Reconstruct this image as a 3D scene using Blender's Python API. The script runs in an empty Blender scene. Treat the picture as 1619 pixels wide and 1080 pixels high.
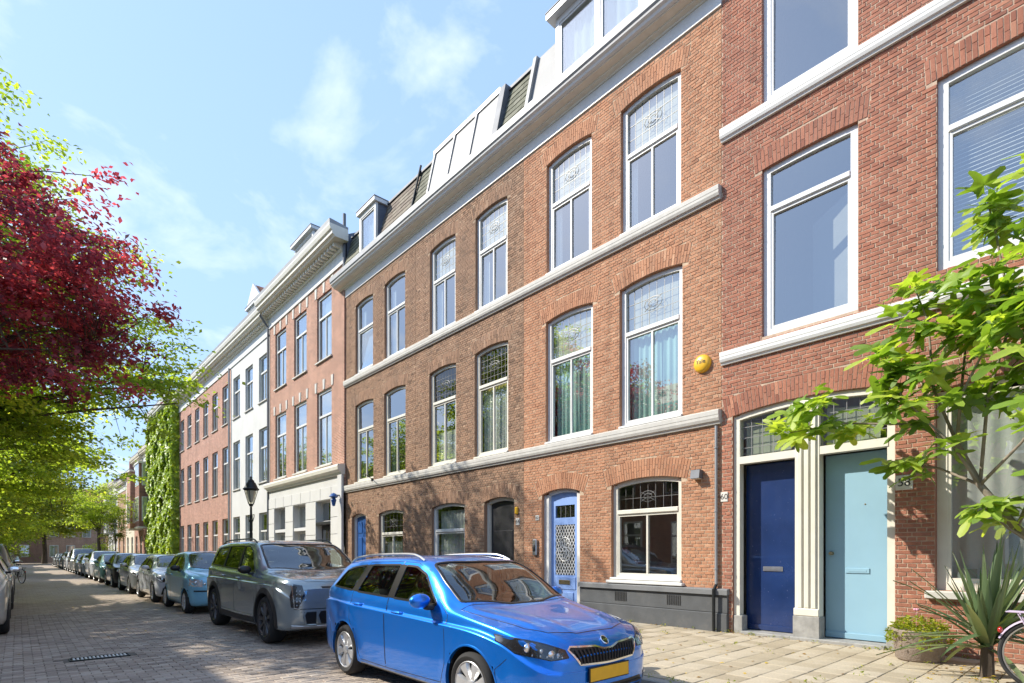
import bpy, bmesh, math, random
import numpy as np
from mathutils import Vector, Matrix
from mathutils.bvhtree import BVHTree
from mathutils.geometry import delaunay_2d_cdt
R = math.radians
random.seed(7); rng = np.random.default_rng(7)
scn = bpy.context.scene
COL = scn.collection

# ---------------------------------------------------------------- camera
cam_d = bpy.data.cameras.new('camera'); cam = bpy.data.objects.new('camera', cam_d); COL.objects.link(cam)
cam_d.sensor_width = 36; cam_d.lens = 19.345; cam_d.shift_y = 0.2069; cam_d.clip_end = 3000; cam_d.clip_start = .05
cam.location = (0, 0, 1.47); cam.rotation_euler = (R(90), 0, R(-41.93))
scn.camera = cam
# ---------------------------------------------------------------- light
SUN = Vector((-1.0, 1.0, 1.14)).normalized()          # towards the sun
EL = math.asin(SUN.z); AZ = math.atan2(SUN.x, SUN.y)
w = bpy.data.worlds.new('World'); scn.world = w; w.use_nodes = True
nt = w.node_tree; nt.nodes.clear(); N = nt.nodes.new; L_ = nt.links.new
sky = N('ShaderNodeTexSky'); sky.sky_type = 'NISHITA'; sky.sun_disc = False
sky.sun_elevation = EL; sky.sun_rotation = AZ % (2 * math.pi); sky.air_density = 1.0; sky.dust_density = .6; sky.ozone_density = 1.6
tc = N('ShaderNodeTexCoord'); sp = N('ShaderNodeSeparateXYZ'); L_(tc.outputs['Generated'], sp.inputs[0])
ad = N('ShaderNodeMath'); ad.operation = 'ADD'; ad.inputs[1].default_value = .22; L_(sp.outputs[2], ad.inputs[0])
dv = N('ShaderNodeVectorMath'); dv.operation = 'DIVIDE'; L_(tc.outputs['Generated'], dv.inputs[0])
cb = N('ShaderNodeCombineXYZ')
for i in range(3): L_(ad.outputs[0], cb.inputs[i])
L_(cb.outputs[0], dv.inputs[1])
n1 = N('ShaderNodeTexNoise'); n1.inputs['Scale'].default_value = 2.6; n1.inputs['Detail'].default_value = 8; n1.inputs['Roughness'].default_value = .55; n1.inputs['Distortion'].default_value = .35
mp = N('ShaderNodeMapping'); mp.inputs['Location'].default_value = (3.6, 2.0, .4); L_(dv.outputs[0], mp.inputs[0]); L_(mp.outputs[0], n1.inputs['Vector'])
cr = N('ShaderNodeValToRGB'); cr.color_ramp.elements[0].position = .54; cr.color_ramp.elements[1].position = .84
L_(n1.outputs[0], cr.inputs[0])
hz = N('ShaderNodeMapRange'); hz.inputs[1].default_value = .75; hz.inputs[2].default_value = .02; hz.inputs[3].default_value = .66; hz.inputs[4].default_value = .92; L_(sp.outputs[2], hz.inputs[0])
mm = N('ShaderNodeMath'); mm.operation = 'MULTIPLY'; mm.inputs[1].default_value = .9; L_(cr.outputs[0], mm.inputs[0])
mixh = N('ShaderNodeMix'); mixh.data_type = 'RGBA'; L_(hz.outputs[0], mixh.inputs[0]); L_(sky.outputs[0], mixh.inputs[6]); mixh.inputs[7].default_value = (1.42, 2.12, 3.35, 1)
mix = N('ShaderNodeMix'); mix.data_type = 'RGBA'; L_(mm.outputs[0], mix.inputs[0]); L_(mixh.outputs[2], mix.inputs[6]); mix.inputs[7].default_value = (4.3, 4.5, 4.7, 1)
bg = N('ShaderNodeBackground'); bg.inputs[1].default_value = .15; L_(mix.outputs[2], bg.inputs[0])
wo = N('ShaderNodeOutputWorld'); L_(bg.outputs[0], wo.inputs[0])
sd = bpy.data.lights.new('sun', 'SUN'); sd.energy = 2.9; sd.angle = R(.55); sd.color = (1, .93, .81)
so = bpy.data.objects.new('sun', sd); COL.objects.link(so); so.rotation_euler = (-SUN).to_track_quat('-Z', 'Y').to_euler(); so.location = (-20, 20, 30)
scn.view_settings.view_transform = 'Standard'; scn.view_settings.look = 'None'; scn.view_settings.exposure = 1.27; scn.view_settings.gamma = 1
scn.cycles.max_bounces = 7; scn.cycles.transparent_max_bounces = 12; scn.cycles.caustics_reflective = False; scn.cycles.caustics_refractive = False

# ---------------------------------------------------------------- materials
M = {}
def _new(name):
    m = bpy.data.materials.new(name); m.use_nodes = True; m.node_tree.nodes.clear(); M[name] = m
    return m, m.node_tree.nodes.new, m.node_tree.links.new
def _out(m, sh):
    o = m.node_tree.nodes.new('ShaderNodeOutputMaterial'); m.node_tree.links.new(sh.outputs[0], o.inputs[0])
def noise(n, l, scale, detail=4, coord='Object', rough=.55, stretch=None):
    t = n('ShaderNodeTexCoord'); x = n('ShaderNodeTexNoise'); x.inputs['Scale'].default_value = scale
    x.inputs['Detail'].default_value = detail; x.inputs['Roughness'].default_value = rough
    if stretch:
        mp = n('ShaderNodeMapping'); mp.inputs['Scale'].default_value = stretch; l(t.outputs[coord], mp.inputs[0]); l(mp.outputs[0], x.inputs['Vector'])
    else: l(t.outputs[coord], x.inputs['Vector'])
    return x
def ramp(n, l, fac, stops):
    r = n('ShaderNodeValToRGB'); e = r.color_ramp.elements
    while len(e) < len(stops): e.new(.5)
    for k, (p, c) in enumerate(stops): e[k].position = p; e[k].color = (*c, 1)
    l(fac, r.inputs[0]); return r
def mixc(n, l, fac, a, b, mode='MIX'):
    x = n('ShaderNodeMix'); x.data_type = 'RGBA'; x.blend_type = mode
    for s, v in ((0, fac), (6, a), (7, b)):
        if isinstance(v, (int, float)): x.inputs[s].default_value = v
        elif isinstance(v, tuple): x.inputs[s].default_value = (*v, 1) if len(v) == 3 else v
        else: l(v, x.inputs[s])
    return x.outputs[2]
def sc(c, k): return tuple(min(1, a * k) for a in c)
def pm(name, col, rough=.6, metal=0, var=.12, scale=3, bump=0, bscale=60, dirt=0, dirtcol=(.12, .10, .08), coat=0, spec=.5, stretch=None, col2=None, rvar=0, speck=None, streak=0):
    """principled with noise colour variation, optional dirt patches and fine bump"""
    m, n, l = _new(name); p = n('ShaderNodeBsdfPrincipled')
    nz = noise(n, l, scale, 5, stretch=stretch)
    c = ramp(n, l, nz.outputs[0], [(.3, sc(col, 1 - var)), (.7, col2 or sc(col, 1 + var))]).outputs[0]
    if dirt:
        dz = noise(n, l, scale * .6 + .5, 8, rough=.7); dm = ramp(n, l, dz.outputs[0], [(.52, (0, 0, 0)), (.75, (dirt,) * 3)])
        c = mixc(n, l, dm.outputs[0], c, dirtcol)
    if streak:
        st = noise(n, l, 1, 6, rough=.7, stretch=(5, 5, .35)); sm = ramp(n, l, st.outputs[0], [(.45, (0, 0, 0)), (.8, (streak,) * 3)]); c = mixc(n, l, sm.outputs[0], c, dirtcol)
    if speck:
        sz = noise(n, l, 26, 3, rough=.4); sm = ramp(n, l, sz.outputs[0], [(.70, (0, 0, 0)), (.73, (.85,) * 3)]); c = mixc(n, l, sm.outputs[0], c, speck)
    l(c, p.inputs['Base Color']); p.inputs['Roughness'].default_value = rough; p.inputs['Metallic'].default_value = metal
    p.inputs['Coat Weight'].default_value = coat; p.inputs['Coat Roughness'].default_value = .03; p.inputs['Specular IOR Level'].default_value = spec
    if rvar:
        rr = n('ShaderNodeMapRange'); rr.inputs[3].default_value = rough - rvar; rr.inputs[4].default_value = rough + rvar; l(nz.outputs[0], rr.inputs[0]); l(rr.outputs[0], p.inputs['Roughness'])
    if bump:
        bz = noise(n, l, bscale, 6); b = n('ShaderNodeBump'); b.inputs['Strength'].default_value = bump; b.inputs['Distance'].default_value = .01
        l(bz.outputs[0], b.inputs['Height']); l(b.outputs[0], p.inputs['Normal'])
    _out(m, p); return m
def piece_mat(name, stops, rough=.85, bump=.5, bscale=90, stain=.35, staincol=(.13, .10, .085), grime_scale=.8, streak=0):
    """bricks / tiles: colour from the per-piece 'tone' attribute, grain and weather stains on top"""
    m, n, l = _new(name); p = n('ShaderNodeBsdfPrincipled')
    a = n('ShaderNodeAttribute'); a.attribute_name = 'tone'
    c = ramp(n, l, a.outputs['Fac'], stops).outputs[0]
    g = noise(n, l, 35, 6, rough=.7); c = mixc(n, l, .55, c, ramp(n, l, g.outputs[0], [(.25, (.55, .55, .55)), (.75, (1.25, 1.22, 1.2))]).outputs[0], 'MULTIPLY')
    s = noise(n, l, grime_scale, 7, rough=.65); sm = ramp(n, l, s.outputs[0], [(.48, (0, 0, 0)), (.78, (stain,) * 3)])
    c = mixc(n, l, sm.outputs[0], c, staincol)
    if streak:
        k = noise(n, l, 1, 7, rough=.7, stretch=(3.5, 3.5, .22)); km = ramp(n, l, k.outputs[0], [(.42, (1.1, 1.1, 1.1)), (.78, (1 - streak,) * 3)]); c = mixc(n, l, 1., c, km.outputs[0], 'MULTIPLY')
    l(c, p.inputs['Base Color']); p.inputs['Roughness'].default_value = rough
    b = n('ShaderNodeBump'); b.inputs['Strength'].default_value = bump; b.inputs['Distance'].default_value = .008; bz = noise(n, l, bscale, 5); l(bz.outputs[0], b.inputs['Height']); l(b.outputs[0], p.inputs['Normal'])
    _out(m, p); return m
def brick_tex_mat(name, c1, c2, mortar, scale, bw=.215, rh=.06, axis='YZ', rough=.9, msize=.009, dirt=.3):
    """far surfaces whose bricks cannot be told apart"""
    m, n, l = _new(name); p = n('ShaderNodeBsdfPrincipled'); t = n('ShaderNodeTexCoord'); s = n('ShaderNodeSeparateXYZ'); cb = n('ShaderNodeCombineXYZ')
    l(t.outputs['Object'], s.inputs[0]); ix = {'X': 0, 'Y': 1, 'Z': 2}; l(s.outputs[ix[axis[0]]], cb.inputs[0]); l(s.outputs[ix[axis[1]]], cb.inputs[1])
    b = n('ShaderNodeTexBrick'); b.inputs['Scale'].default_value = 1; b.inputs['Brick Width'].default_value = bw; b.inputs['Row Height'].default_value = rh
    b.inputs['Mortar Size'].default_value = msize; b.inputs['Mortar Smooth'].default_value = .2
    b.inputs['Color1'].default_value = (*c1, 1); b.inputs['Color2'].default_value = (*c2, 1); b.inputs['Mortar'].default_value = (*mortar, 1); l(cb.outputs[0], b.inputs[0])
    z = noise(n, l, 1.1, 7, rough=.7); c = mixc(n, l, .7, b.outputs[0], ramp(n, l, z.outputs[0], [(.3, (.72, .70, .68)), (.7, (1.15, 1.12, 1.1))]).outputs[0], 'MULTIPLY')
    z2 = noise(n, l, 7, 5, rough=.75); c = mixc(n, l, .8, c, ramp(n, l, z2.outputs[0], [(.3, (.70, .68, .66)), (.7, (1.25, 1.22, 1.2))]).outputs[0], 'MULTIPLY')
    z3 = noise(n, l, 1, 7, rough=.7, stretch=(2.5, 2.5, .2)); c = mixc(n, l, .6, c, ramp(n, l, z3.outputs[0], [(.35, (1.1, 1.1, 1.1)), (.8, (.62, .60, .58))]).outputs[0], 'MULTIPLY')
    l(c, p.inputs['Base Color']); p.inputs['Roughness'].default_value = rough
    b.inputs['Bias'].default_value = -.1
    bu = n('ShaderNodeBump'); bu.inputs['Strength'].default_value = .5; bu.inputs['Distance'].default_value = .008; l(b.outputs['Fac'], bu.inputs['Height']); bu.invert = True; l(bu.outputs[0], p.inputs['Normal'])
    _out(m, p); return m
def glass_mat(name, tint=(.9, .95, .93), ior=1.75, rough=.0, wav=.0):
    m, n, l = _new(name); tr = n('ShaderNodeBsdfTransparent'); tr.inputs[0].default_value = (*tint, 1)
    gl = n('ShaderNodeBsdfGlossy'); gl.inputs['Roughness'].default_value = rough; gl.inputs[0].default_value = (.97, .98, 1, 1)
    # reflectance from the angle to the pane, the same from both sides of the sheet
    ge = n('ShaderNodeNewGeometry'); dt = n('ShaderNodeVectorMath'); dt.operation = 'DOT_PRODUCT'; l(ge.outputs['Normal'], dt.inputs[0]); l(ge.outputs['Incoming'], dt.inputs[1])
    ab = n('ShaderNodeMath'); ab.operation = 'ABSOLUTE'; l(dt.outputs['Value'], ab.inputs[0]); om = n('ShaderNodeMath'); om.operation = 'SUBTRACT'; om.inputs[0].default_value = 1; l(ab.outputs[0], om.inputs[1])
    pw = n('ShaderNodeMath'); pw.operation = 'POWER'; pw.inputs[1].default_value = 4; l(om.outputs[0], pw.inputs[0]); f0 = ((ior - 1) / (ior + 1)) ** 2
    fr = n('ShaderNodeMath'); fr.operation = 'MULTIPLY_ADD'; fr.inputs[1].default_value = 1 - f0; fr.inputs[2].default_value = f0; l(pw.outputs[0], fr.inputs[0]); mx = n('ShaderNodeMixShader')
    if wav:
        z = noise(n, l, 1.3, 2); b = n('ShaderNodeBump'); b.inputs['Strength'].default_value = wav; b.inputs['Distance'].default_value = .02; l(z.outputs[0], b.inputs['Height']); l(b.outputs[0], gl.inputs['Normal'])
    l(fr.outputs[0], mx.inputs[0]); l(tr.outputs[0], mx.inputs[1]); l(gl.outputs[0], mx.inputs[2]); _out(m, mx); return m
def leaf_mat(name, c1, c2, c3, gloss=.35, trans=.45):
    m, n, l = _new(name); a = n('ShaderNodeAttribute'); a.attribute_name = 'tone'
    c = ramp(n, l, a.outputs['Fac'], [(.0, c1), (.5, c2), (1., c3)]).outputs[0]
    p = n('ShaderNodeBsdfPrincipled'); p.inputs['Roughness'].default_value = .45; p.inputs['Specular IOR Level'].default_value = gloss; l(c, p.inputs['Base Color'])
    t = n('ShaderNodeBsdfTranslucent'); l(mixc(n, l, 1., c, (2.2, 2.1, .9) if 'purple' not in name else (2.2, 1.2, 1.2), 'MULTIPLY'), t.inputs[0])
    mx = n('ShaderNodeMixShader'); mx.inputs[0].default_value = trans; l(p.outputs[0], mx.inputs[1]); l(t.outputs[0], mx.inputs[2]); _out(m, mx); return m
def paint_mat(name, col, metal=.35, rough=.32, flake=.0):
    m, n, l = _new(name); p = n('ShaderNodeBsdfPrincipled'); z = noise(n, l, 900, 2); 
    c = ramp(n, l, z.outputs[0], [(.3, sc(col, .8)), (.7, sc(col, 1.2))]).outputs[0]
    d = noise(n, l, 2.2, 7, rough=.7); dz = ramp(n, l, d.outputs[0], [(.5, (0, 0, 0)), (.9, (.10,) * 3)]); c = mixc(n, l, dz.outputs[0], c, (.25, .24, .22))
    l(c, p.inputs['Base Color']); p.inputs['Metallic'].default_value = metal; p.inputs['Roughness'].default_value = rough
    p.inputs['Coat Weight'].default_value = 1; p.inputs['Coat Roughness'].default_value = .025; _out(m, p); return m

# ---------------------------------------------------------------- mesh helpers
class MB:
    def __init__(s): s.v = []; s.f = []; s.m = []; s.t = []; s.tone = .5; s.mi = 0
    def add(s, vs, fs):
        o = len(s.v); s.v += [tuple(p) for p in vs]
        for q in fs: s.f.append(tuple(i + o for i in q)); s.m.append(s.mi); s.t.append(s.tone)
        return s
    def box(s, x0, x1, y0, y1, z0, z1):
        if x0 > x1: x0, x1 = x1, x0
        if y0 > y1: y0, y1 = y1, y0
        if z0 > z1: z0, z1 = z1, z0
        return s.add([(x0, y0, z0), (x1, y0, z0), (x1, y1, z0), (x0, y1, z0), (x0, y0, z1), (x1, y0, z1), (x1, y1, z1), (x0, y1, z1)],
                     [(0, 3, 2, 1), (4, 5, 6, 7), (0, 1, 5, 4), (1, 2, 6, 5), (2, 3, 7, 6), (3, 0, 4, 7)])
    def rbox(s, x0, x1, y0, y1, z0, z1, b=.01):
        """box with chamfered edges"""
        vs = []; lo = (x0, y0, z0); hi = (x1, y1, z1); idx = {}
        b = min(b, (x1 - x0) * .45, (y1 - y0) * .45, (z1 - z0) * .45)
        for cx in (0, 1):
            for cy in (0, 1):
                for cz in (0, 1):
                    c = (cx, cy, cz)
                    for ax in range(3):
                        p = []
                        for k in range(3):
                            base = hi[k] if c[k] else lo[k]; p.append(base if k == ax else base + (-b if c[k] else b))
                        idx[c, ax] = len(vs); vs.append(tuple(p))
        fs = []
        for ax in range(3):
            o1, o2 = [k for k in range(3) if k != ax]
            for sgn in (0, 1):
                q = []
                for a, c in ((0, 0), (1, 0), (1, 1), (0, 1)):
                    k = [0, 0, 0]; k[ax] = sgn; k[o1] = a; k[o2] = c; q.append(idx[tuple(k), ax])
                fs.append(q if (sgn == 1) ^ (ax == 1) else q[::-1])
        for ax in range(3):      # edges along ax
            o1, o2 = [k for k in range(3) if k != ax]
            for a in (0, 1):
                for c in (0, 1):
                    k0 = [0, 0, 0]; k0[o1] = a; k0[o2] = c; k1 = list(k0); k1[ax] = 1
                    fs.append([idx[tuple(k0), o1], idx[tuple(k1), o1], idx[tuple(k1), o2], idx[tuple(k0), o2]])
        for cx in (0, 1):
            for cy in (0, 1):
                for cz in (0, 1): fs.append([idx[(cx, cy, cz), a] for a in range(3)])
        return s.add(vs, fs)
    def prism(s, poly, axis, a0, a1):
        """extrude a 2D polygon along axis; poly given in the two other axes in xyz order"""
        n = len(poly); vs = []
        for a in (a0, a1):
            for p in poly:
                q = list(p); q.insert(axis, a); vs.append(tuple(q))
        return s.add(vs, [tuple(range(n)), tuple(range(2 * n - 1, n - 1, -1))] + [(i, i + n, (i + 1) % n + n, (i + 1) % n) for i in range(n)])
    def tube(s, pts, r, n=8, cap=True):
        pts = [Vector(p) for p in pts]; rs = r if isinstance(r, (list, tuple)) else [r] * len(pts); vs = []; fs = []; up = None
        for i, p in enumerate(pts):
            d = (pts[min(i + 1, len(pts) - 1)] - pts[max(i - 1, 0)])
            if d.length < 1e-9: d = Vector((0, 0, 1))
            d.normalize()
            if up is None: up = d.orthogonal().normalized()
            up = (up - d * up.dot(d)); up = up.normalized() if up.length > 1e-6 else d.orthogonal().normalized()
            q = d.cross(up)
            for k in range(n):
                a = 2 * math.pi * k / n; vs.append(p + (up * math.cos(a) + q * math.sin(a)) * rs[i])
        for i in range(len(pts) - 1):
            for k in range(n): fs.append((i * n + k, i * n + (k + 1) % n, (i + 1) * n + (k + 1) % n, (i + 1) * n + k))
        if cap: fs += [tuple(range(n - 1, -1, -1)), tuple(range((len(pts) - 1) * n, len(pts) * n))]
        return s.add(vs, fs)
    def lathe(s, prof, n=24, axis=2, o=(0, 0, 0), close=False, a0=0, a1=2 * math.pi):
        """prof: (radius, height) list around axis"""
        full = abs(a1 - a0 - 2 * math.pi) < 1e-6; m = n if full else n + 1; vs = []; fs = []
        for k in range(m):
            a = a0 + (a1 - a0) * k / n; c, q = math.cos(a), math.sin(a)
            for r, hh in prof:
                p = [0, 0, 0]; p[axis] = hh; p[(axis + 1) % 3] = r * c; p[(axis + 2) % 3] = r * q; vs.append((p[0] + o[0], p[1] + o[1], p[2] + o[2]))
        K = len(prof)
        for k in range(n):
            k2 = (k + 1) % m
            for j in range(K - 1 + (1 if close else 0)): fs.append((k * K + j, k2 * K + j, k2 * K + (j + 1) % K, k * K + (j + 1) % K))
        return s.add(vs, fs)
    def ball(s, c, r, n=10, sq=(1, 1, 1)):
        prof = [(math.sin(math.pi * i / n) * 1.0, -math.cos(math.pi * i / n)) for i in range(n + 1)]; o = len(s.v); s.lathe(prof, n * 2)
        for i in range(o, len(s.v)): p = s.v[i]; s.v[i] = (c[0] + p[0] * r * sq[0], c[1] + p[1] * r * sq[1], c[2] + p[2] * r * sq[2])
        return s
    def mesh(s, name, mats, smooth=False, weld=False):
        me = bpy.data.meshes.new(name); me.from_pydata(s.v, [], s.f)
        for m in (mats if isinstance(mats, (list, tuple)) else [mats]): me.materials.append(M[m] if isinstance(m, str) else m)
        if any(s.m): me.polygons.foreach_set('material_index', s.m)
        at = me.attributes.new('tone', 'FLOAT', 'FACE'); at.data.foreach_set('value', s.t)
        bm = bmesh.new(); bm.from_mesh(me)
        if weld: bmesh.ops.remove_doubles(bm, verts=bm.verts, dist=1e-5)
        if len(bm.faces) < 60000: bmesh.ops.recalc_face_normals(bm, faces=bm.faces)
        bm.to_mesh(me); bm.free()
        if smooth: smooth_mesh(me, 40 if smooth is True else smooth)
        return me
    def build(s, name, mats, parent=None, smooth=False, weld=False): return link(name, s.mesh(name, mats, smooth, weld), parent)
def smooth_mesh(me, ang=40):
    me.polygons.foreach_set('use_smooth', [True] * len(me.polygons))
    try: me.set_sharp_from_angle(angle=R(ang))
    except Exception: pass
def link(name, me, parent=None):
    o = bpy.data.objects.new(name, me); COL.objects.link(o)
    if parent is not None:
        o.parent = parent; ox = parent
        if ox.get('_world'): o.location = -Vector(ox['_world'])
    return o
def tag(o, label=None, cat=None, group=None, kind=None):
    for k, v in (('label', label), ('category', cat), ('group', group), ('kind', kind)):
        if v: o[k] = v
    return o
def thing(name, label, cat, loc=(0, 0, 0), rz=0, group=None, world=False):
    """Empty at a thing's base; world=True: its parts are written in world coordinates"""
    o = bpy.data.objects.new(name, None); COL.objects.link(o); o.location = loc; o.rotation_euler = (0, 0, rz); o.empty_display_size = .2
    if world: o['_world'] = tuple(loc)
    return tag(o, label, cat, group)
def copy_tree(o, parent=None):
    c = o.copy(); COL.objects.link(c); c.parent = parent
    for ch in list(o.children): copy_tree(ch, c)
    return c
def strip_kids():      # tidy the bookkeeping property
    for o in bpy.data.objects:
        if '_world' in o: del o['_world']
def text_mesh(name, s, size, mat, parent, loc, rot, depth=.002, align='CENTER'):
    cu = bpy.data.curves.new(name, 'FONT'); cu.body = s; cu.size = size; cu.extrude = depth; cu.align_x = align; cu.align_y = 'CENTER'
    t = bpy.data.objects.new(name, cu); COL.objects.link(t); dg = bpy.context.evaluated_depsgraph_get(); me = bpy.data.meshes.new_from_object(t.evaluated_get(dg)); bpy.data.objects.remove(t)
    me.name = name; me.materials.clear(); me.materials.append(M[mat]); o = link(name, me, parent); base = Vector(o.location); o.location = base + Vector(loc); o.rotation_euler = rot; return o
def pch(knots):
    xs = np.array([k[0] for k in knots], float); ys = np.array([k[1] for k in knots], float); n = len(xs)
    if n == 1: return lambda t: np.full(np.shape(t), ys[0])
    hh = np.diff(xs); d = np.diff(ys) / hh; m = np.zeros(n)
    for i in range(1, n - 1):
        if d[i - 1] * d[i] > 0:
            w1 = 2 * hh[i] + hh[i - 1]; w2 = hh[i] + 2 * hh[i - 1]; m[i] = (w1 + w2) / (w1 / d[i - 1] + w2 / d[i])
    m[0] = d[0]; m[-1] = d[-1]
    def f(t):
        t = np.clip(np.asarray(t, float), xs[0], xs[-1]); i = np.clip(np.searchsorted(xs, t, 'right') - 1, 0, n - 2); u = (t - xs[i]) / hh[i]
        return (2 * u**3 - 3 * u**2 + 1) * ys[i] + (u**3 - 2 * u**2 + u) * hh[i] * m[i] + (-2 * u**3 + 3 * u**2) * ys[i + 1] + (u**3 - u**2) * hh[i] * m[i + 1]
    return f
# ================================================================ materials used by the street
D = 9.05; ZS = .12; KERB = 5.1
pm('soil', (.10, .085, .06), .95, bump=.5)
pm('joint_sand', (.15, .13, .105), .95, var=.3, scale=6, bump=.4)
piece_mat('clinker', [(0, (.29, .24, .195)), (.35, (.365, .30, .24)), (.65, (.425, .35, .28)), (1, (.49, .42, .345))], .8, .6, 70, .5, (.17, .15, .13), 1.3)
brick_tex_mat('clinker_far', (.375, .31, .25), (.44, .37, .30), (.27, .225, .18), 1, .205, .102, 'XY', .85, .006)
brick_tex_mat('tile_far', (.42, .36, .27), (.48, .42, .32), (.24, .20, .14), 1, .30, .30, 'XY', .9, .004)
piece_mat('paving_tile', [(0, (.37, .31, .215)), (.5, (.45, .385, .275)), (1, (.51, .445, .335))], .9, .35, 120, .55, (.22, .18, .12), .9)
piece_mat('kerb_stone', [(0, (.27, .26, .24)), (1, (.36, .35, .32))], .85, .4, 80)
MORTAR = {'red': (.49, .37, .275), 'orange': (.52, .39, .27), 'brown': (.37, .275, .19), 'brick_far': (.40, .30, .24)}
piece_mat('brick_red', [(0, (.25, .092, .058)), (.3, (.335, .13, .08)), (.6, (.395, .16, .098)), (.85, (.335, .14, .092)), (1, (.46, .21, .13))], .85, .7, 110, .35, (.20, .12, .095), .7, .30)
piece_mat('brick_orange', [(0, (.33, .15, .082)), (.3, (.43, .20, .108)), (.6, (.50, .245, .135)), (.85, (.44, .225, .13)), (1, (.57, .32, .19))], .85, .7, 110, .32, (.28, .18, .12), .6, .30)
piece_mat('brick_brown', [(0, (.165, .095, .058)), (.3, (.27, .158, .098)), (.6, (.36, .21, .13)), (.85, (.33, .205, .135)), (1, (.45, .29, .19))], .88, .8, 110, .5, (.17, .115, .085), .55, .30)
pm('mortar_red', MORTAR['red'], .95, var=.2, scale=14, bump=.5, dirt=.5, dirtcol=(.28, .22, .17))
pm('mortar_orange', MORTAR['orange'], .95, var=.2, scale=14, bump=.5, dirt=.5, dirtcol=(.28, .21, .15))
pm('mortar_brown', MORTAR['brown'], .95, var=.25, scale=14, bump=.5, dirt=.6, dirtcol=(.2, .16, .12))
brick_tex_mat('brick_tall', (.46, .20, .135), (.27, .10, .07), (.56, .44, .35), 1, msize=.012)
brick_tex_mat('brick_far', (.46, .20, .14), (.29, .11, .08), (.55, .43, .35), 1, msize=.012)
brick_tex_mat('brick_far2', (.30, .12, .085), (.25, .10, .07), (.33, .25, .2), 1)
brick_tex_mat('brick_far3', (.45, .27, .17), (.38, .22, .14), (.42, .33, .25), 1)
pm('stucco_white', (.58, .58, .565), .85, var=.05, scale=1.2, bump=.15, dirt=.25, dirtcol=(.42, .40, .35))
pm('stucco_cream', (.62, .57, .46), .85, var=.06, scale=1.2, bump=.15, dirt=.25, dirtcol=(.4, .36, .28))
pm('white_paint', (.69, .69, .67), .42, var=.04, scale=4, dirt=.18, dirtcol=(.50, .48, .43), streak=.22)
pm('cream_paint', (.70, .67, .58), .42, var=.05, scale=4, dirt=.22, dirtcol=(.45, .41, .33), streak=.2)
pm('white_plastic', (.72, .72, .715), .3, var=.02, scale=2, dirt=.12, dirtcol=(.55, .54, .5))
pm('string_stone', (.53, .515, .475), .7, var=.07, scale=6, bump=.12, dirt=.4, dirtcol=(.36, .34, .30), streak=.35)
pm('zinc', (.27, .28, .29), .55, .2, var=.12, scale=2.5, dirt=.35, dirtcol=(.26, .25, .23))
pm('lead_sheet', (.13, .14, .16), .6, .2, var=.2, scale=3)
pm('slate_side', (.10, .12, .16), .6, var=.2, scale=3)
piece_mat('slate', [(0, (.10, .105, .07)), (.5, (.145, .15, .10)), (1, (.19, .19, .14))], .8, .4, 60, .5, (.10, .09, .06), 1.5)
piece_mat('slate_rust', [(0, (.14, .105, .08)), (.5, (.19, .15, .11)), (1, (.22, .19, .14))], .8, .4, 60, .5, (.10, .08, .06), 1.5)
piece_mat('roof_tile', [(0, (.26, .09, .05)), (.5, (.34, .13, .07)), (1, (.42, .18, .10))], .8, .3, 60)
pm('plinth_grey', (.085, .09, .095), .75, var=.15, scale=3, bump=.25, dirt=.4, dirtcol=(.18, .17, .155))
pm('plinth_cap', (.17, .175, .18), .7, var=.12, scale=3, bump=.2, dirt=.3, dirtcol=(.28, .27, .25))
pm('bluestone', (.30, .295, .28), .8, var=.2, scale=9, bump=.25, dirt=.4, dirtcol=(.17, .165, .15))
pm('door_navy', (.012, .032, .115), .25, var=.2, scale=1.5, coat=.3, dirt=.3, dirtcol=(.045, .065, .15), speck=(.07, .09, .19), rvar=.08, streak=.2)
pm('door_aqua', (.25, .425, .54), .45, var=.05, scale=1.5, dirt=.15, dirtcol=(.30, .46, .51), streak=.15)
pm('door_sky', (.24, .38, .72), .45, var=.06, scale=2)
pm('door_black', (.022, .022, .025), .4, var=.2, scale=2)
pm('door_royal', (.02, .09, .30), .4, var=.1, scale=2)
pm('brass', (.42, .34, .20), .35, .9, var=.15, scale=20)
pm('steel', (.55, .55, .54), .3, .9, var=.1, scale=20)
pm('black_iron', (.016, .018, .018), .45, .3, var=.2, scale=10)
pm('lead_came', (.20, .20, .20), .5, .6, var=.1)
pm('dark_room', (.46, .44, .40), .9, var=.2, scale=.8)
pm('curtain_white', (.74, .74, .72), .85, var=.06, scale=2)
pm('curtain_cream', (.66, .64, .55), .85, var=.06, scale=2)
pm('curtain_mint', (.42, .66, .60), .85, var=.10, scale=2)
pm('curtain_grey', (.34, .38, .36), .85, var=.1, scale=2)
pm('blind_slat', (.80, .80, .79), .5, var=.03, scale=2)
pm('alarm_yellow', (.80, .46, .03), .35, var=.05, scale=10, dirt=.1, dirtcol=(.5, .3, .05))
pm('print_black', (.02, .02, .02), .6, var=.1)
pm('number_plate_stone', (.62, .60, .55), .6, var=.06, scale=12)
pm('panel_pale', (.31, .31, .305), .6, var=.05, scale=1.2, dirt=.25, dirtcol=(.48, .47, .44))
glass_mat('window_glass', (.84, .89, .87), 3.7, 0, 0)
glass_mat('old_glass', (.62, .68, .63), 2.4, .0, 0)
glass_mat('amber_glass', (.62, .50, .16), 1.8, .0, 0)

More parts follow.
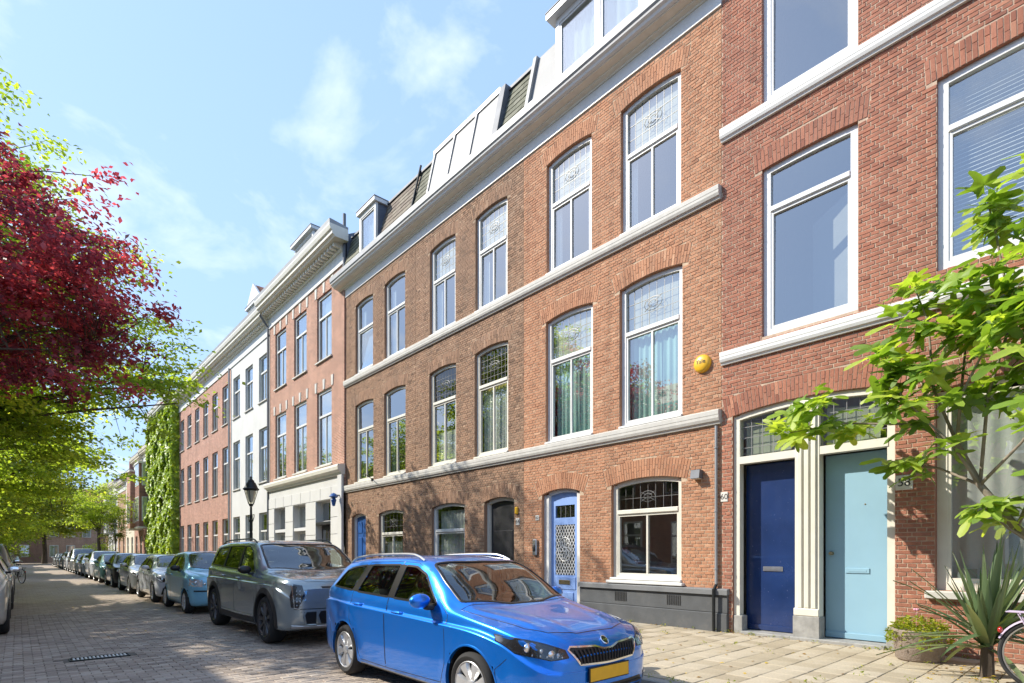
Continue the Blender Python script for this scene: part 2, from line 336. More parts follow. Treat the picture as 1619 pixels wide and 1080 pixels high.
# ================================================================ the ground
g = MB(); g.add([(-1500, -1500, -.06), (1500, -1500, -.06), (1500, 1500, -.06), (-1500, 1500, -.06)], [(0, 1, 2, 3)])
tag(g.build('ground', 'soil'), 'bare ground under the whole street', 'ground', kind='structure')
def tile_field(name, label, mats, bed, x0, x1, y0, y1, dx, dy, gap, z, th, bond, far, part_name, n_ind, jit=.002, tilt=.004, holes=()):
    """paving laid piece by piece near the photographed spot (bed below it), a textured sheet further on"""
    root = MB(); zz = z - .014; root.add([(x0, y0, zz), (x1, y0, zz), (x1, y1, zz), (x0, y1, zz)], [(0, 1, 2, 3)])
    ro = root.build(name, bed); tag(ro, label, name.split('_')[0] if False else name.replace('_', ' '), kind='structure')
    pcs = []; ny = int((y1 - y0) / dy); r = random.Random(hash(name) % 1000 + 5)
    for j in range(ny):
        off = (dx / 2 if (bond and j % 2) else 0) - dx; k = 0
        while True:
            a = x0 + off + k * dx; k += 1
            if a >= x1: break
            b = min(a + dx, x1); a = max(a, x0)
            if b - a < .03: continue
            ya, yb = y0 + j * dy, y0 + (j + 1) * dy
            if any(a < h[1] and b > h[0] and ya < h[3] and yb > h[2] for h in holes): continue
            pcs.append((a, b, ya, yb))
    def key(p):
        cx, cy = (p[0] + p[1]) / 2, (p[2] + p[3]) / 2; return PIX(cx, cy, z)
    full = [p for p in pcs if abs(p[1] - p[0] - dx) < 1e-6]; vis = sorted((p for p in full if key(p) > 0), key=key, reverse=True)[:n_ind]; vs = set(vis)
    shared = []
    for t in range(10):
        b = MB(); b.tone = (t + .5) / 10; sx, sy = dx / 2 - gap / 2, dy / 2 - gap / 2; c = min(.006, gap * .9)
        b.add([(-sx, -sy, -th), (sx, -sy, -th), (sx, sy, -th), (-sx, sy, -th), (-sx, -sy, -c), (sx, -sy, -c), (sx, sy, -c), (-sx, sy, -c), (-sx + c, -sy + c, 0), (sx - c, -sy + c, 0), (sx - c, sy - c, 0), (-sx + c, sy - c, 0)],
              [(0, 1, 5, 4), (1, 2, 6, 5), (2, 3, 7, 6), (3, 0, 4, 7), (4, 5, 9, 8), (5, 6, 10, 9), (6, 7, 11, 10), (7, 4, 8, 11), (8, 9, 10, 11)]); shared.append(b.mesh(part_name, mats))
    rest = MB()
    for p in pcs:
        tz = z + r.gauss(0, jit); tone = r.random(); cx, cy = (p[0] + p[1]) / 2, (p[2] + p[3]) / 2
        if p in vs:
            o = link(part_name, shared[int(tone * 10)], ro); o.location = (cx, cy, tz); o.rotation_euler = (r.gauss(0, tilt), r.gauss(0, tilt), r.gauss(0, tilt * 1.5))
        else:
            rest.tone = tone; g2 = gap / 2; c = .004; a, b, ya, yb = p[0] + g2, p[1] - g2, p[2] + g2, p[3] - g2; ta, tb = r.gauss(0, tilt) * dx / 2, r.gauss(0, tilt) * dy / 2
            rest.add([(a, ya, z - th), (b, ya, z - th), (b, yb, z - th), (a, yb, z - th), (a + c, ya + c, tz - ta - tb), (b - c, ya + c, tz + ta - tb), (b - c, yb - c, tz + ta + tb), (a + c, yb - c, tz - ta + tb)],
                     [(0, 1, 5, 4), (1, 2, 6, 5), (2, 3, 7, 6), (3, 0, 4, 7), (4, 5, 6, 7)])
    if rest.f: tag(rest.build(part_name + '_field', mats, ro), kind='stuff')
    if far:
        fm, fy = far; b = MB(); b.add([(x0, -14, z - .003), (x1, -14, z - .003), (x1, y0, z - .003), (x0, y0, z - .003)], [(0, 1, 2, 3)]); b.build('near_surface', fm, ro); b = MB(); b.add([(x0, y1, z - .003), (x1, y1, z - .003), (x1, fy, z - .003), (x0, fy, z - .003)], [(0, 1, 2, 3)]); b.build('far_surface', fm, ro)
    return ro
def PIX(x, y, z):
    """rough apparent size of a spot seen from the photographer's place (0 when outside the view cone)"""
    th = R(41.93); X = x * math.cos(th) - y * math.sin(th); Z = x * math.sin(th) + y * math.cos(th)
    if Z < .5: return 0
    u = 809 + 870 * X / Z; v = 875 + 870 * (1.47 - z) / Z
    return 1 / Z if (-10 < u < 1630 and -10 < v < 1090) else 0
DRAIN = (.52, 1.22, 9.6, 9.85)
tile_field('road', 'brick paved street running between two rows of parked cars', 'clinker', 'joint_sand', -2.2, KERB - .1, 2.0, 17.6, .205, .1, .006, 0, .03, True, ('clinker_far', 104), 'paving_brick', 300, holes=(DRAIN,))
tile_field('pavement', 'sandy concrete tile pavement along the terraced houses', 'paving_tile', 'joint_sand', KERB + .06, D + .02, -3.0, 14.4, .30, .30, .006, ZS, .04, True, ('tile_far', 120), 'paving_tile', 300)
b = MB(); b.add([(-6.6, -14, ZS - .003), (-2.35, -14, ZS - .003), (-2.35, 110, ZS - .003), (-6.6, 110, ZS - .003)], [(0, 1, 2, 3)])
tag(b.build('far_pavement', 'tile_far'), 'tile pavement across the street', 'pavement', kind='structure')
for nm, xk, lab in (('kerb', KERB - .02, 'grey concrete kerb along the house side pavement'), ('far_kerb', -2.28, 'grey concrete kerb across the street')):
    root = None
    for i in range(-14, 104):
        q = MB(); q.tone = random.random(); q.rbox(xk - .07, xk + .07, i + .003, i + .997, -.1, ZS + .002, .012); o = q.build(nm if root is None else 'kerb_stone', 'kerb_stone', root)
        if root is None: root = tag(o, lab, 'kerb', kind='structure')
# side street at the far end
b = MB(); b.add([(-60, 104, .002), (60, 104, .002), (60, 112, .002), (-60, 112, .002)], [(0, 1, 2, 3)]); tag(b.build('cross_street', 'clinker_far'), 'brick paved side street at the far end', 'road', kind='structure')

# ================================================================ facade builder (facade plane x = face, street towards -x)
def arc(o, n=10, dr=0.):
    """points of the segmental arch (y, z) from y0 to y1; o = (y0, y1, z0, zs, rise)"""
    y0, y1, zs, rise = o['y0'], o['y1'], o['zs'], o['rise']; yc = (y0 + y1) / 2; hw = (y1 - y0) / 2
    if rise < .005: return [(y0 - dr, zs + dr), (y1 + dr, zs + dr)]
    Rr = (hw * hw + rise * rise) / (2 * rise); zc = zs + rise - Rr; a = math.asin(hw / Rr)
    return [(yc + (Rr + dr) * math.sin(-a + 2 * a * i / n), zc + (Rr + dr) * math.cos(-a + 2 * a * i / n)) for i in range(n + 1)]
def op(y0, y1, z0, zs, rise=.10, ring=.34, **k): return dict(y0=y0, y1=y1, z0=z0, zs=zs, rise=rise, ring=ring, **k)
def wall_sheet(mb, face, y0, y1, z0, z1, ops, rev=.30):
    """wall plane with openings, plus reveals"""
    ys = sorted({y0, y1, *[min(max(v, y0), y1) for o in ops for v in (o['y0'], o['y1'])]}); zs = sorted({z0, z1, *[min(max(v, z0), z1) for o in ops for v in (o['z0'], o['zs'] + o['rise'])]})
    for a, b in zip(ys, ys[1:]):
        for c, d in zip(zs, zs[1:]):
            if b - a < 1e-6 or d - c < 1e-6: continue
            my, mz = (a + b) / 2, (c + d) / 2
            if any(o['y0'] < my < o['y1'] and o['z0'] < mz < o['zs'] + o['rise'] for o in ops): continue
            mb.add([(face, a, c), (face, b, c), (face, b, d), (face, a, d)], [(0, 3, 2, 1)])
    for o in ops:
        P = arc(o); zt = o['zs'] + o['rise']; x1 = face + rev; mb.mi = 0
        if o['rise'] > .005:
            for (a, za), (b, zb) in zip(P, P[1:]): mb.add([(face, a, za), (face, b, zb), (face, b, zt), (face, a, zt)], [(0, 3, 2, 1)])
        mb.mi = 1 if mb.__dict__.get('two') else 0; mb.tone = .45
        for (a, za), (b, zb) in zip(P, P[1:]): mb.add([(face, a, za), (face, b, zb), (x1, b, zb), (x1, a, za)], [(0, 1, 2, 3)])
        for yy in (o['y0'], o['y1']): mb.add([(face, yy, o['z0']), (face, yy, o['zs']), (x1, yy, o['zs']), (x1, yy, o['z0'])], [(0, 1, 2, 3)])
        mb.add([(face, o['y0'], o['z0']), (face, o['y1'], o['z0']), (x1, o['y1'], o['z0']), (x1, o['y0'], o['z0'])], [(0, 1, 2, 3)])
def brickwork(wall, mat, face, y0, y1, z0, z1, ops, seed, n_ind=0, bands=()):
    """every brick of a facade: stretcher and header courses, radial brick arches over the openings"""
    r = random.Random(seed); BL, BH, J = .205, .0495, .0110; pitch = BL + J; ch = BH + J; full = []; rest = MB()
    def brick(a, b, c, d, tone):
        px = min(.002, r.gauss(.0, .0016)); x0 = face - .0045 + px; e = .0022; ja, jb, jc, jd = (r.gauss(0, .0018) for _ in range(4))
        rest.tone = tone; rest.add([(x0, a + e + ja, c + e + jc), (x0, b - e + jb, c + e + jd), (x0, b - e + jb, d - e + jd), (x0, a + e + ja, d - e + jc), (face + .02, a, c), (face + .02, b, c), (face + .02, b, d), (face + .02, a, d)],
            [(0, 3, 2, 1), (0, 1, 5, 4), (1, 2, 6, 5), (2, 3, 7, 6), (3, 0, 4, 7)])
    rings = []
    for o in ops:
        if o['ring'] <= 0: continue
        hw = (o['y1'] - o['y0']) / 2; rise = max(o['rise'], .03); Rr = (hw * hw + rise * rise) / (2 * rise); zc = o['zs'] + o['rise'] - Rr; am = math.asin(min(1, hw / Rr)); yc = (o['y0'] + o['y1']) / 2
        splay = am + .10 / Rr * 1.2; rings.append((yc, zc, Rr, splay, o['ring']))
        n = int(2 * splay * (Rr + o['ring'] * .5) / ch)
        for k in range(n):
            a0, a1 = -splay + 2 * splay * (k + .09) / n, -splay + 2 * splay * (k + .91) / n
            cuts = [0, .62, 1] if k % 2 else [0, .38, 1]
            for q0, q1 in zip(cuts, cuts[1:]):
                r0, r1 = Rr + o['ring'] * q0 + .004, Rr + o['ring'] * q1 - .005; x0 = face - .0045 + min(.002, r.gauss(0, .0016)); pts = []
                for aa, rr in ((a0, r0), (a1, r0), (a1, r1), (a0, r1)): pts.append((yc + rr * math.sin(aa), zc + rr * math.cos(aa)))
                if any(p[0] < y0 or p[0] > y1 for p in pts): continue
                rest.tone = min(1, max(0, r.gauss(.5, .22))); rest.add([(x0, *p) for p in pts] + [(face + .02, *p) for p in pts], [(0, 3, 2, 1), (0, 1, 5, 4), (1, 2, 6, 5), (2, 3, 7, 6), (3, 0, 4, 7)])
    nc = int((z1 - z0) / ch)
    for c in range(nc):
        za, zb = z0 + c * ch, z0 + c * ch + BH; zm = (za + zb) / 2; blocks = []
        if any(bz0 < zm < bz1 for bz0, bz1 in bands): continue
        for o in ops:
            if o['z0'] - .02 < zm < o['zs'] + (0 if o['ring'] > 0 else .02): blocks.append((o['y0'] - .004, o['y1'] + .004))
            elif o['zs'] <= zm < o['zs'] + o['rise'] and o['ring'] <= 0: blocks.append((o['y0'], o['y1']))
        for yc, zc, Rr, sp, ring in rings:
            dz = zm - zc
            if dz > 0 and (Rr + ring) ** 2 > dz * dz and dz > Rr * math.cos(sp) - .02:
                hwid = min(math.sqrt((Rr + ring) ** 2 - dz * dz), (dz + ch * .3) * math.tan(sp)) + .006; blocks.append((yc - hwid, yc + hwid))
        pat = [pitch] if c % 2 == 0 else [pitch / 2]
        yy = y0 - (pitch / 2 if c % 4 == 0 else (pitch / 4 if c % 2 else 0)); segs = []
        while yy < y1: segs.append((yy, min(yy + pat[0] - J, y1))); yy += pat[0]
        for a, b in segs:
            a = max(a, y0); parts = [(a, b)]
            for p, q in blocks:
                nx = []
                for s, e in parts:
                    if e <= p or s >= q: nx.append((s, e)); continue
                    if s < p: nx.append((s, p))
                    if e > q: nx.append((q, e))
                parts = nx
            for s, e in parts:
                if e - s < .007: continue
                tone = min(1, max(0, r.gauss(.5, .22)))
                if n_ind and abs(e - s - BL) < 1e-5: full.append((s, e, za, zb, tone))
                else: brick(s, e, za, zb, tone)
    def key(p):
        y, z = (p[0] + p[1]) / 2, (p[2] + p[3]) / 2; th = R(41.93); X = face * math.cos(th) - y * math.sin(th); Z = face * math.sin(th) + y * math.cos(th)
        u, v = 809 + 870 * X / Z, 875 + 870 * (1.47 - z) / Z; return 1 / Z if (0 < u < 1619 and 0 < v < 1080) else 0
    full.sort(key=key, reverse=True); shared = []
    if n_ind:
        for t in range(10):
            m = MB(); m.tone = (t + .5) / 10; e = .0022; hb = BL / 2; hh = BH / 2
            m.add([(0, -hb + e, -hh + e), (0, hb - e, -hh + e), (0, hb - e, hh - e), (0, -hb + e, hh - e), (.022, -hb, -hh), (.022, hb, -hh), (.022, hb, hh), (.022, -hb, hh)], [(0, 3, 2, 1), (0, 1, 5, 4), (1, 2, 6, 5), (2, 3, 7, 6), (3, 0, 4, 7)]); shared.append(m.mesh('brick', mat))
    for i, (s, e, za, zb, tone) in enumerate(full):
        if i < n_ind:
            o = bpy.data.objects.new('brick', shared[min(9, int(tone * 10))]); COL.objects.link(o); o.parent = wall
            o.location = (face - .0045 + min(.002, r.gauss(0, .0016)), (s + e) / 2 + r.gauss(0, .0015), (za + zb) / 2 + r.gauss(0, .001)); o.rotation_euler = (r.gauss(0, .006), 0, r.gauss(0, .006))
        else: brick(s, e, za, zb, tone)
    o = link('brick_courses', rest.mesh('brick_courses', mat), None); o.parent = wall; o['kind'] = 'stuff'

def beam_poly(o, inset, x0, x1, mb, w_s, w_h, w_b):
    """frame that follows the opening: two stiles, arched head, bottom rail"""
    y0, y1, z0 = o['y0'] + inset, o['y1'] - inset, o['z0'] + inset; P = arc(o, 8, -inset)
    mb.box(x0, x1, y0, y0 + w_s, z0, P[0][1]); mb.box(x0, x1, y1 - w_s, y1, z0, P[-1][1]); mb.box(x0, x1, y0 + w_s, y1 - w_s, z0, z0 + w_b)
    for (a, za), (b, zb) in zip(P, P[1:]):
        a2, b2 = max(a, y0 + w_s), min(b, y1 - w_s)
        if b2 <= a2: continue
        f = lambda y: za + (zb - za) * (y - a) / (b - a)
        za2, zb2 = f(a2), f(b2); mb.add([(x0, a2, za2 - w_h), (x0, b2, zb2 - w_h), (x0, b2, zb2), (x0, a2, za2), (x1, a2, za2 - w_h), (x1, b2, zb2 - w_h), (x1, b2, zb2), (x1, a2, za2)], [(0, 3, 2, 1), (4, 5, 6, 7), (0, 1, 5, 4), (1, 2, 6, 5), (2, 3, 7, 6), (3, 0, 4, 7)])
    return y0 + w_s, y1 - w_s, z0 + w_b
def curtain(name, parent, mat, x, y0, y1, z0, z1, folds=7, amp=.03, seed=0, gather=0):
    r = random.Random(seed); n = folds * 6; mb = MB(); vs = []; rows = 6; ph = r.random() * 6
    for j in range(rows + 1):
        v = j / rows
        for i in range(n + 1):
            u = i / n; yy = y0 + (y1 - y0) * (u + gather * (1 - v) * (.5 - u) * .35); vs.append((x + amp * math.sin(u * folds * 2 * math.pi + ph + .6 * math.sin(3 * u + ph)) * (.6 + .4 * (1 - v)) + r.gauss(0, .002), yy, z0 + (z1 - z0) * v))
    mb.add(vs, [(j * (n + 1) + i, j * (n + 1) + i + 1, (j + 1) * (n + 1) + i + 1, (j + 1) * (n + 1) + i) for j in range(rows) for i in range(n)])
    return mb.build(name, mat, parent, smooth=80)
def window(house, face, o, style, seed=0, frame='white_paint', transom=None, mull=True, leaded=None, cur=None, depth=.075, bar_w=.10, sill=True, name='window', leadglass='old_glass', blind_refl=False):
    """window = outer frame mesh; panes, glazing bars, lead, curtain and sill are its pieces"""
    r = random.Random(seed); mb = MB(); x0 = face + depth; x1 = x0 + .075
    a, b, zb = beam_poly(o, .002, x0, x1, mb, bar_w, bar_w * .8, bar_w)
    zt = o['zs'] - bar_w * .8
    if transom: mb.rbox(x0 - .018, x1 - .004, a, b, transom - .045, transom + .045, .012)
    win = mb.build(name, frame, house)
    xg = x0 + .05; ztc = o['zs'] + o['rise'] - bar_w * .6
    def pane(y0, y1, z0, z1, g='window_glass', arched=False):
        q = MB()
        if arched and o['rise'] > .005:
            P = [p for p in arc(o, 14, -bar_w * .6) if y0 < p[0] < y1]; zf = lambda y: np.interp(y, [p[0] for p in arc(o, 14, -bar_w * .5)], [p[1] for p in arc(o, 14, -bar_w * .5)]); poly = [(y0, z0), (y1, z0), (y1, zf(y1))] + [(p[0], p[1]) for p in reversed(P)] + [(y0, zf(y0))]
        else: poly = [(y0, z0), (y1, z0), (y1, z1), (y0, z1)]
        t1, t2 = r.gauss(0, .0045), r.gauss(0, .006); cy_, cz_ = (y0 + y1) / 2, (z0 + z1) / 2; q.add([(xg + t1 * (p_[0] - cy_) + t2 * (p_[1] - cz_), *p_) for p_ in poly], [tuple(range(len(poly)))]); ob = q.build('pane', g, win); return ob
    zlow_top = (transom - .045) if transom else zt
    sash = MB(); sw = .04      # inner sash rails round the lower light
    sash.box(x0 + .012, x1 - .006, a, a + sw, zb, zlow_top); sash.box(x0 + .012, x1 - .006, b - sw, b, zb, zlow_top); sash.box(x0 + .014, x1 - .008, a + sw, b - sw, zb, zb + sw * 1.3); sash.box(x0 + .014, x1 - .008, a + sw, b - sw, zlow_top - sw, zlow_top); sash.build('sash', frame, win)
    lo = (a + sw - .005, b - sw + .005, zb + sw * 1.3 - .005, zlow_top - sw + .005)
    if mull:
        m = (a + b) / 2; q = MB(); q.box(x0 + .016, x1 - .01, m - .019, m + .019, zb + sw * 1.3, zlow_top - sw); q.build('glazing_bar', frame, win); pane(lo[0], m - .012, lo[2], lo[3]); pane(m + .012, lo[1], lo[2], lo[3])
    else: pane(*lo)
    if transom:
        pane(a, b, transom + .04, zt, leadglass if leaded else 'window_glass', True)
        if leaded:
            q = MB(); cols, rows = leaded; lz0, lz1 = transom + .05, o['zs'] - bar_w * .7; w = .007
            for i in range(1, cols):
                y = a + (b - a) * i / cols; q.box(xg - .006, xg - .001, y - w / 2, y + w / 2, lz0, lz1 + o['rise'] * (1 - (2 * i / cols - 1) ** 2))
            for j in range(1, rows):
                z = lz0 + (lz1 - lz0) * j / rows; q.box(xg - .0065, xg - .0012, a, b, z - w / 2, z + w / 2)
            yc, zc = (a + b) / 2, (lz0 + lz1) / 2 + .02; s = min(.16, (lz1 - lz0) * .3)
            for rr in (s, s * .55): q.tube([(xg - .004, yc + rr * 1.25 * math.cos(t), zc + rr * .8 * math.sin(t)) for t in np.linspace(0, 2 * math.pi, 13)], .005, 4, False)
            for k in range(4): t = k * math.pi / 2 + .78; q.tube([(xg - .004, yc + s * .3 * math.cos(t), zc + s * .2 * math.sin(t)), (xg - .004, yc + s * 1.7 * math.cos(t), zc + s * 1.0 * math.sin(t))], .005, 4, False)
            q.build('lead_lattice', 'lead_came', win)
    if blind_refl and transom:
        q = MB(); q.add([(x1 + .05, a, transom + .02), (x1 + .05, b, transom + .02), (x1 + .05, b, ztc), (x1 + .05, a, ztc)], [(0, 1, 2, 3)]); q.build('blind_and_reflection', 'curtain_cream', win)  # blind whose cream colour also stands for reflections in the top light
    if cur:
        kind, c0, c1 = cur[:3]
        for (u0, u1) in (cur[3] if len(cur) > 3 else ((0, 1),)):
            curtain('curtain', win, kind, x1 + .10, a + (b - a) * u0, a + (b - a) * u1, zb - .05 + (zt - zb) * c0, zb + (zt - zb) * c1, max(2, int(9 * (u1 - u0))), .028, seed + int(u0 * 10))
    if sill:
        q = MB(); q.prism([(face - .05, o['z0'] - .002), (face + depth + .01, o['z0'] + .012), (face + depth + .01, o['z0'] + .055), (face - .02, o['z0'] + .045), (face - .05, o['z0'] + .03)], 1, o['y0'] + .003, o['y1'] - .003); q.build('sill', frame, win)
    return win
def profile_run(name, house, mat, prof, y0, y1, smooth=False):
    """moulding: profile (x, z) pushed along y"""
    q = MB(); n = len(prof); q.add([(p[0], y0, p[1]) for p in prof] + [(p[0], y1, p[1]) for p in prof], [tuple(range(n)), tuple(range(2 * n - 1, n - 1, -1))] + [(i, i + n, (i + 1) % n + n, (i + 1) % n) for i in range(n)])
    return q.build(name, mat, house, smooth=smooth)
def string_course(house, y0, y1, z0, z1, face=D, pr=.11, mat='string_stone'):
    h = z1 - z0; f = face
    return profile_run('string_course', house, mat, [(f + .02, z0), (f - pr * .45, z0), (f - pr * .55, z0 + h * .12), (f - pr * .8, z0 + h * .2), (f - pr * .95, z0 + h * .38), (f - pr * .95, z0 + h * .55), (f - pr, z0 + h * .6), (f - pr, z0 + h * .86), (f - pr * .9, z0 + h * .92), (f + .02, z1)], y0, y1)
def shell(house, face, y0, y1, z0, z1, back=9, floors=()):
    """the building behind the facade: party walls, floors, back wall"""
    q = MB(); x0 = face + .30; e = .01
    q.add([(x0, y0 + e, z0), (face + back, y0 + e, z0), (face + back, y0 + e, z1), (x0, y0 + e, z1)], [(0, 1, 2, 3)]); q.add([(x0, y1 - e, z0), (face + back, y1 - e, z0), (face + back, y1 - e, z1), (x0, y1 - e, z1)], [(0, 3, 2, 1)])
    q.add([(face + back, y0 + e, z0), (face + back, y1 - e, z0), (face + back, y1 - e, z1), (face + back, y0 + e, z1)], [(0, 1, 2, 3)]); q.add([(face + 2.6, y0 + e, z0), (face + 2.6, y1 - e, z0), (face + 2.6, y1 - e, z1), (face + 2.6, y0 + e, z1)], [(0, 1, 2, 3)])
    for z in (*floors, z1): q.add([(x0, y0 + e, z), (face + back, y0 + e, z), (face + back, y1 - e, z), (x0, y1 - e, z)], [(0, 1, 2, 3)])
    q.build('interior', 'dark_room', house)
    q = MB(); q.box(face + back + .01, face + back + .25, y0 + e, y1 - e, z0, z1); q.build('back_wall', 'brick_far2', house)
def slate_field(house, name, mat, y0, y1, xb, zb, xt, zt, cols_w=.26, rh=.17, seed=1):
    """mansard slope slated piece by piece: from (xb, zb) up to (xt, zt)"""
    r = random.Random(seed); ln = math.hypot(xt - xb, zt - zb); n = max(2, int(ln / rh)); rh = ln / n; ux, uz = (xt - xb) / ln, (zt - zb) / ln; nx, nz = -uz, ux
    base = MB(); base.add([(xb, y0, zb), (xb, y1, zb), (xt, y1, zt), (xt, y0, zt)], [(0, 1, 2, 3)]); root = base.build(name, 'lead_sheet', house)
    for j in range(n):
        yy = y0 - (cols_w / 2 if j % 2 else 0)
        while yy < y1 - .02:
            a, b = max(yy + .003, y0), min(yy + cols_w - .003, y1); yy += cols_w
            if b - a < .04: continue
            q = MB(); q.tone = r.random(); s0, s1 = j * rh - .03, (j + 1) * rh; lift0, lift1 = .020 + r.gauss(0, .002), .006
            p = lambda s, l, y: (xb + ux * s + nx * l, y, zb + uz * s + nz * l); t = r.gauss(0, .004)
            q.add([p(s0 + t, lift0, a), p(s0 - t, lift0, b), p(s1, lift1, b), p(s1, lift1, a), p(s0, lift0 - .012, a), p(s0, lift0 - .012, b)], [(0, 1, 2, 3), (0, 4, 5, 1)]); o = q.build('slate', mat, root); o.location = (0, 0, 0)
    return root
# ================================================================ the houses of the sunny row
def house_root(name, label, y0, y1, face=D): return thing(name, label, 'house', (face, (y0 + y1) / 2, ZS), world=True)
def brick_house(name, label, y0, y1, z0, z1, ops, matb, matm, seed, n_ind=0, face=D, bands=(), floors=(4, 7.9)):
    h = house_root(name, label, y0, y1, face); q = MB(); q.two = True; wall_sheet(q, face + .0025, y0, y1, z0, z1, ops); wl = q.build('wall', [matm, matb], h)
    brickwork(wl, matb, face, y0 + .004, y1 - .004, z0 + .01, z1, ops, seed, n_ind, bands); shell(h, face, y0, y1, ZS - .1, z1, floors=floors); return h, wl
def row_cornice(h, y0, y1, face=D, z=10.93):
    f = face
    profile_run('fascia', h, 'white_paint', [(f + .02, z), (f - .035, z), (f - .035, z + .05), (f - .028, z + .05), (f - .028, z + .27), (f + .02, z + .27)], y0, y1)
    profile_run('soffit_moulding', h, 'cream_paint', [(f + .02, z + .271), (f - .05, z + .271), (f - .06, z + .30), (f - .14, z + .315), (f - .15, z + .345), (f - .30, z + .36), (f - .30, z + .40), (f + .02, z + .40)], y0, y1)
    profile_run('cornice', h, 'white_paint', [(f + .02, z + .401), (f - .32, z + .38), (f - .36, z + .40), (f - .38, z + .44), (f - .43, z + .47), (f - .44, z + .50), (f + .02, z + .50)], y0, y1)
    profile_run('gutter', h, 'zinc', [(f + .02, z + .501), (f - .44, z + .503), (f - .47, z + .54), (f - .475, z + .70), (f - .45, z + .715), (f - .44, z + .70), (f - .42, z + .56), (f + .02, z + .54)], y0, y1)
def dormer(h, y0, y1, xb, z0, z1, back, cols, side='slate_side', frame='white_plastic', curt=True, over=.12, label=None):
    """box dormer: cheeks, front frame, panes, flat roof with a fascia"""
    q = MB(); q.box(xb + .02, back, y0, y0 + .06, z0, z1); q.box(xb + .02, back, y1 - .06, y1, z0, z1); d = q.build('dormer', side, h)
    q = MB(); q.box(xb, xb + .09, y0 - .01, y0 + .09, z0, z1); q.box(xb, xb + .09, y1 - .09, y1 + .01, z0, z1); q.box(xb, xb + .09, y0 + .09, y1 - .09, z0, z0 + .10); q.box(xb, xb + .09, y0 + .09, y1 - .09, z1 - .12, z1)
    w = (y1 - y0 - .18) / cols
    for i in range(1, cols): m = y0 + .09 + w * i; q.box(xb + .004, xb + .086, m - .06, m + .06, z0 + .10, z1 - .12)
    f = q.build('dormer_frame', frame, d); f.location = (0, 0, 0)
    for i in range(cols):
        a, b = y0 + .09 + w * i + (.06 if i else 0), y0 + .09 + w * (i + 1) - (.06 if i < cols - 1 else 0); s = MB(); e = .045
        s.box(xb + .02, xb + .08, a, a + e, z0 + .1, z1 - .12); s.box(xb + .02, xb + .08, b - e, b, z0 + .1, z1 - .12); s.box(xb + .022, xb + .078, a + e, b - e, z0 + .1, z0 + .1 + e); s.box(xb + .022, xb + .078, a + e, b - e, z1 - .12 - e, z1 - .12); o = s.build('sash', frame, d)
        g = MB(); g.box(xb + .05, xb + .056, a + e - .004, b - e + .004, z0 + .1 + e - .004, z1 - .12 - e + .004); g.build('pane', 'window_glass', d)
        if curt: curtain('curtain', d, 'curtain_white', xb + .22, a, b, z0 + .08, z1 - .1, 4, .03, i)
    q = MB(); q.box(back - .05, back, y0 + .06, y1 - .06, z0, z1); q.build('dormer_back', 'dark_room', d)
    q = MB(); q.box(xb - over, back + .05, y0 - over, y1 + over, z1 + .001, z1 + .13); q.build('dormer_fascia', frame, d)
    q = MB(); q.box(xb - over - .015, back + .06, y0 - over - .015, y1 + over + .015, z1 + .131, z1 + .155); q.build('dormer_roof', 'lead_sheet', d); return d
def numbered_plate(h, face, y, z, s, w=.17, hh=.17):
    q = MB(); q.rbox(face - .018, face + .004, y - w / 2, y + w / 2, z - hh / 2, z + hh / 2, .006); p = q.build('number_plate', 'number_plate_stone', h)
    text_mesh('numeral', s, hh * .78, 'print_black', p, (face - .0195, y, z), (R(90), 0, R(-90)), .001)
CUR = [('curtain_white', 0, 1), ('curtain_mint', 0, 1), ('curtain_grey', 0, 1)]

# ---- red house at the near end -------------------------------------------------------
Y0, Y1 = -2.6, 4.65
rops = [op(2.13, 4.46, ZS, 3.80, .10, .34), op(2.58, 3.96, 5.0, 7.74, .02, .33), op(2.58, 3.96, 8.80, 11.5, .02, .33), op(-.40, 1.66, 5.2, 7.74, .03, .33), op(-.40, 1.66, 8.8, 11.5, .07, .33), op(-.62, 1.68, .98, 3.62, .10, .33)]
hr, wl = brick_house('red_brick_house', 'deep red brick house with navy and aqua doors behind a fig tree', Y0, Y1, ZS, 12.4, rops, 'brick_red', 'mortar_red', 11, 300)
for z0, z1 in ((8.53, 8.76), (4.70, 4.93)): string_course(hr, Y0, Y1 - .005, z0, z1, pr=.10, mat='white_paint')
row_cornice(hr, Y0, Y1 - .003, z=12.4)
for o, tr in ((rops[1], 7.06), (rops[2], 10.9)):
    window(hr, D, o, 'pvc', 3, 'white_plastic', tr, False, None, None, .06, .11, False)
for o, tr in ((rops[3], 7.05), (rops[4], 10.9)):
    wn = window(hr, D, o, 'pvc', 4, 'white_plastic', tr, False, None, None, .06, .11, False)
    q = MB(); zz = o['z0'] + .1; xb = D + .22
    while zz < o['zs'] - .02: q.add([(xb - .012, o['y0'] + .1, zz), (xb - .012, o['y1'] - .1, zz), (xb + .022, o['y1'] - .1, zz + .028), (xb + .022, o['y0'] + .1, zz + .028)], [(0, 1, 2, 3)]); zz += .055
    q.build('venetian_blind', 'blind_slat', wn)
q = MB(); q.add([(D + .6, 2.75, 5.1), (D + .9, 3.5, 5.1), (D + .9, 3.5, 7.0), (D + .6, 2.75, 7.2)], [(0, 1, 2, 3)]); q.build('room_divider', 'panel_pale', hr)
gw = window(hr, D, rops[5], 'wood', 5, 'cream_paint', None, False, None, ('curtain_white', 0, .99), .10, .11, False)
q = MB(); q.box(D + .155, D + .158, 1.27, 1.47, 1.14, 1.27); q.build('window_sticker', 'curtain_grey', gw)
q = MB(); q.rbox(D - .09, D + .12, -.72, 1.78, .87, .975, .012); q.build('window_sill', 'string_stone', hr)
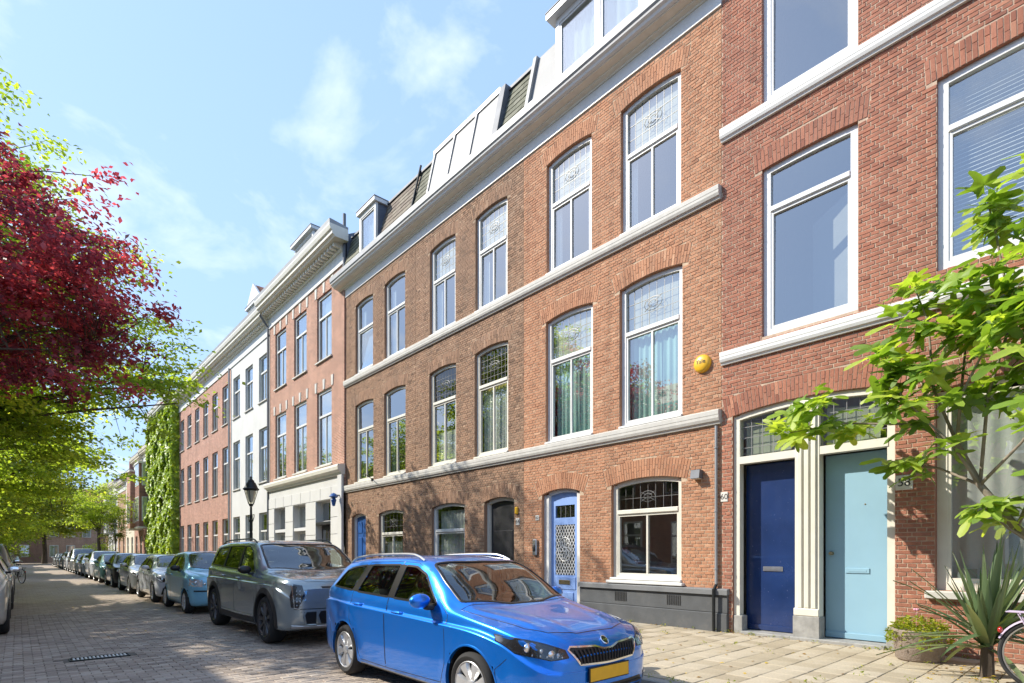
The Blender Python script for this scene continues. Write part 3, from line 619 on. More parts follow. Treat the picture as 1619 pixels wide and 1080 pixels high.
# double door set: shared frame, fluted pilaster, two doors, leaded fanlights
xf = D + .05
q = MB(); o = rops[0]; beam_poly(o, .002, xf, xf + .14, q, .10, .09, .001)
q.box(xf - .012, xf + .13, 3.46, 4.36, 2.98, 3.10); q.box(xf - .012, xf + .13, 2.22, 3.11, 2.98, 3.10)
fr = q.build('door_frame', 'cream_paint', hr)
q = MB(); q.box(xf - .02, xf + .16, 3.11, 3.46, .50, 3.86)
for a in (3.145, 3.245, 3.345): q.rbox(xf - .05, xf - .018, a, a + .075, .62, 3.62, .012)
q.rbox(xf - .06, xf - .018, 3.10, 3.47, .50, .62, .012); q.rbox(xf - .07, xf - .018, 3.10, 3.47, 3.64, 3.74, .012); q.rbox(xf - .05, xf - .018, 3.13, 3.44, 3.745, 3.83, .012); q.build('pilaster', 'cream_paint', fr)
q = MB(); q.rbox(xf - .06, xf + .16, 3.09, 3.48, ZS - .05, .499, .01); q.rbox(xf - .03, xf + .16, 4.30, 4.455, ZS - .05, .42, .008); q.rbox(xf - .03, xf + .16, 2.135, 2.24, ZS - .05, .42, .008); q.build('stone_base', 'bluestone', fr)
q = MB(); q.rbox(D - .05, D + .40, 2.24, 4.30, ZS - .05, ZS + .05, .01); q.build('doorstep', 'bluestone', hr)
for (a, b, mt, lab) in ((3.461, 4.362, 'door_navy', 'glossy scuffed navy blue door'), (2.232, 3.109, 'door_aqua', 'plain pale aqua door with a round knob')):
    q = MB(); q.rbox(D + .30, D + .35, a, b, ZS + .055, 2.978, .004); q.rbox(D + .27, D + .301, a + .005, b - .005, ZS + .06, ZS + .15, .006); d = q.build('door', mt, hr); d['label'] = lab
    m = (a + b) / 2; q = MB(); q.rbox(D + .285, D + .301, m - .16, m + .16, 1.17, 1.25, .006); q.box(D + .281, D + .2852, m - .12, m + .12, 1.195, 1.225); q.build('letterbox', 'steel' if mt == 'door_navy' else 'door_aqua', d)
    if mt == 'door_aqua':
        q = MB(); q.lathe([(.0, -.07), (.022, -.068), (.032, -.05), (.03, -.03), (.012, -.02), (.012, 0), (.03, 0), (.03, .006)], 16, 0, (D + .297, b - .09, 1.47)); q.build('door_knob', 'brass', d, smooth=True)
        q = MB(); q.lathe([(0, 0), (.011, .001), (.011, .01)], 10, 0, (D + .294, m - .1, 2.2)); q.build('peephole', 'brass', d)
    else:
        q = MB(); q.rbox(D + .288, D + .301, a + .01, a + .09, 1.45, 1.55, .003); q.build('lock_plate', 'steel', d)
    q = MB(); q.add([(xf + .07, a, 3.09), (xf + .07, b, 3.09), (xf + .07, b, 3.82), (xf + .07, a, 3.82)], [(0, 1, 2, 3)]); q.build('fanlight', 'old_glass', fr)
    q = MB(); q.add([(xf + .16, a + .12, 3.05), (xf + .16, b - .05, 3.05), (xf + .16, b - .05, 3.70), (xf + .16, a + .12, 3.62)], [(0, 1, 2, 3)]); q.build('fanlight_reflection', 'curtain_cream', fr)  # cream sheet stands in for the beige reflections in the fanlight
    q = MB()
    for i in range(0, 6): y = a + (b - a) * i / 5; q.box(xf + .062, xf + .069, y - .005, y + .005, 3.10, 3.83)
    for z in (3.25, 3.42, 3.6): q.box(xf + .0615, xf + .0685, a, b, z - .005, z + .005)
    q.build('lead_lattice', 'lead_came', fr)
numbered_plate(hr, D, 2.02, 2.44, '58', .20, .20)

# ---- orange house ---------------------------------------------------------------------
def row_windows(h, ys, seed, up, first, frame='white_paint', lg=('old_glass', 'old_glass')):
    wins = []
    for k, (a, b) in enumerate(ys):
        o3 = op(a, b, 7.86, 10.37, .10); o2 = op(a - .03, b + .02, 3.99, 6.77, .10); wins.append((o3, o2))
    return wins
Y0, Y1 = 4.65, 9.65
bays = [(5.44, 6.79), (7.55, 8.88)]
ops3 = [op(a, b, 7.84, 10.38, .07) for a, b in bays]; ops2 = [op(a - .03, b + .03, 3.98, 6.78, .07) for a, b in bays]
gwo = op(5.43, 7.03, .92, 2.86, .09, .36); gdo = op(7.88, 9.04, ZS, 2.82, .10, .36)
ho, wl = brick_house('orange_brick_house', 'orange brick house with a pale blue grille door and mint curtains', Y0, Y1, ZS, 10.95, ops3 + ops2 + [gwo, gdo], 'brick_orange', 'mortar_orange', 21, 300, bands=((7.60, 7.80), (3.72, 3.94)))
for z0, z1 in ((7.59, 7.84), (3.71, 3.975)): string_course(ho, Y0 + .01, Y1, z0, z1)
row_cornice(ho, Y0 + .0, Y1)
for i, o in enumerate(ops3): window(ho, D, o, '', 30 + i, 'white_paint', 9.42, True, (7, 3), ('curtain_white', .0, .98, ((.0, .12), (.88, 1))), leadglass='window_glass', blind_refl=True)
for i, o in enumerate(ops2): window(ho, D, o, '', 40 + i, 'white_paint', 5.86, True, (7, 3), ('curtain_mint', 0, .70), leadglass='window_glass', blind_refl=True)  # cream sheet stands in for the yellowish building reflected up here
window(ho, D, gwo, '', 50, 'cream_paint', 2.30, True, (8, 2), ('curtain_white', .2, .6, ((.0, .1),)))
q = MB(); q.rbox(D - .10, D + .11, 5.36, 7.10, .873, .93, .01); q.rbox(D - .05, D + .11, 5.42, 7.04, .9305, .985, .01); q.build('window_sill', 'white_paint', ho)
def plinth(h, y0, y1, vents):
    q = MB(); q.rbox(D - .07, D + .02, y0, y1, ZS - .05, .44, .012); q.rbox(D - .055, D + .02, y0 + .003, y1 - .003, .445, .755, .006); pl = q.build('plinth', 'plinth_grey', h)
    q = MB(); q.prism([(D - .10, .756), (D + .02, .756), (D + .02, .868), (D - .085, .855), (D - .10, .84)], 1, y0 - .01, y1 + .01); q.build('plinth_cap', 'plinth_cap', pl)
    for v in vents:
        g = MB()
        for i in range(8): g.box(D - .062, D - .05, v - .14 + i * .038, v - .14 + i * .038 + .02, .52, .70)
        g.build('vent_slot', 'print_black', pl)
plinth(ho, 4.52, 7.84, (5.55, 6.75)); plinth(ho, 9.08, 9.64, ())
# pale blue grille door
q = MB(); beam_poly(gdo, .002, D + .08, D + .20, q, .15, .07, .001); dfr = q.build('door_frame', 'white_paint', ho)
a, b = 8.035, 8.885; xd = D + .16
q = MB(); q.box(xd, xd + .05, a, a + .13, ZS + .06, 2.82); q.box(xd, xd + .05, b - .13, b, ZS + .06, 2.82); q.box(xd, xd + .05, a + .13, b - .13, ZS + .06, .62); q.box(xd, xd + .05, a + .13, b - .13, .62, .98); q.box(xd, xd + .05, a + .13, b - .13, 2.12, 2.28); q.box(xd, xd + .05, a + .13, b - .13, 2.56, 2.84)
q.rbox(xd - .02, xd - .001, a + .16, b - .16, .25, .60, .01); q.rbox(xd - .015, xd - .001, a + .10, b - .10, .66, .94, .008); dr = q.build('door', 'door_sky', ho); dr['label'] = 'pale blue door with a white iron grille'
q = MB(); q.box(xd + .03, xd + .036, a + .12, b - .12, .97, 2.13); q.box(xd + .03, xd + .036, a + .12, b - .12, 2.27, 2.57); q.build('door_glass', 'old_glass', dr)
q = MB(); n = 9; ya, yb, za, zb = a + .13, b - .13, .98, 2.12; st = .082
def clip_seg(y, z, dy, dz):
    t0, t1 = -9, 9
    for p, d, lo, hi in ((y, dy, ya, yb), (z, dz, za, zb)):
        u, v = (lo - p) / d, (hi - p) / d; t0 = max(t0, min(u, v)); t1 = min(t1, max(u, v))
    return t0, t1
for sgn in (1, -1):
    for k in range(-30, 31):
        y, z = (ya + yb) / 2 + k * st, (za + zb) / 2; t0, t1 = clip_seg(y, z, sgn * .58, 1.)
        if t1 - t0 > .02: q.tube([(xd + .012 + .003 * sgn, y + sgn * .58 * t0, z + t0), (xd + .012 + .003 * sgn, y + sgn * .58 * t1, z + t1)], .0095, 4)
q.build('door_grille', 'white_paint', dr)
q = MB(); yc, zc = (a + b) / 2, 1.56
for k in range(10):
    t = k * math.pi / 5; q.tube([(xd - .004, yc + .05 * math.cos(t), zc + .05 * math.sin(t)), (xd - .008, yc + .13 * math.cos(t + .3), zc + .17 * math.sin(t + .3)), (xd - .004, yc + .17 * math.cos(t + .75), zc + .24 * math.sin(t + .75)), (xd - .006, yc + .11 * math.cos(t + 1.), zc + .19 * math.sin(t + 1.))], .011, 5)
q.tube([(xd - .006, yc + .2 * math.cos(t), zc + .27 * math.sin(t)) for t in np.linspace(0, 2 * math.pi, 25)], .010, 5, False); q.tube([(xd - .006, yc + .05 * math.cos(t), zc + .05 * math.sin(t)) for t in np.linspace(0, 2 * math.pi, 13)], .014, 5, False); q.build('grille_scroll', 'white_paint', dr)
q = MB()
for i in range(1, 4): y = ya + (yb - ya) * i / 4; q.box(xd + .022, xd + .0285, y - .006, y + .006, 2.28, 2.56)
q.build('lead_lattice', 'lead_came', dr)
q = MB(); q.rbox(xd - .03, xd - .0155, yc - .17, yc + .17, .77, .87, .006); q.build('letterbox', 'brass', dr)
q = MB(); q.rbox(D - .05, D + .35, 7.89, 9.03, ZS - .05, ZS + .06, .01); q.build('doorstep', 'bluestone', ho)
numbered_plate(ho, D, 4.60, 2.44, '60', .13, .17); numbered_plate(ho, D, 9.18, 2.30, '62', .12, .12)
q = MB(); q.rbox(D - .07, D + .004, 9.16, 9.30, 1.42, 1.80, .02); ic = q.build('intercom', 'steel', ho); q = MB(); q.ball((D - .072, 9.23, 1.60), .06, 8, (.35, .8, 1.5)); q.build('intercom_grille', 'print_black', ic, smooth=True)
# yellow alarm sounder, wall lamp, downpipe
q = MB(); q.lathe([(0, -.095), (.06, -.093), (.115, -.083), (.148, -.06), (.158, -.03), (.158, .006)], 36, 0, (D, 5.0, 4.83)); al = tag(q.build('alarm_sounder', 'alarm_yellow', smooth=True), 'round yellow alarm sounder on the orange brick wall', 'alarm'); 
t = text_mesh('lettering', 'Yale', .105, 'print_black', al, (D - .0955, 5.0, 4.85), (R(90), 0, R(-90)), .001)
wlmp = thing('wall_lamp', 'small grey box lamp on the orange wall beside the downpipe', 'lamp', (D, 5.08, 2.88), world=True)
q = MB(); q.prism([(D - .15, 2.80), (D - .01, 2.80), (D - .01, 2.95), (D - .12, 2.95)], 1, 5.0, 5.17); q.build('lamp_housing', 'lead_sheet', wlmp); q = MB(); q.box(D - .14, D - .02, 5.012, 5.158, 2.79, 2.80); q.build('lamp_lens', 'number_plate_stone', wlmp); q = MB(); q.box(D - .0102, D - .002, 5.03, 5.14, 2.82, 2.93); q.build('wall_plate', 'black_iron', wlmp)
dp = thing('downpipe', 'thin grey downpipe on the joint of the orange and red houses', 'pipe', (D, 4.73, .5), world=True)
q = MB(); q.tube([(D - .045, 4.73, 3.68), (D - .045, 4.73, .90)], .026, 12); q.build('pipe', 'zinc', dp, smooth=True); q = MB(); q.tube([(D - .135, 4.73, .86), (D - .13, 4.73, ZS + .01)], .028, 12); q.tube([(D - .045, 4.73, .93), (D - .135, 4.73, .83)], .027, 10); q.build('lower_pipe', 'black_iron', dp, smooth=True)
for z in (3.3, 2.2, 1.2):
    q = MB(); q.lathe([(.03, -.012), (.036, -.01), (.036, .01), (.03, .012)], 14, 2, (D - .045, 4.73, z)); q.box(D - .03, D - .003, 4.724, 4.736, z - .01, z + .01); q.build('pipe_clip', 'zinc', dp)

# ---- two brown brick houses -----------------------------------------------------------
def brown_house(Y0, Y1, bays, ground, name, label, seed, curt2, curt3):
    ops3 = [op(a, b, 7.84, 10.36, .07) for a, b in bays]; ops2 = [op(a - .03, b + .03, 3.98, 6.76, .07) for a, b in bays]
    gw, gd = op(*ground[0], .92, 2.80, .09, .34), op(*ground[1], ZS, 2.80, .09, .34)
    h, wl = brick_house(name, label, Y0, Y1, ZS, 10.95, ops3 + ops2 + [gw, gd], 'brick_brown', 'mortar_brown', seed, 0, bands=((7.60, 7.80), (3.72, 3.94)))
    for z0, z1 in ((7.59, 7.84), (3.71, 3.975)): string_course(h, Y0, Y1, z0, z1)
    row_cornice(h, Y0, Y1 + (.35 if Y1 > 19 else 0))
    return h, ops3, ops2, gw, gd
hb, o3, o2, gw, gd = brown_house(9.65, 14.48, [(10.25, 11.53), (12.43, 13.70)], [(12.0, 13.60), (10.0, 11.16)], 'brown_brick_house', 'brown brick house with amber leaded upper lights and a black door', 31, 0, 0)
for i, o in enumerate(o3): window(hb, D, o, '', 60 + i, 'white_paint', 9.42, True, (6, 4), ('curtain_white', 0, .95, ((.0, .25), (.8, 1))), leadglass='window_glass', blind_refl=True)
for i, o in enumerate(o2): window(hb, D, o, '', 70 + i, 'cream_paint', 5.86, True, (8, 5), ('curtain_white', 0, .72) if i == 0 else ('curtain_white', 0, .36), leadglass='amber_glass')
window(hb, D, gw, '', 80, 'white_paint', 2.12, False, None, ('curtain_white', 0, .99))
q = MB(); q.rbox(D - .08, D + .1, gw['y0'] - .05, gw['y1'] + .05, .86, .925, .01); q.build('window_sill', 'string_stone', hb)
q = MB(); beam_poly(gd, .002, D + .10, D + .22, q, .09, .08, .001); q.build('door_frame', 'cream_paint', hb)
q = MB(); q.rbox(D + .17, D + .22, 10.09, 11.07, ZS + .05, 2.81, .004); d = q.build('door', 'door_black', hb); d['label'] = 'plain black door'
for z in (.5, 1.35): q = MB(); q.rbox(D + .155, D + .171, 10.22, 10.94, z, z + .7, .01); q.build('door_panel', 'door_black', d)
q = MB(); q.rbox(D - .04, D + .35, 10.02, 11.14, ZS - .05, ZS + .05, .01); q.build('doorstep', 'bluestone', hb)
q = MB(); q.rbox(D - .06, D + .004, 9.83, 9.93, 2.42, 2.60, .02); tag(q.build('bell_sounder', 'alarm_yellow'), 'small yellow bell box beside the black door', 'alarm')
numbered_plate(hb, D, 9.86, 2.24, '64', .13, .17); plinth(hb, 9.66, 9.98, ()); plinth(hb, 11.18, 14.47, (12.8,))
hc, o3, o2, gw, gd = brown_house(14.48, 19.3, [(15.10, 16.40), (17.20, 18.50)], [(15.23, 16.80), (17.72, 18.80)], 'brown_end_house', 'brown brick house with a royal blue door below an open casement', 32, 0, 0)
for i, o in enumerate(o3): window(hc, D, o, '', 90 + i, 'white_paint', 9.42, i == 0, None, ('curtain_white', 0, .95, ((.0, .2), (.8, 1))))
for i, o in enumerate(o2): window(hc, D, o, '', 95 + i, 'cream_paint', 5.86, True, None, ('curtain_grey', 0, .6, ((0, .2), (.8, 1))))
window(hc, D, gw, '', 99, 'cream_paint', 2.12, True, (6, 3), ('curtain_grey', 0, .5))
q = MB(); q.rbox(D - .08, D + .1, gw['y0'] - .05, gw['y1'] + .05, .86, .925, .01); q.build('window_sill', 'string_stone', hc)
q = MB(); o = o3[1]; w_ = MB(); q.rbox(-.02, .02, 0, .05, 0, 1.45, .004); q.rbox(-.02, .02, 1.05, 1.10, 0, 1.45, .004); q.box(-.018, .018, .05, 1.05, 0, .05); q.box(-.018, .018, .05, 1.05, 1.40, 1.45); 
cs = q.build('casement', 'white_paint', hc); cs.location = Vector(cs.location) + Vector((D + .09, o['y0'] + .1, 7.98)); cs.rotation_euler = (0, R(7), 0)
q = MB(); q.box(-.002, .002, .05, 1.05, .05, 1.40); q.build('pane', 'window_glass', cs)
q = MB(); beam_poly(gd, .002, D + .10, D + .22, q, .09, .08, .001); q.build('door_frame', 'white_paint', hc)
q = MB(); q.rbox(D + .17, D + .22, 17.81, 18.71, ZS + .05, 2.81, .004); d = q.build('door', 'door_royal', hc); d['label'] = 'royal blue panelled door'
for (ya, z, hh) in ((17.90, .4, .55), (18.30, .4, .55), (17.90, 1.1, .95), (18.30, 1.1, .95), (17.90, 2.2, .4), (18.30, 2.2, .4)): q = MB(); q.rbox(D + .15, D + .171, ya, ya + .32, z, z + hh, .012); q.build('door_panel', 'door_royal', d)
q = MB(); q.rbox(D - .04, D + .35, 17.75, 18.78, ZS - .05, ZS + .05, .01); q.build('doorstep', 'bluestone', hc)
plinth(hc, 14.49, 17.70, (16.0,)); plinth(hc, 18.82, 19.29, ())
fb = thing('flag_bracket', 'black iron flag holder on the lower string course of a brown house', 'bracket', (D, 17.05, 3.95), world=True); q = MB(); q.tube([(D - .10, 17.05, 3.98), (D - .42, 16.95, 4.12)], .014, 8); q.build('rod', 'black_iron', fb); q = MB(); q.box(D - .13, D - .09, 17.0, 17.1, 3.93, 4.02); q.build('foot_plate', 'black_iron', fb)

# ---- mansard roofs over the row (xb: foot, xt: head) -----------------------------------
XB, ZB, XT, ZT = D - .22, 11.62, D + .22, 13.15
def ridge_cap(h, y0, y1): q = MB(); q.box(XT - .06, XT + 4.5, y0, y1, ZT, ZT + .07); q.build('flat_roof', 'lead_sheet', h)
def party(h, y, w=.16, mat='lead_sheet'): q = MB(); q.prism([(XB - .10, ZB - .1), (XT + .8, ZB - .1), (XT + .8, ZT + .16), (XT - .12, ZT + .16)], 1, y - w / 2, y + w / 2); q.build('party_wall', mat, h)
def pot(h, y, x=XT + .3, mat='black_iron', z=ZT): q = MB(); q.tube([(x, y, z), (x, y, z + .34)], .06, 10); q.lathe([(.1, 0), (.11, .02), (.05, .10), (0, .12)], 12, 2, (x, y, z + .36)); q.build('roof_vent', mat, h, smooth=True)
# orange house: white dormer, pale cheek panel, green slates
dormer(ho, 5.0, 8.45, XB + .08, ZB - .05, ZT + .18, XT + 3, 3, 'panel_pale', 'white_plastic', over=.16)
q = MB(); q.prism([(XB - .02, ZB - .1), (XB + .03, ZB - .1), (XT - .02, ZT + .05), (XT - .07, ZT + .05)], 1, 8.47, 9.28); q.build('dormer_panel', 'panel_pale', ho)
q = MB(); q.prism([(XB - .10, ZB - .1), (XT + .8, ZB - .1), (XT + .8, ZT + .1), (XT - .14, ZT + .1)], 1, 9.29, 9.40); q.build('party_wall', 'zinc', ho)
slate_field(ho, 'slate_slope', 'slate', 9.41, 9.65, XB, ZB, XT, ZT, seed=3); ridge_cap(ho, 4.66, 9.65)
slate_field(hb, 'slate_slope', 'slate', 9.65, 10.35, XB, ZB, XT, ZT, seed=4)
for i in range(3):
    a = 10.62 + i * .99; q = MB(); q.prism([(XB - .06, ZB - .1), (XB, ZB - .1), (XT - .06, ZT + .05), (XT - .12, ZT + .05)], 1, a, a + .90); q.build('roof_panel', 'panel_pale', hb)
    q = MB(); q.prism([(XB - .09, ZB - .1), (XB + .1, ZB - .1), (XT, ZT + .10), (XT - .15, ZT + .10)], 1, a + .905, a + .985); q.build('panel_batten', 'zinc', hb)
q = MB(); q.prism([(XB - .10, ZB - .1), (XT + .8, ZB - .1), (XT + .8, ZT + .12), (XT - .16, ZT + .12)], 1, 10.38, 10.60); q.build('party_wall', 'lead_sheet', hb)
q = MB(); q.box(XT - .16, XT + .1, 10.6, 13.6, ZT + .051, ZT + .16); q.build('panel_cap', 'white_plastic', hb)
slate_field(hb, 'slate_slope', 'slate', 13.60, 14.45, XB, ZB, XT, ZT, seed=5); ridge_cap(hb, 9.65, 14.48)
for y in (10.2, 11.7, 12.8, 13.9): pot(hb, y)
q = MB(); q.tube([(XT + .5, 11.2, ZT), (XT + .5, 11.2, ZT + .3)], .09, 12); q.build('chimney_pot', 'roof_tile', hb)
q = MB(); q.tube([(XB - .03, 14.47, ZB - .05), (XT - .04, 14.47, ZT + .25)], .035, 8); q.build('roof_pipe', 'black_iron', hb)
slate_field(hc, 'slate_slope', 'slate_rust', 14.5, 16.55, XB, ZB, XT, ZT, seed=6); slate_field(hc, 'slate_slope', 'slate', 17.75, 19.2, XB, ZB, XT, ZT, seed=7); ridge_cap(hc, 14.48, 19.2)
dormer(hc, 16.58, 17.72, XB - .02, ZB - .02, ZT - .02, XT + 2, 1, 'slate_side', 'white_paint', over=.08)
# ================================================================ houses further along the row
def simple_window(h, face, o, frame='white_paint', transom=.68, mull=True, depth=.12, cur=None, bw=.07, sill=True, seed=0, interior=True):
    q = MB(); x0 = face + depth; a, b, zb = beam_poly(o, .002, x0, x0 + .06, q, bw, bw, bw); zt = o['zs'] - bw
    zr = zb + (zt - zb) * transom if transom else None
    if zr: q.box(x0 - .012, x0 + .05, a, b, zr - .04, zr + .04)
    if mull: m = (a + b) / 2; q.box(x0 + .012, x0 + .05, m - .02, m + .02, zb, (zr - .04) if zr else zt)
    w = q.build('window', frame, h)
    g = MB(); g.box(x0 + .04, x0 + .046, a, b, zb, zr - .04 if zr else zt); g.build('pane', 'window_glass', w)
    if zr: g = MB(); g.box(x0 + .04, x0 + .046, a, b, zr + .04, zt); g.build('pane', 'window_glass', w)
    if cur: curtain('curtain', w, cur, x0 + .16, a, b, zb, zb + (zt - zb) * random.Random(seed).choice((.62, .95)), 4, .03, seed)
    if sill: s = MB(); s.prism([(face - .07, o['z0'] - .04), (face + depth, o['z0'] - .04), (face + depth, o['z0'] + .03), (face - .07, o['z0'] + .01)], 1, o['y0'] - .06, o['y1'] + .06); s.build('sill', 'string_stone', w)
    return w
def big_cornice(h, y0, y1, face, z, pr=.6, mat='cream_paint', dent=True, end=True):
    f = face; profile_run('architrave', h, 'white_paint', [(f + .02, z), (f - .05, z), (f - .05, z + .10), (f - .035, z + .10), (f - .035, z + .45), (f - .06, z + .47), (f + .02, z + .47)], y0, y1)
    profile_run('cornice', h, mat, [(f + .02, z + .70), (f - pr + .1, z + .70), (f - pr + .08, z + .74), (f - pr, z + .78), (f - pr, z + .90), (f - pr - .06, z + .93), (f - pr - .10, z + 1.06), (f - pr - .10, z + 1.12), (f + .02, z + 1.12)], y0 - (pr * .5 if end else 0), y1)
    profile_run('bed_moulding', h, mat, [(f + .02, z + .471), (f - .10, z + .471), (f - .13, z + .52), (f - .13, z + .699), (f + .02, z + .699)], y0, y1)
    profile_run('gutter', h, 'zinc', [(f + .02, z + 1.121), (f - pr - .09, z + 1.121), (f - pr - .10, z + 1.28), (f - pr - .05, z + 1.28), (f + .02, z + 1.20)], y0 - (pr * .5 if end else 0), y1)
    if dent:
        n = int((y1 - y0) / .26); me = None
        for i in range(n):
            y = y0 + .05 + i * .26
            if me is None: q = MB(); q.box(-pr + .22, -.131, 0, .12, .55, .698); me = q.mesh('dentil', mat)
            o = link('dentil', me, h); o.location = Vector(o.location) + Vector((f, y, z))
# ---- tall red house with white ground floor ----------------------------------------------
Y0, Y1, F4 = 19.3, 27.44, D - .06
ys = [(20.40, 21.80), (22.87, 24.27), (25.22, 26.62)]
ot = [op(a, b, 9.1, 11.72, .0, 0) for a, b in ys]; om = [op(a, b, 4.92, 7.92, .0, 0) for a, b in ys]; og = [op(a, b, ZS if i == 0 else .9, 3.55, .0, 0) for i, (a, b) in enumerate(ys)]
ht = house_root('tall_red_house', 'tall red brick house with a white ground floor and voussoir blocks', Y0, Y1, F4)
q = MB(); wall_sheet(q, F4, Y0, Y1, 4.72, 12.25, ot + om); q.add([(F4, Y0, 4.0), (F4 + 9, Y0, 4.0), (F4 + 9, Y0, 12.2), (F4, Y0, 12.2)], [(0, 1, 2, 3)]); q.build('wall', 'brick_tall', ht)
q = MB(); wall_sheet(q, F4 - .03, Y0 + .01, Y1, ZS, 4.5, og); q.build('ground_floor_wall', 'stucco_white', ht); shell(ht, F4, Y0, Y1, ZS - .1, 12.3, floors=(4.4, 8.5))
q = MB()      # incised joints of the rusticated ground floor
zj = [.9, 1.55, 2.2, 2.85, 3.56, 4.05]
blk = []
for i in range(len(zj) - 1):
    cuts = sorted([Y0 + .02, Y1] + [v for a, b in ys for v in (a, b)] if zj[i] < 3.5 else [Y0 + .02 + k * 1.02 for k in range(9)])
    for a, b in zip(cuts, cuts[1:]):
        if zj[i] < 3.5 and any(a >= p - .01 and b <= s + .01 for p, s in ys): continue
        s_ = MB(); s_.rbox(F4 - .05, F4 - .0295, a + .012, b - .012, zj[i] + .012, zj[i + 1] - .012, .006); s_.build('stone_block', 'stucco_white', ht)
profile_run('string_course', ht, 'cream_paint', [(F4 + .02, 4.40), (F4 - .12, 4.40), (F4 - .14, 4.48), (F4 - .26, 4.56), (F4 - .28, 4.68), (F4 - .26, 4.76), (F4 + .02, 4.80)], Y0 - .02, Y1)
q = MB(); q.rbox(F4 - .12, F4 - .031, Y0 - .02, Y0 + .34, ZS, 4.39, .01); q.build('corner_pilaster', 'stucco_white', ht)
for i, o in enumerate(ot + om): simple_window(ht, F4, o, 'white_paint', .68, True, .07, 'curtain_white' if i % 4 != 1 else 'curtain_cream', .095, True, i)
for i, o in enumerate(og[1:]): simple_window(ht, F4 - .03, o, 'white_paint', .55, True, .22, 'curtain_white', .07, False, i); 
for o in og[1:]: q = MB(); q.rbox(F4 - .02, F4 + .2, o['y0'] + .04, o['y1'] - .04, 2.42, 2.56, .01); q.build('awning_box', 'white_plastic', ht)
o = og[0]; simple_window(ht, F4 - .03, op(o['y0'], o['y1'], 2.7, 3.55, 0, 0), 'white_paint', None, False, .22, None, .07, False); q = MB(); q.rbox(F4 + .18, F4 + .24, o['y0'] + .08, o['y1'] - .08, ZS, 2.6, .005); q.rbox(F4 - .05, F4 + .25, o['y0'], o['y1'], 2.6, 2.72, .01); d = q.build('door', 'door_black', ht)
for k in (0, 1): q = MB(); q.box(F4 + .165, F4 + .181, o['y0'] + .2 + k * .55, o['y0'] + .62 + k * .55, 1.2, 2.4); q.build('door_pane', 'window_glass', d)
for row in (ot, om):                       # white keystones and springers
    for o in row:
        for yy in (o['y0'] - .08, (o['y0'] + o['y1']) / 2, o['y1'] + .08): q = MB(); zt = o['zs']; q.add([(F4 - .025, yy - .07, zt + .02), (F4 - .025, yy + .07, zt + .02), (F4 - .025, yy + .10, zt + .42), (F4 - .025, yy - .10, zt + .42), (F4 + .01, yy - .07, zt + .02), (F4 + .01, yy + .07, zt + .02), (F4 + .01, yy + .10, zt + .42), (F4 + .01, yy - .10, zt + .42)], [(0, 3, 2, 1), (0, 1, 5, 4), (1, 2, 6, 5), (2, 3, 7, 6), (3, 0, 4, 7)]); q.build('voussoir', 'string_stone', ht)
big_cornice(ht, Y0, Y1, F4, 12.2, .6)
q = MB(); q.prism([(F4 + .05, 13.3), (F4 + 4, 13.3), (F4 + 4, 15.0), (F4 + 3, 15.0)], 1, Y0 + .02, Y1); q.build('roof', 'slate_side', ht)
q = MB(); q.box(F4 + .1, F4 + 9, Y0 - .02, Y0 - .002, 11.4, 13.3); q.build('side_cladding', 'slate_side', ht)
dormer(ht, 22.6, 24.6, F4 + .15, 13.25, 14.95, F4 + 3.5, 1, 'panel_pale', 'white_paint', over=.14)
q = MB(); q.tube([(XT - .3, 19.25, 12.0), (XT - .3, 19.25, 14.0)], .06, 10); q.build('flue_pipe', 'lead_sheet', ht)
bl = thing('wall_lantern', 'blue grey lantern on the corner of the white ground floor', 'lamp', (F4 - .2, 19.45, 3.6), world=True); q = MB(); q.lathe([(0, 3.70), (.09, 3.66), (.17, 3.56), (.06, 3.50), (.10, 3.44), (.05, 3.22), (0, 3.2)], 12, 2, (F4 - .34, 19.45, 0)); q.build('lantern_body', 'door_royal', bl, smooth=True); q = MB(); q.box(F4 - .34, F4 - .1, 19.43, 19.47, 3.60, 3.64); q.build('arm', 'black_iron', bl)
# ---- white painted house -------------------------------------------------------------
def plain_row(name, label, Y0, Y1, n, matw, zt, face=D, cm='cream_paint', frame='white_paint', rows=((9.0, 11.3), (5.0, 7.7), (.9, 3.5)), ww=1.25, dent=True, roof='slate_side', cor=True, cur=True, seed=0, pr=.5):
    h = house_root(name, label, Y0, Y1, face); p = (Y1 - Y0) / n; ops = []
    for i in range(n):
        c = Y0 + p * (i + .5)
        for k, (a, b) in enumerate(rows): ops.append(op(c - ww / 2, c + ww / 2, a, b, 0, 0))
    q = MB(); wall_sheet(q, face, Y0, Y1, ZS - .1, zt + .1, ops); q.build('wall', matw, h); shell(h, face, Y0, Y1, ZS - .1, zt, floors=(4.2, 8.2))
    for i, o in enumerate(ops): simple_window(h, face, o, frame, .66, True, .08, (('curtain_white', 'curtain_cream', None, 'curtain_white')[(i * 7 + seed) % 4]) if cur else None, .085, True, i)
    if cor: big_cornice(h, Y0, Y1, face, zt, pr, cm, dent, False)
    if roof: q = MB(); q.prism([(face + .02, zt + 1.0), (face + 8, zt + 1.0), (face + 5.2, zt + 2.6), (face + 3.6, zt + 2.6)], 1, Y0, Y1); q.build('roof', roof, h)
    return h
hw = plain_row('white_house', 'white painted house between the tall red house and the red terrace', 27.44, 34.1, 3, 'stucco_white', 12.0)
gd = MB(); gd.prism([(29.2, 14.3), (31.1, 14.3), (31.3, 14.42), (30.15, 15.45), (29.0, 14.42)], 0, D + .0, D + .1)
gab = gd.build('gable_front', 'white_paint', hw); dormer(hw, 29.2, 31.1, D + .02, 13.1, 14.3, D + 3, 1, 'roof_tile', 'white_paint', over=.10)
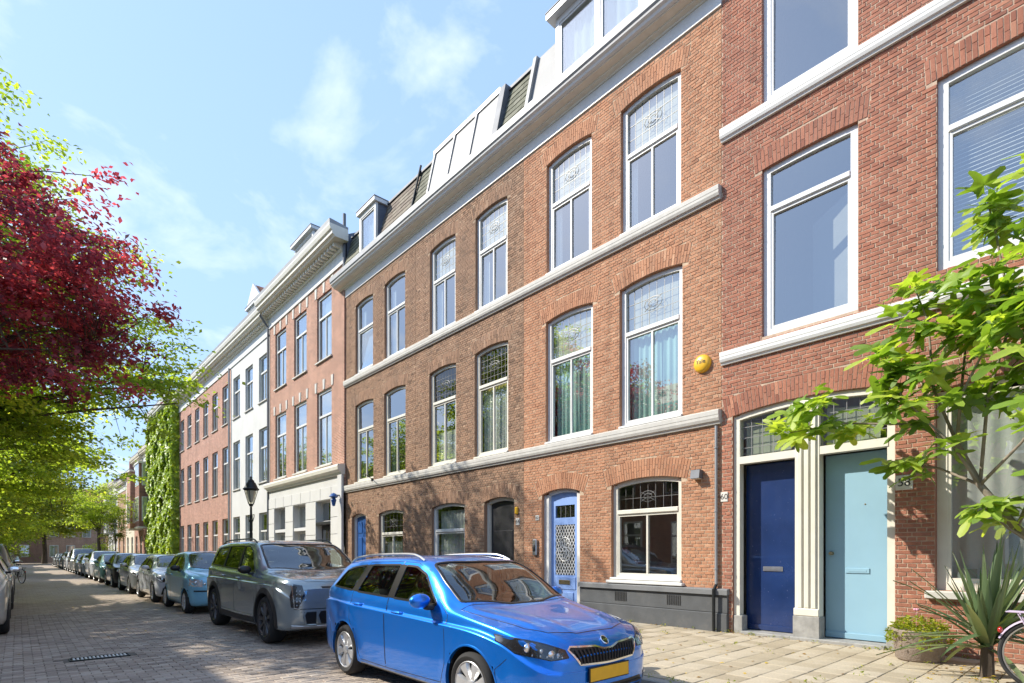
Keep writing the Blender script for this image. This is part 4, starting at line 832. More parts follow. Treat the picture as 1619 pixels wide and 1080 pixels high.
q = MB(); q.prism([(29.05, 14.44), (31.25, 14.44), (30.15, 15.4)], 0, D + .11, D + 3.2); q.build('gable_roof', 'roof_tile', hw)
q = MB(); q.tube([(D - .5, 27.46, 12.8), (D - .12, 27.46, 12.3), (D - .12, 27.46, .2)], .05, 8); tag(q.build('rainwater_pipe', 'lead_sheet'), 'dark rainwater pipe between the tall red and white houses', 'pipe')
plain_row('brick_house', 'red brick house beside the house with navy and aqua doors', -9.6, -2.6, 3, 'brick_far', 12.0, seed=5, dent=False)
# ---- red terrace pair -----------------------------------------------------------------
plain_row('red_terrace_house', 'red brick terrace house next to the white house', 34.1, 40.9, 3, 'brick_far', 12.0, cm='cream_paint', seed=1)
plain_row('red_terrace_house', 'red brick terrace house next to the ivy covered wall', 40.9, 47.7, 3, 'brick_far', 12.0, cm='cream_paint', seed=2)
q = MB(); q.tube([(D - .10, 34.1, 12.0), (D - .10, 34.1, .2)], .05, 8); tag(q.build('rainwater_pipe', 'zinc'), 'grey rainwater pipe between the white house and red terrace', 'pipe')
# ---- ivy house, then the far part of the street ---------------------------------------
plain_row('ivy_house', 'house wrapped in bright green ivy', 47.7, 58.4, 4, 'brick_far2', 12.4, D - .1, seed=3, dent=False)
def bay_house(name, label, Y0, Y1, zt, matw, cm='stucco_cream', roofm='roof_tile', bay=True, seed=0, face=D):
    n = max(2, int((Y1 - Y0) / 2.4)); rows = [(.9, 3.2), (4.4, 6.6)] + ([(7.6, 9.6)] if zt > 10 else [])
    h = plain_row(name, label, Y0, Y1, n, matw, zt, face, cm, 'white_paint', rows, 1.2, False, None, True, True, seed, .35)
    q = MB(); q.prism([(face - .2, zt + 1.15), (face + 8, zt + 1.15), (face + 4, zt + 4.2)], 1, Y0, Y1); q.build('roof', roofm, h)
    q = MB(); q.box(face + 2.4, face + 3.2, Y0 + .3, Y0 + 1.0, zt + 1.6, zt + 4.6); q.build('chimney', 'brick_far2', h)
    if bay:
        c = Y0 + (Y1 - Y0) * .35; q = MB(); q.box(face - .95, face, c - 1.1, c + 1.1, 3.9, zt - .6); b = q.build('bay', matw, h)
        q = MB(); q.box(face - 1.03, face, c - 1.18, c + 1.18, zt - .6, zt - .45); q.build('bay_roof', 'cream_paint', b); q = MB(); q.box(face - 1.0, face, c - 1.15, c + 1.15, 3.75, 3.899); q.build('bay_floor', 'cream_paint', b)
        for (a, z) in rows[1:]:
            for k in range(3): q = MB(); yy = c - .95 + k * .65; q.box(face - .975, face - .9, yy, yy + .6, a, z); w_ = q.build('bay_window', 'white_paint', b); q = MB(); q.box(face - .982, face - .9751, yy + .07, yy + .53, a + .07, z - .07); q.build('pane', 'window_glass', b)
            for sy in (-1, 1): q = MB(); y1_ = c + sy * 1.1; q.box(face - .75, face - .15, y1_ - .02, y1_ + .02 , a, z); q.build('bay_window', 'white_paint', b); q = MB(); q.box(face - .68, face - .22, y1_ - .027, y1_ + .027, a + .07, z - .07); q.build('pane', 'window_glass', b)
    return h
bay_house('bay_front_house', 'red brown house with a brick bay beyond the ivy', 58.4, 63.5, 10.2, 'brick_far2', seed=1)
bay_house('bay_front_house', 'red brick house with a tall bay and tiled roof, second beyond the ivy', 63.5, 69.0, 10.0, 'brick_far', seed=2)
bay_house('cream_house', 'cream rendered house with white cornice beyond the bay fronts', 69.0, 75.0, 9.0, 'stucco_cream', roofm='slate_side', bay=False, seed=3)
bay_house('ochre_house', 'ochre brick house with a red tiled roof far along the street', 75.0, 82.0, 8.6, 'brick_far3', bay=False, seed=4)
bay_house('pale_house', 'pale rendered house with a bay far along the street', 82.0, 91.0, 9.2, 'stucco_white', roofm='slate_side', seed=5)
bay_house('corner_house', 'red brick corner house at the far side street', 91.0, 101.0, 9.6, 'brick_far', bay=False, seed=6)
# closing row across the side street
for i, (x0, x1, zt, mt, lab) in enumerate(((-9, 3, 8.5, 'brick_far2', 'dark red house closing the street behind the far tree'), (3, 14, 9.2, 'brick_far', 'red house with pale ground floor closing the street'), (14, 26, 8.0, 'stucco_cream', 'cream house closing the street at the corner'), (-22, -9, 8.8, 'brick_far3', 'ochre house closing the street behind parked cars'))):
    h = thing('closing_house', lab, 'house', ((x0 + x1) / 2, 116, ZS), world=True); q = MB(); q.box(x0, x1, 116, 124, -.05, zt); q.build('wall', mt, h); q = MB(); q.prism([(115.6, zt), (124.4, zt), (120, zt + 3.4)], 0, x0, x1); q.build('roof', 'roof_tile', h)
    k = x0 + .8
    while k < x1 - 1.4:
        for z in (.9, 4.1, 6.6 if zt > 8.6 else 99):
            if z > 50: continue
            q = MB(); q.box(k, k + 1.15, 115.93, 116, z, z + 1.9); wv = q.build('window', 'white_paint', h); q = MB(); q.box(k + .1, k + .53, 115.91, 115.931, z + .1, z + 1.8); q.box(k + .62, k + 1.05, 115.91, 115.931, z + .1, z + 1.8); q.build('pane', 'window_glass', wv)
        k += 2.1
# ---- the shaded row across the street --------------------------------------------------
XO = -6.6; yy = -6.0; k = 0
opp = ((6.5, 8.4, 'stucco_cream', 'cream'), (5.8, 9.4, 'brick_far3', 'ochre'), (7.0, 8.6, 'stucco_white', 'white'), (6.0, 9.2, 'brick_far', 'red'), (6.6, 8.2, 'stucco_cream', 'cream'), (6.2, 9.3, 'brick_far3', 'ochre'))
while yy < 96:
    wd, zt, mt, cn = opp[k % 6]; h = thing('opposite_house', f'{cn} house in the shaded row across the street', 'house', (XO, yy + wd / 2, ZS), group=f'{cn} houses across the street', world=True)
    q = MB(); q.box(XO - 8, XO, yy, yy + wd, -.05, zt); q.build('wall', mt, h); q = MB(); q.prism([(XO + .25, zt), (XO - 8.2, zt), (XO - 4, zt + 2.4)], 1, yy, yy + wd); q.build('roof', 'roof_tile' if k % 2 else 'slate_side', h); q = MB(); q.box(XO, XO + .35, yy, yy + wd, zt - .3, zt); q.build('cornice', 'cream_paint', h)
    n = int(wd / 2.1)
    for i in range(n):
        for z in (.9, 4.6):
            c = yy + wd * (i + .5) / n; q = MB(); q.box(XO, XO + .03, c - .6, c + .6, z, z + 2.2); wv = q.build('window', 'white_paint', h); q = MB(); q.box(XO + .0301, XO + .036, c - .5, c + .5, z + .1, z + 1.4); q.box(XO + .0301, XO + .036, c - .5, c + .5, z + 1.5, z + 2.1); q.build('pane', 'window_glass', wv)
    yy += wd + (2.2 if k in (3, 8) else 0); k += 1
# ================================================================ cars
paint_mat('paint_blue', (.0, .21, .86), .66, .30); paint_mat('paint_sage', (.33, .39, .41), .55, .24); paint_mat('paint_lightblue', (.25, .60, .82), .3, .3)
paint_mat('paint_white', (.66, .69, .74), .1, .3); paint_mat('paint_silver', (.42, .45, .47), .6, .3); paint_mat('paint_black', (.014, .011, .018), .2, .3); paint_mat('paint_teal', (.05, .15, .15), .4, .3); paint_mat('paint_grey', (.13, .14, .16), .5, .3); paint_mat('paint_cream', (.62, .62, .56), .1, .3)
pm('tyre_rubber', (.022, .022, .022), .85, var=.25, scale=8, dirt=.4, dirtcol=(.10, .09, .08)); pm('black_plastic', (.02, .02, .021), .55, var=.2, scale=6); pm('car_trim', (.012, .012, .013), .3, var=.1)
pm('alloy_silver', (.56, .57, .58), .32, .55, var=.08, scale=12, dirt=.3, dirtcol=(.25, .23, .2)); pm('alloy_dark', (.09, .09, .095), .35, .7, var=.1, scale=10); pm('chrome', (.80, .81, .82), .12, 1, var=.03); pm('brushed_alu', (.62, .63, .64), .3, .8, var=.05)
pm('car_interior', (.03, .03, .032), .8, var=.2, scale=5); pm('car_seat', (.055, .055, .06), .85, var=.2, scale=5); pm('plate_yellow', (.78, .43, .02), .5, var=.06, scale=9); pm('lamp_dark', (.03, .032, .036), .18, .3, var=.2, scale=12, coat=1); pm('lamp_clear', (.62, .65, .68), .12, .6, var=.1, scale=20, coat=1); pm('badge_dark', (.02, .035, .02), .3, .2, var=.1); pm('red_lens', (.35, .01, .008), .15, var=.1, coat=1); pm('grey_plastic', (.24, .25, .26), .5, var=.1)
glass_mat('car_glass', (.55, .63, .60), 2.3)
glass_mat('car_glass_dark', (.12, .14, .13), 2.2)
glass_mat('lamp_glass', (.80, .82, .84), 1.55)
def pip(P, poly):
    """points in polygon"""
    x, y = P[:, 0], P[:, 1]; ins = np.zeros(len(P), bool); n = len(poly)
    for i in range(n):
        x0, y0 = poly[i]; x1, y1 = poly[(i + 1) % n]
        if y0 == y1: continue
        c = ((y0 > y) != (y1 > y)) & (x < (x1 - x0) * (y - y0) / (y1 - y0) + x0); ins ^= c
    return ins
def near_poly(P, poly):
    best = np.full(len(P), 1e9); Q = P.copy(); n = len(poly)
    for i in range(n):
        a = np.array(poly[i]); d = np.array(poly[(i + 1) % n]) - a; t = np.clip(((P - a) @ d) / max(d @ d, 1e-12), 0, 1); q = a + t[:, None] * d; dd = np.linalg.norm(P - q, axis=1); m = dd < best; best[m] = dd[m]; Q[m] = q[m]
    return best, Q
def round_poly(poly, r=.03, k=4):
    out = []; n = len(poly)
    for i in range(n):
        p0, p, p1 = (np.array(poly[j % n], float) for j in (i - 1, i, i + 1)); a, b = p0 - p, p1 - p; la, lb = np.linalg.norm(a), np.linalg.norm(b); rr = min(r, la * .4, lb * .4); s, e = p + a / la * rr, p + b / lb * rr
        for t in np.linspace(0, 1, k): out.append(tuple((1 - t) ** 2 * s + 2 * t * (1 - t) * p + t * t * e))
    return out
class Car:
    """body lofted from cross-sections along t (distance behind the front bumper); local frame: x = -t, y left, z up"""
    def __init__(s, spec):
        s.sp = spec; s.root = None; du = spec.get('du', .03); L = spec['L']; C = {k: pch(v) for k, v in spec['curves'].items()}
        ts = np.unique(np.round(np.concatenate([[0, .006, .014, .026, .042, .062, .085], np.arange(.11, L - .1, du), [L - .085, L - .06, L - .04, L - .024, L - .012, L - .004, L]]), 4)); s.ts = ts
        sub = spec.get('sub', [2, 2, 2, 3, 5, 3, 2, 3, 3, 5, 5, 4, 6, 7]); W, ZB, ZC, ZL, YR, ZR, ZT = (C[k](ts) for k in ('w', 'zbot', 'zc', 'zb', 'yr', 'zr', 'zt')); cr = spec.get('crease', .012); bb = spec.get('belt_in', .06)
        n0 = np.zeros_like(ts); yr = np.minimum(YR, W - bb - .02)
        P = [(n0, ZB), (.80 * W, ZB), (W - .05, ZB + .02), (W - .014, ZB + .10), (W - .002, (ZB + .1) * .45 + ZC * .55), (W, ZC - .06), (W, ZC - .006), (W - cr - .004, ZC + .010), (W - cr - .014, ZL - .055), (W - bb, ZL), ((W - bb + yr) / 2 + .012, (ZL + ZR) / 2), (yr, ZR), (yr * .88, ZR + (ZT - ZR) * .52), (yr * .5, ZR + (ZT - ZR) * .90), (n0, ZT)]
        Y = np.array([p[0] for p in P]); Z = np.array([p[1] for p in P])
        for k in range(1, len(P)): Z[k] = np.maximum(Z[k], Z[k - 1] + (.001 if k > 1 else 0))
        vs = np.concatenate([np.linspace(i, i + 1, n, endpoint=False) for i, n in enumerate(sub)] + [[len(P) - 1]]); K = len(vs); yy = np.zeros((len(ts), K)); zz = np.zeros((len(ts), K)); idx = list(range(len(P)))
        for i in range(len(ts)): yy[i] = pch(list(zip(idx, Y[:, i])))(vs); zz[i] = pch(list(zip(idx, Z[:, i])))(vs)
        s.K = K; ring = [(j, 1) for j in range(K)] + [(j, -1) for j in range(K - 2, 0, -1)]; NR = len(ring); V = np.zeros((len(ts), NR, 3))
        for q, (j, sg) in enumerate(ring): V[:, q, 0] = -ts; V[:, q, 1] = yy[:, j] * sg; V[:, q, 2] = zz[:, j]
        # plan-view curvature of nose and tail so that the fascias are not flat
        fb, rb = spec.get('front_sag', .16), spec.get('rear_sag', .10); t = -V[:, :, 0]; yn = np.abs(V[:, :, 1]) / W.max()
        V[:, :, 0] -= fb * yn ** 2.4 * np.clip(1 - t / .9, 0, 1) ** 1.5 ; V[:, :, 0] += rb * yn ** 2.4 * np.clip(1 - (L - t) / .8, 0, 1) ** 1.5
        for ff in spec.get('nose', ()):            # (z, dx) ledges pushed out or in at the very front
            pass
        F = []; a = np.arange(NR)
        for i in range(len(ts) - 1):
            for q in range(NR): F.append((i * NR + q, i * NR + (q + 1) % NR, (i + 1) * NR + (q + 1) % NR, (i + 1) * NR + q))
        Vl = V.reshape(-1, 3).tolist(); nb = len(ts)
        for end in (0, nb - 1):
            cols = 8; g = {}
            for j in range(K):
                for c in range(cols + 1):
                    u = c / cols
                    if c == 0 or j in (0, K - 1): g[j, c] = end * NR + (j if True else 0)
                    elif c == cols: g[j, c] = end * NR + (NR - j) % NR
                    else:
                        p = V[end, j]; yv = p[1] * (1 - 2 * u); x0 = V[end, j, 0]; sag = (fb if end == 0 else -rb); xx = x0 + sag * ((abs(p[1]) / W.max()) ** 2.4 - (abs(yv) / W.max()) ** 2.4); g[j, c] = len(Vl); Vl.append([xx, yv, p[2]])
            for j in range(K - 1):
                for c in range(cols):
                    q = [g[j, c], g[j, c + 1], g[j + 1, c + 1], g[j + 1, c]]; q2 = []
                    for i_ in q:
                        if i_ not in q2: q2.append(i_)
                    if len(q2) > 2: F.append(tuple(q2 if end else q2[::-1]))
        s.V = np.array(Vl); s.F = F
        for (tw, zw, r, amp) in spec.get('flare', ()):
            d = np.hypot(-s.V[:, 0] - tw, s.V[:, 2] - zw); m = (np.abs(s.V[:, 1]) > .5 * W.max()); s.V[m, 1] += np.sign(s.V[m, 1]) * amp * np.exp(-((d[m] - r) / .07) ** 2)
        for (y0, y1, t0, t1, amp, wd) in spec.get('ridges', ()):      # raised creases on the bonnet
            tt = -s.V[:, 0]; u = np.clip((tt - t0) / (t1 - t0), 0, 1); fade = np.clip(u * 6, 0, 1) * np.clip((1 - u) * 8, 0, 1) * ((tt > t0) & (tt < t1) & (s.V[:, 2] > .55)); s.V[:, 2] += fade * amp * np.exp(-((np.abs(s.V[:, 1]) - (y0 + (y1 - y0) * u)) / wd) ** 2)
        s.own = np.zeros(len(F), int); s.names = ['body']; s.full = None; s.bvh()
    def bvh(s): s.tree = BVHTree.FromPolygons([Vector(v) for v in s.V], s.F)
    def cents(s): return np.array([s.V[list(f)].mean(0) for f in s.F])
    def normals(s):
        Nn = np.zeros_like(s.V)
        for f in s.F:
            p = s.V[list(f)]; n = np.cross(p[2] - p[0], (p[3] if len(f) > 3 else p[1]) - p[1] if len(f) > 3 else p[1] - p[0]); 
            for i in f: Nn[i] += n
        return Nn / np.maximum(np.linalg.norm(Nn, axis=1)[:, None], 1e-9)
    def prep(s):
        me = bpy.data.meshes.new('tmp'); me.from_pydata(s.V.tolist(), [], s.F); bm = bmesh.new(); bm.from_mesh(me); bmesh.ops.recalc_face_normals(bm, faces=bm.faces); bm.to_mesh(me); bm.free()
        s.VN = np.array([tuple(n.vector) for n in me.vertex_normals]); s.FN = np.array([tuple(p.normal) for p in me.polygons]); s.F = [tuple(p.vertices) for p in me.polygons]; bpy.data.meshes.remove(me)
        s.V0 = s.V.copy()
    def cut(s, name, poly, view, flt, snap=.016, over=(0,)):
        """hand the faces inside a drawn outline to a part of their own; outline vertices snap to it"""
        ax = {'side': (0, 2), 'top': (0, 1), 'front': (1, 2)}[view]; P = s.V[:, ax].copy(); 
        if view in ('side', 'top'): P[:, 0] *= -1
        ok = flt(s.V, s.VN); d, Q = near_poly(P, poly); m = ok & (d < snap)
        Q2 = Q.copy()
        if view in ('side', 'top'): Q2[:, 0] *= -1
        s.V[m, ax[0]] = Q2[m, 0]; s.V[m, ax[1]] = Q2[m, 1]; o3 = 3 - ax[0] - ax[1]      # back onto the original surface
        for i in np.nonzero(m)[0]:
            p = Vector(s.V[i]); d = Vector((0, 0, 0)); n = s.VN[i]; d[o3] = -1. if n[o3] > 0 else 1.; h = s.tree.ray_cast(p - d * .06, d, .12)
            if h[0] is not None: s.V[i] = h[0]
        c = s.cents(); Pc = c[:, ax].copy()
        if view in ('side', 'top'): Pc[:, 0] *= -1
        ins = pip(Pc, poly) & flt(c, s.FN) & np.isin(s.own, over)
        if name not in s.names: s.names.append(name)
        s.own[ins] = s.names.index(name)
    def mesh(s, name, mat, off=0., smooth=True):
        k = s.names.index(name); fs = [f for f, o in zip(s.F, s.own) if o == k]
        if not fs: return None
        used = sorted({i for f in fs for i in f}); mp = {v: i for i, v in enumerate(used)}; me = bpy.data.meshes.new(name); me.from_pydata((s.V[used] + s.VN[used] * off).tolist(), [], [tuple(mp[i] for i in f) for f in fs]); me.materials.append(M[mat])
        me.polygons.foreach_set('use_smooth', [True] * len(fs)); me.normals_split_custom_set_from_vertices([tuple(s.VN[i]) for i in used]); return me
    def hit(s, p, d):
        h = s.tree.ray_cast(Vector(p), Vector(d)); return (h[0], h[1]) if h[0] is not None else (None, None)
    def proj(s, view, a, b, sg=1):
        if view == 'side': o, d = (-a, 3 * sg, b), (0, -sg, 0)
        elif view == 'front': o, d = (3, a, b), (-1, 0, 0)
        elif view == 'rear': o, d = (-9, a, b), (1, 0, 0)
        else: o, d = (-a, b, 4), (0, 0, -1)
        h, n = s.hit(o, d)
        if h is None: return None, None
        if n.dot(Vector(d)) > 0: n = -n
        return h, n
    def ribbon(s, mb, pts, view, w=.012, off=.003, sg=1, closed=False, th=.006):
        P = []; pts = list(pts) + ([pts[0]] if closed else [])
        for (a, b), (c, d) in zip(pts, pts[1:]):
            n = max(1, int(math.hypot(c - a, d - b) / .04))
            for k in range(n): P.append((a + (c - a) * k / n, b + (d - b) * k / n))
        P.append(pts[-1]); H = []
        for a, b in P:
            h, n = s.proj(view, a, b, sg)
            if h is not None: H.append((h, n))
        if len(H) < 2: return
        vs = []
        for i, (h, n) in enumerate(H):
            t = H[min(i + 1, len(H) - 1)][0] - H[max(i - 1, 0)][0]
            if t.length < 1e-6: t = Vector((1, 0, 0))
            bn = n.cross(t.normalized()).normalized(); vs += [h + bn * w / 2 + n * (off - th), h + bn * w / 2 * .8 + n * off, h - bn * w / 2 * .8 + n * off, h - bn * w / 2 + n * (off - th)]
        mb.add(vs, [(i * 4 + k, i * 4 + k + 1, (i + 1) * 4 + k + 1, (i + 1) * 4 + k) for i in range(len(H) - 1) for k in range(3)])
    def patch(s, poly, view, off=.004, sg=1, cell=.04, depth=.03):
        """solid sheet that follows the body inside an outline; returns MB"""
        mb = MB(); poly = [tuple(p) for p in poly]; B = []
        for (a, b), (c, d) in zip(poly, poly[1:] + poly[:1]):
            n = max(1, int(math.hypot(c - a, d - b) / cell))
            for k in range(n): B.append((a + (c - a) * k / n, b + (d - b) * k / n))
        A = np.array(B); x0, y0 = A.min(0); x1, y1 = A.max(0); G = np.array([(x, y) for x in np.arange(x0 + cell / 2, x1, cell) for y in np.arange(y0 + cell / 2, y1, cell)]).reshape(-1, 2)
        if len(G): dd, _ = near_poly(G, poly); G = G[pip(G, poly) & (dd > cell * .35)]
        allp = B + [tuple(g) for g in G]; r = delaunay_2d_cdt([Vector(p) for p in allp], [(i, (i + 1) % len(B)) for i in range(len(B))], [list(range(len(B)))], 1, 1e-5); pts = []; last = None
        for p in r[0]:
            h, n = s.proj(view, p[0], p[1], sg)
            if h is None: h, n = last if last else (Vector((0, 0, 0)), Vector((0, 0, 1)))
            last = (h, n); pts.append(h + n * off)
        mb.add(pts, [tuple(f) for f in r[2]])
        # rim going back into the body
        rim = []; inner = []
        for a, b in B:
            h, n = s.proj(view, a, b, sg)
            if h is None: continue
            rim.append(h + n * off); inner.append(h - n * depth)
        n = len(rim); mb.add(rim + inner, [(i, (i + 1) % n, (i + 1) % n + n, i + n) for i in range(n)]); return mb

def wheel(R_, w_, n_sp, style, root, x, y, side, seed=0, rim_r=.66):
    """tyre with tread shoulders > rim with spokes and hub"""
    sg = side; T = MB(); r = R_; rr = R_ * rim_r
    T.lathe([(rr * .98, -w_ / 2 + .012), (rr * 1.04, -w_ / 2), ((rr + r) / 2, -w_ / 2 - .012), (r * .93, -w_ / 2 + .004), (r * .985, -w_ / 2 + .028), (r, -w_ / 2 + .06), (r, w_ / 2 - .06), (r * .985, w_ / 2 - .028), (r * .93, w_ / 2 - .004), ((rr + r) / 2, w_ / 2 + .012), (rr * 1.04, w_ / 2), (rr * .98, w_ / 2 - .012)], 40, 1)
    t = T.build('wheel', 'tyre_rubber', root, smooth=50); t.location = (x, y, R_)
    o = sg * (w_ / 2); Q = MB(); Q.lathe([(rr * 1.02, o), (rr * .99, o + sg * .004), (rr * .93, o - sg * .012), (rr * .90, o - sg * .06), (rr * .9, -o)], 40, 1)
    mat = {'cover': 'alloy_silver', 'alloy': 'alloy_silver', 'dark': 'alloy_dark', 'twotone': 'alloy_dark'}[style]
    depth = .02 if style == 'cover' else .012
    for k in range(n_sp):
        a = 2 * math.pi * k / n_sp + .3 + seed
        if style in ('cover',): wi, wo = .034, .062
        else: wi, wo = .022, .032
        pts = []; 
        for rad, hw in ((rr * .16, wi * .8), (rr * .45, wi), (rr * .74, wo * .85), (rr * .95, wo * 1.1)):
            pts.append((rad, hw * R_ / .31))
        vs = []
        for lev in (0, 1):
            for rad, hw in pts:
                yy = o + sg * (-.004 - .012 * (rad / rr < .5) + .006 * math.sin(rad / rr * 3.1)) - sg * lev * .03; k_ = 1 - .28 * (1 - lev)
                for q in (-1, 1): vs.append((rad * math.cos(a) - q * hw * k_ * math.sin(a), yy, rad * math.sin(a) + q * hw * k_ * math.cos(a)))
        m_ = len(pts) * 2; fs = []
        for i in range(len(pts) - 1): fs += [(2 * i, 2 * i + 1, 2 * i + 3, 2 * i + 2), (2 * i, 2 * i + 2, 2 * i + 2 + m_, 2 * i + m_), (2 * i + 1, 2 * i + 1 + m_, 2 * i + 3 + m_, 2 * i + 3)]
        fs.append((m_ - 2, m_ - 1, 2 * m_ - 1, 2 * m_ - 2)); Q.add(vs, fs)
    Q.lathe([(0, o + sg * .006), (rr * .14, o + sg * .004), (rr * .24, o - sg * .004), (rr * .27, o - sg * .03)], 24, 1)
    Q.build('rim', mat, t, smooth=35)
    B = MB(); B.lathe([(0, o - sg * .05), (rr * .93, o - sg * .055)], 32, 1); B.build('brake_disc', 'black_plastic', t)
    return t

def build_car(name, label, spec, paint, group=None):
    c = Car(spec); root = thing(name, label, 'car', group=group); c.root = root; L = spec['L']; c.prep(); hi = spec.get('detail', True)
    side = lambda sg: (lambda p, n: (p[:, 1] * sg > .25) & (np.abs(n[:, 1]) > .18)); topf = lambda p, n: (n[:, 2] > .12) & (p[:, 2] > .55)
    aw = spec['axles']; Rw, Ra = spec['R'], spec['Rarch']; Wm = max(v for _, v in spec['curves']['w']); tw = spec.get('tyre_w', .19); zc = spec.get('axle_z', Rw)
    for ta in aw:
        circ = [(ta + Ra * math.cos(a), zc + Ra * math.sin(a)) for a in np.linspace(0, 2 * math.pi, 37)[:-1]]
        for sg in (1, -1): c.cut('_arch', circ, 'side', lambda p, n, sg=sg: (p[:, 1] * sg > Wm - .30) & (p[:, 2] < zc + Ra + .05), .027)
    wins = spec['side_windows']; gl = spec.get('glass', ['car_glass'] * len(wins))
    for i, poly in enumerate(wins):
        pr = round_poly(poly, .035)
        for sg in (1, -1): c.cut(f'_sw{i}_{sg}', pr, 'side', lambda p, n, sg=sg: (p[:, 1] * sg > .25) & (p[:, 2] > spec['belt_min']), .014)
    ws = round_poly(spec['windshield'] + [(t, -y) for t, y in reversed(spec['windshield'])], .06)
    c.cut('_ws', ws, 'top', lambda p, n: (p[:, 2] > spec['ws_zmin']) & (n[:, 2] > .15), .018)
    rg = round_poly(spec['rear_glass'] + [(-y, z) for y, z in reversed(spec['rear_glass'])], .05)
    c.cut('_rg', rg, 'front', lambda p, n: (p[:, 0] < -L + spec.get('rg_depth', .7)) & (n[:, 0] < -.1), .018)
    hd = spec['hood'] + [(t, -y) for t, y in reversed(spec['hood'])]; c.cut('hood', hd, 'top', lambda p, n: (n[:, 2] > .25) & (p[:, 2] > .5), .014)
    doors = spec['doors']
    for i, poly in enumerate(doors):
        for sg in (1, -1): c.cut(f'door_{i}_{sg}', poly, 'side', lambda p, n, sg=sg: (p[:, 1] * sg > .3) & (np.abs(n[:, 1]) > .25) & (p[:, 2] < spec['zroof_cut']), .013)
    body = link('body', c.mesh('body', paint), root)
    h = link('hood', c.mesh('hood', paint), root)
    ds = {}
    for i, poly in enumerate(doors):
        for sg in (1, -1):
            me = c.mesh(f'door_{i}_{sg}', paint)
            if me: me.name = 'door'; ds[i, sg] = link('door', me, root)
    gi = MB()
    for i, poly in enumerate(wins):
        for sg in (1, -1):
            me = c.mesh(f'_sw{i}_{sg}', gl[i], -.008)
            if me: me.name = 'side_window'; link('side_window', me, ds.get((spec['win_door'][i], sg), root))
    link('windscreen', c.mesh('_ws', 'car_glass', -.006), root); me = c.mesh('_rg', 'car_glass_dark', -.006)
    if me: link('rear_window', me, root)
    # dark lining inside the shell
    keep = [k for k, n in enumerate(c.names) if not n.startswith('_')]; fs = [f for f, o in zip(c.F, c.own) if o in keep]; used = sorted({i for f in fs for i in f}); mp = {v: i for i, v in enumerate(used)}
    me = bpy.data.meshes.new('lining'); me.from_pydata((c.V[used] - c.VN[used] * .028).tolist(), [], [tuple(mp[i] for i in f) for f in fs]); me.materials.append(M['car_interior']); link('lining', me, root)
    # window surrounds, seams
    for poly in wins:
        for sg in (1, -1): q = MB(); c.ribbon(q, round_poly(poly, .035), 'side', .026, .003, sg, True); q.build('window_seal', 'car_trim', root, smooth=60)
    if spec.get('pillars'):
        for poly in spec['pillars']:
            for sg in (1, -1): c.patch(poly, 'side', .0025, sg, .05, .01).build('pillar_trim', 'car_trim', root, smooth=60)
    q = MB(); c.ribbon(q, ws, 'top', .036, .003, 1, True); q.build('windscreen_seal', 'car_trim', root, smooth=60)
    if hi:
        for i, poly in enumerate(doors):
            for sg in (1, -1): q = MB(); c.ribbon(q, poly, 'side', .0075, .001, sg, True, .002); q.build('door_seam', 'car_trim', root)
        q = MB(); c.ribbon(q, hd, 'top', .009, .0015, 1, True, .003); q.build('hood_seam', 'car_trim', root)
        for ln in spec.get('seams', ()):
            for sg in (1, -1): q = MB(); c.ribbon(q, ln, 'side', .006, .001, sg, False, .002); q.build('bumper_seam', 'car_trim', root)
        for ln, mt, wd in spec.get('strips', ()):
            for sg in (1, -1): q = MB(); c.ribbon(q, ln, 'side', wd, .006, sg, False, .01); q.build('side_strip', mt, root, smooth=60)
    # wheel arches: lip and liner
    for ta in aw:
        for sg in (1, -1):
            lw = spec.get('clad', .014); outer = []; Wt = MB(); angs = np.linspace(-.25, math.pi + .25, 40); A = []; 
            for a in angs:
                p1 = (ta + (Ra + .012) * math.cos(a), zc + (Ra + .012) * math.sin(a)); hh, n = c.proj('side', p1[0], p1[1], sg)
                y1 = hh.y if hh is not None and abs(hh.y) > Wm - .2 else sg * (Wm - .03); p2 = (ta + (Ra + lw) * math.cos(a), zc + (Ra + lw) * math.sin(a)); hh, n = c.proj('side', p2[0], p2[1], sg); y2 = hh.y if hh is not None and abs(hh.y) > Wm - .2 else y1
                A.append((a, y1, y2))
            vs = []
            for a, y1, y2 in A:
                ca, sa = math.cos(a), math.sin(a)
                e = .004 if lw < .03 else .016
                vs += [(-(ta + (Ra + lw) * ca), y2 + sg * .0005, zc + (Ra + lw) * sa), (-(ta + (Ra + lw * .55) * ca), (y1 + y2) / 2 + sg * e, zc + (Ra + lw * .55) * sa), (-(ta + (Ra - .004) * ca), y1 + sg * e, zc + (Ra - .004) * sa), (-(ta + (Ra - .006) * ca), y1 - sg * .03, zc + (Ra - .006) * sa)]
            n = len(A); Wt.add(vs, [(i * 4 + k, i * 4 + k + 1, (i + 1) * 4 + k + 1, (i + 1) * 4 + k) for i in range(n - 1) for k in range(3)]); Wt.build('wheel_arch', 'black_plastic' if lw > .03 else paint, root, smooth=60)
            Li = MB(); vs = []
            for a, y1, y2 in A: ca, sa = math.cos(a), math.sin(a); vs += [(-(ta + (Ra - .003) * ca), y1 - sg * .02, zc + (Ra - .003) * sa), (-(ta + (Ra - .003) * ca), sg * (Wm - .42), zc + (Ra - .003) * sa), (-(ta + .04 * ca), sg * (Wm - .42), zc + .04 * sa)]
            Li.add(vs, [(i * 3 + k, i * 3 + k + 1, (i + 1) * 3 + k + 1, (i + 1) * 3 + k) for i in range(n - 1) for k in range(2)]); Li.build('arch_liner', 'black_plastic', root, smooth=60)
    for k, ta in enumerate(aw):
        for sg in (1, -1): wheel(Rw, tw, spec['spokes'], spec['wheel'], root, -ta, sg * (Wm - tw / 2 - spec.get('wheel_in', .012)), sg, k * .37, spec.get('rim_r', .66))
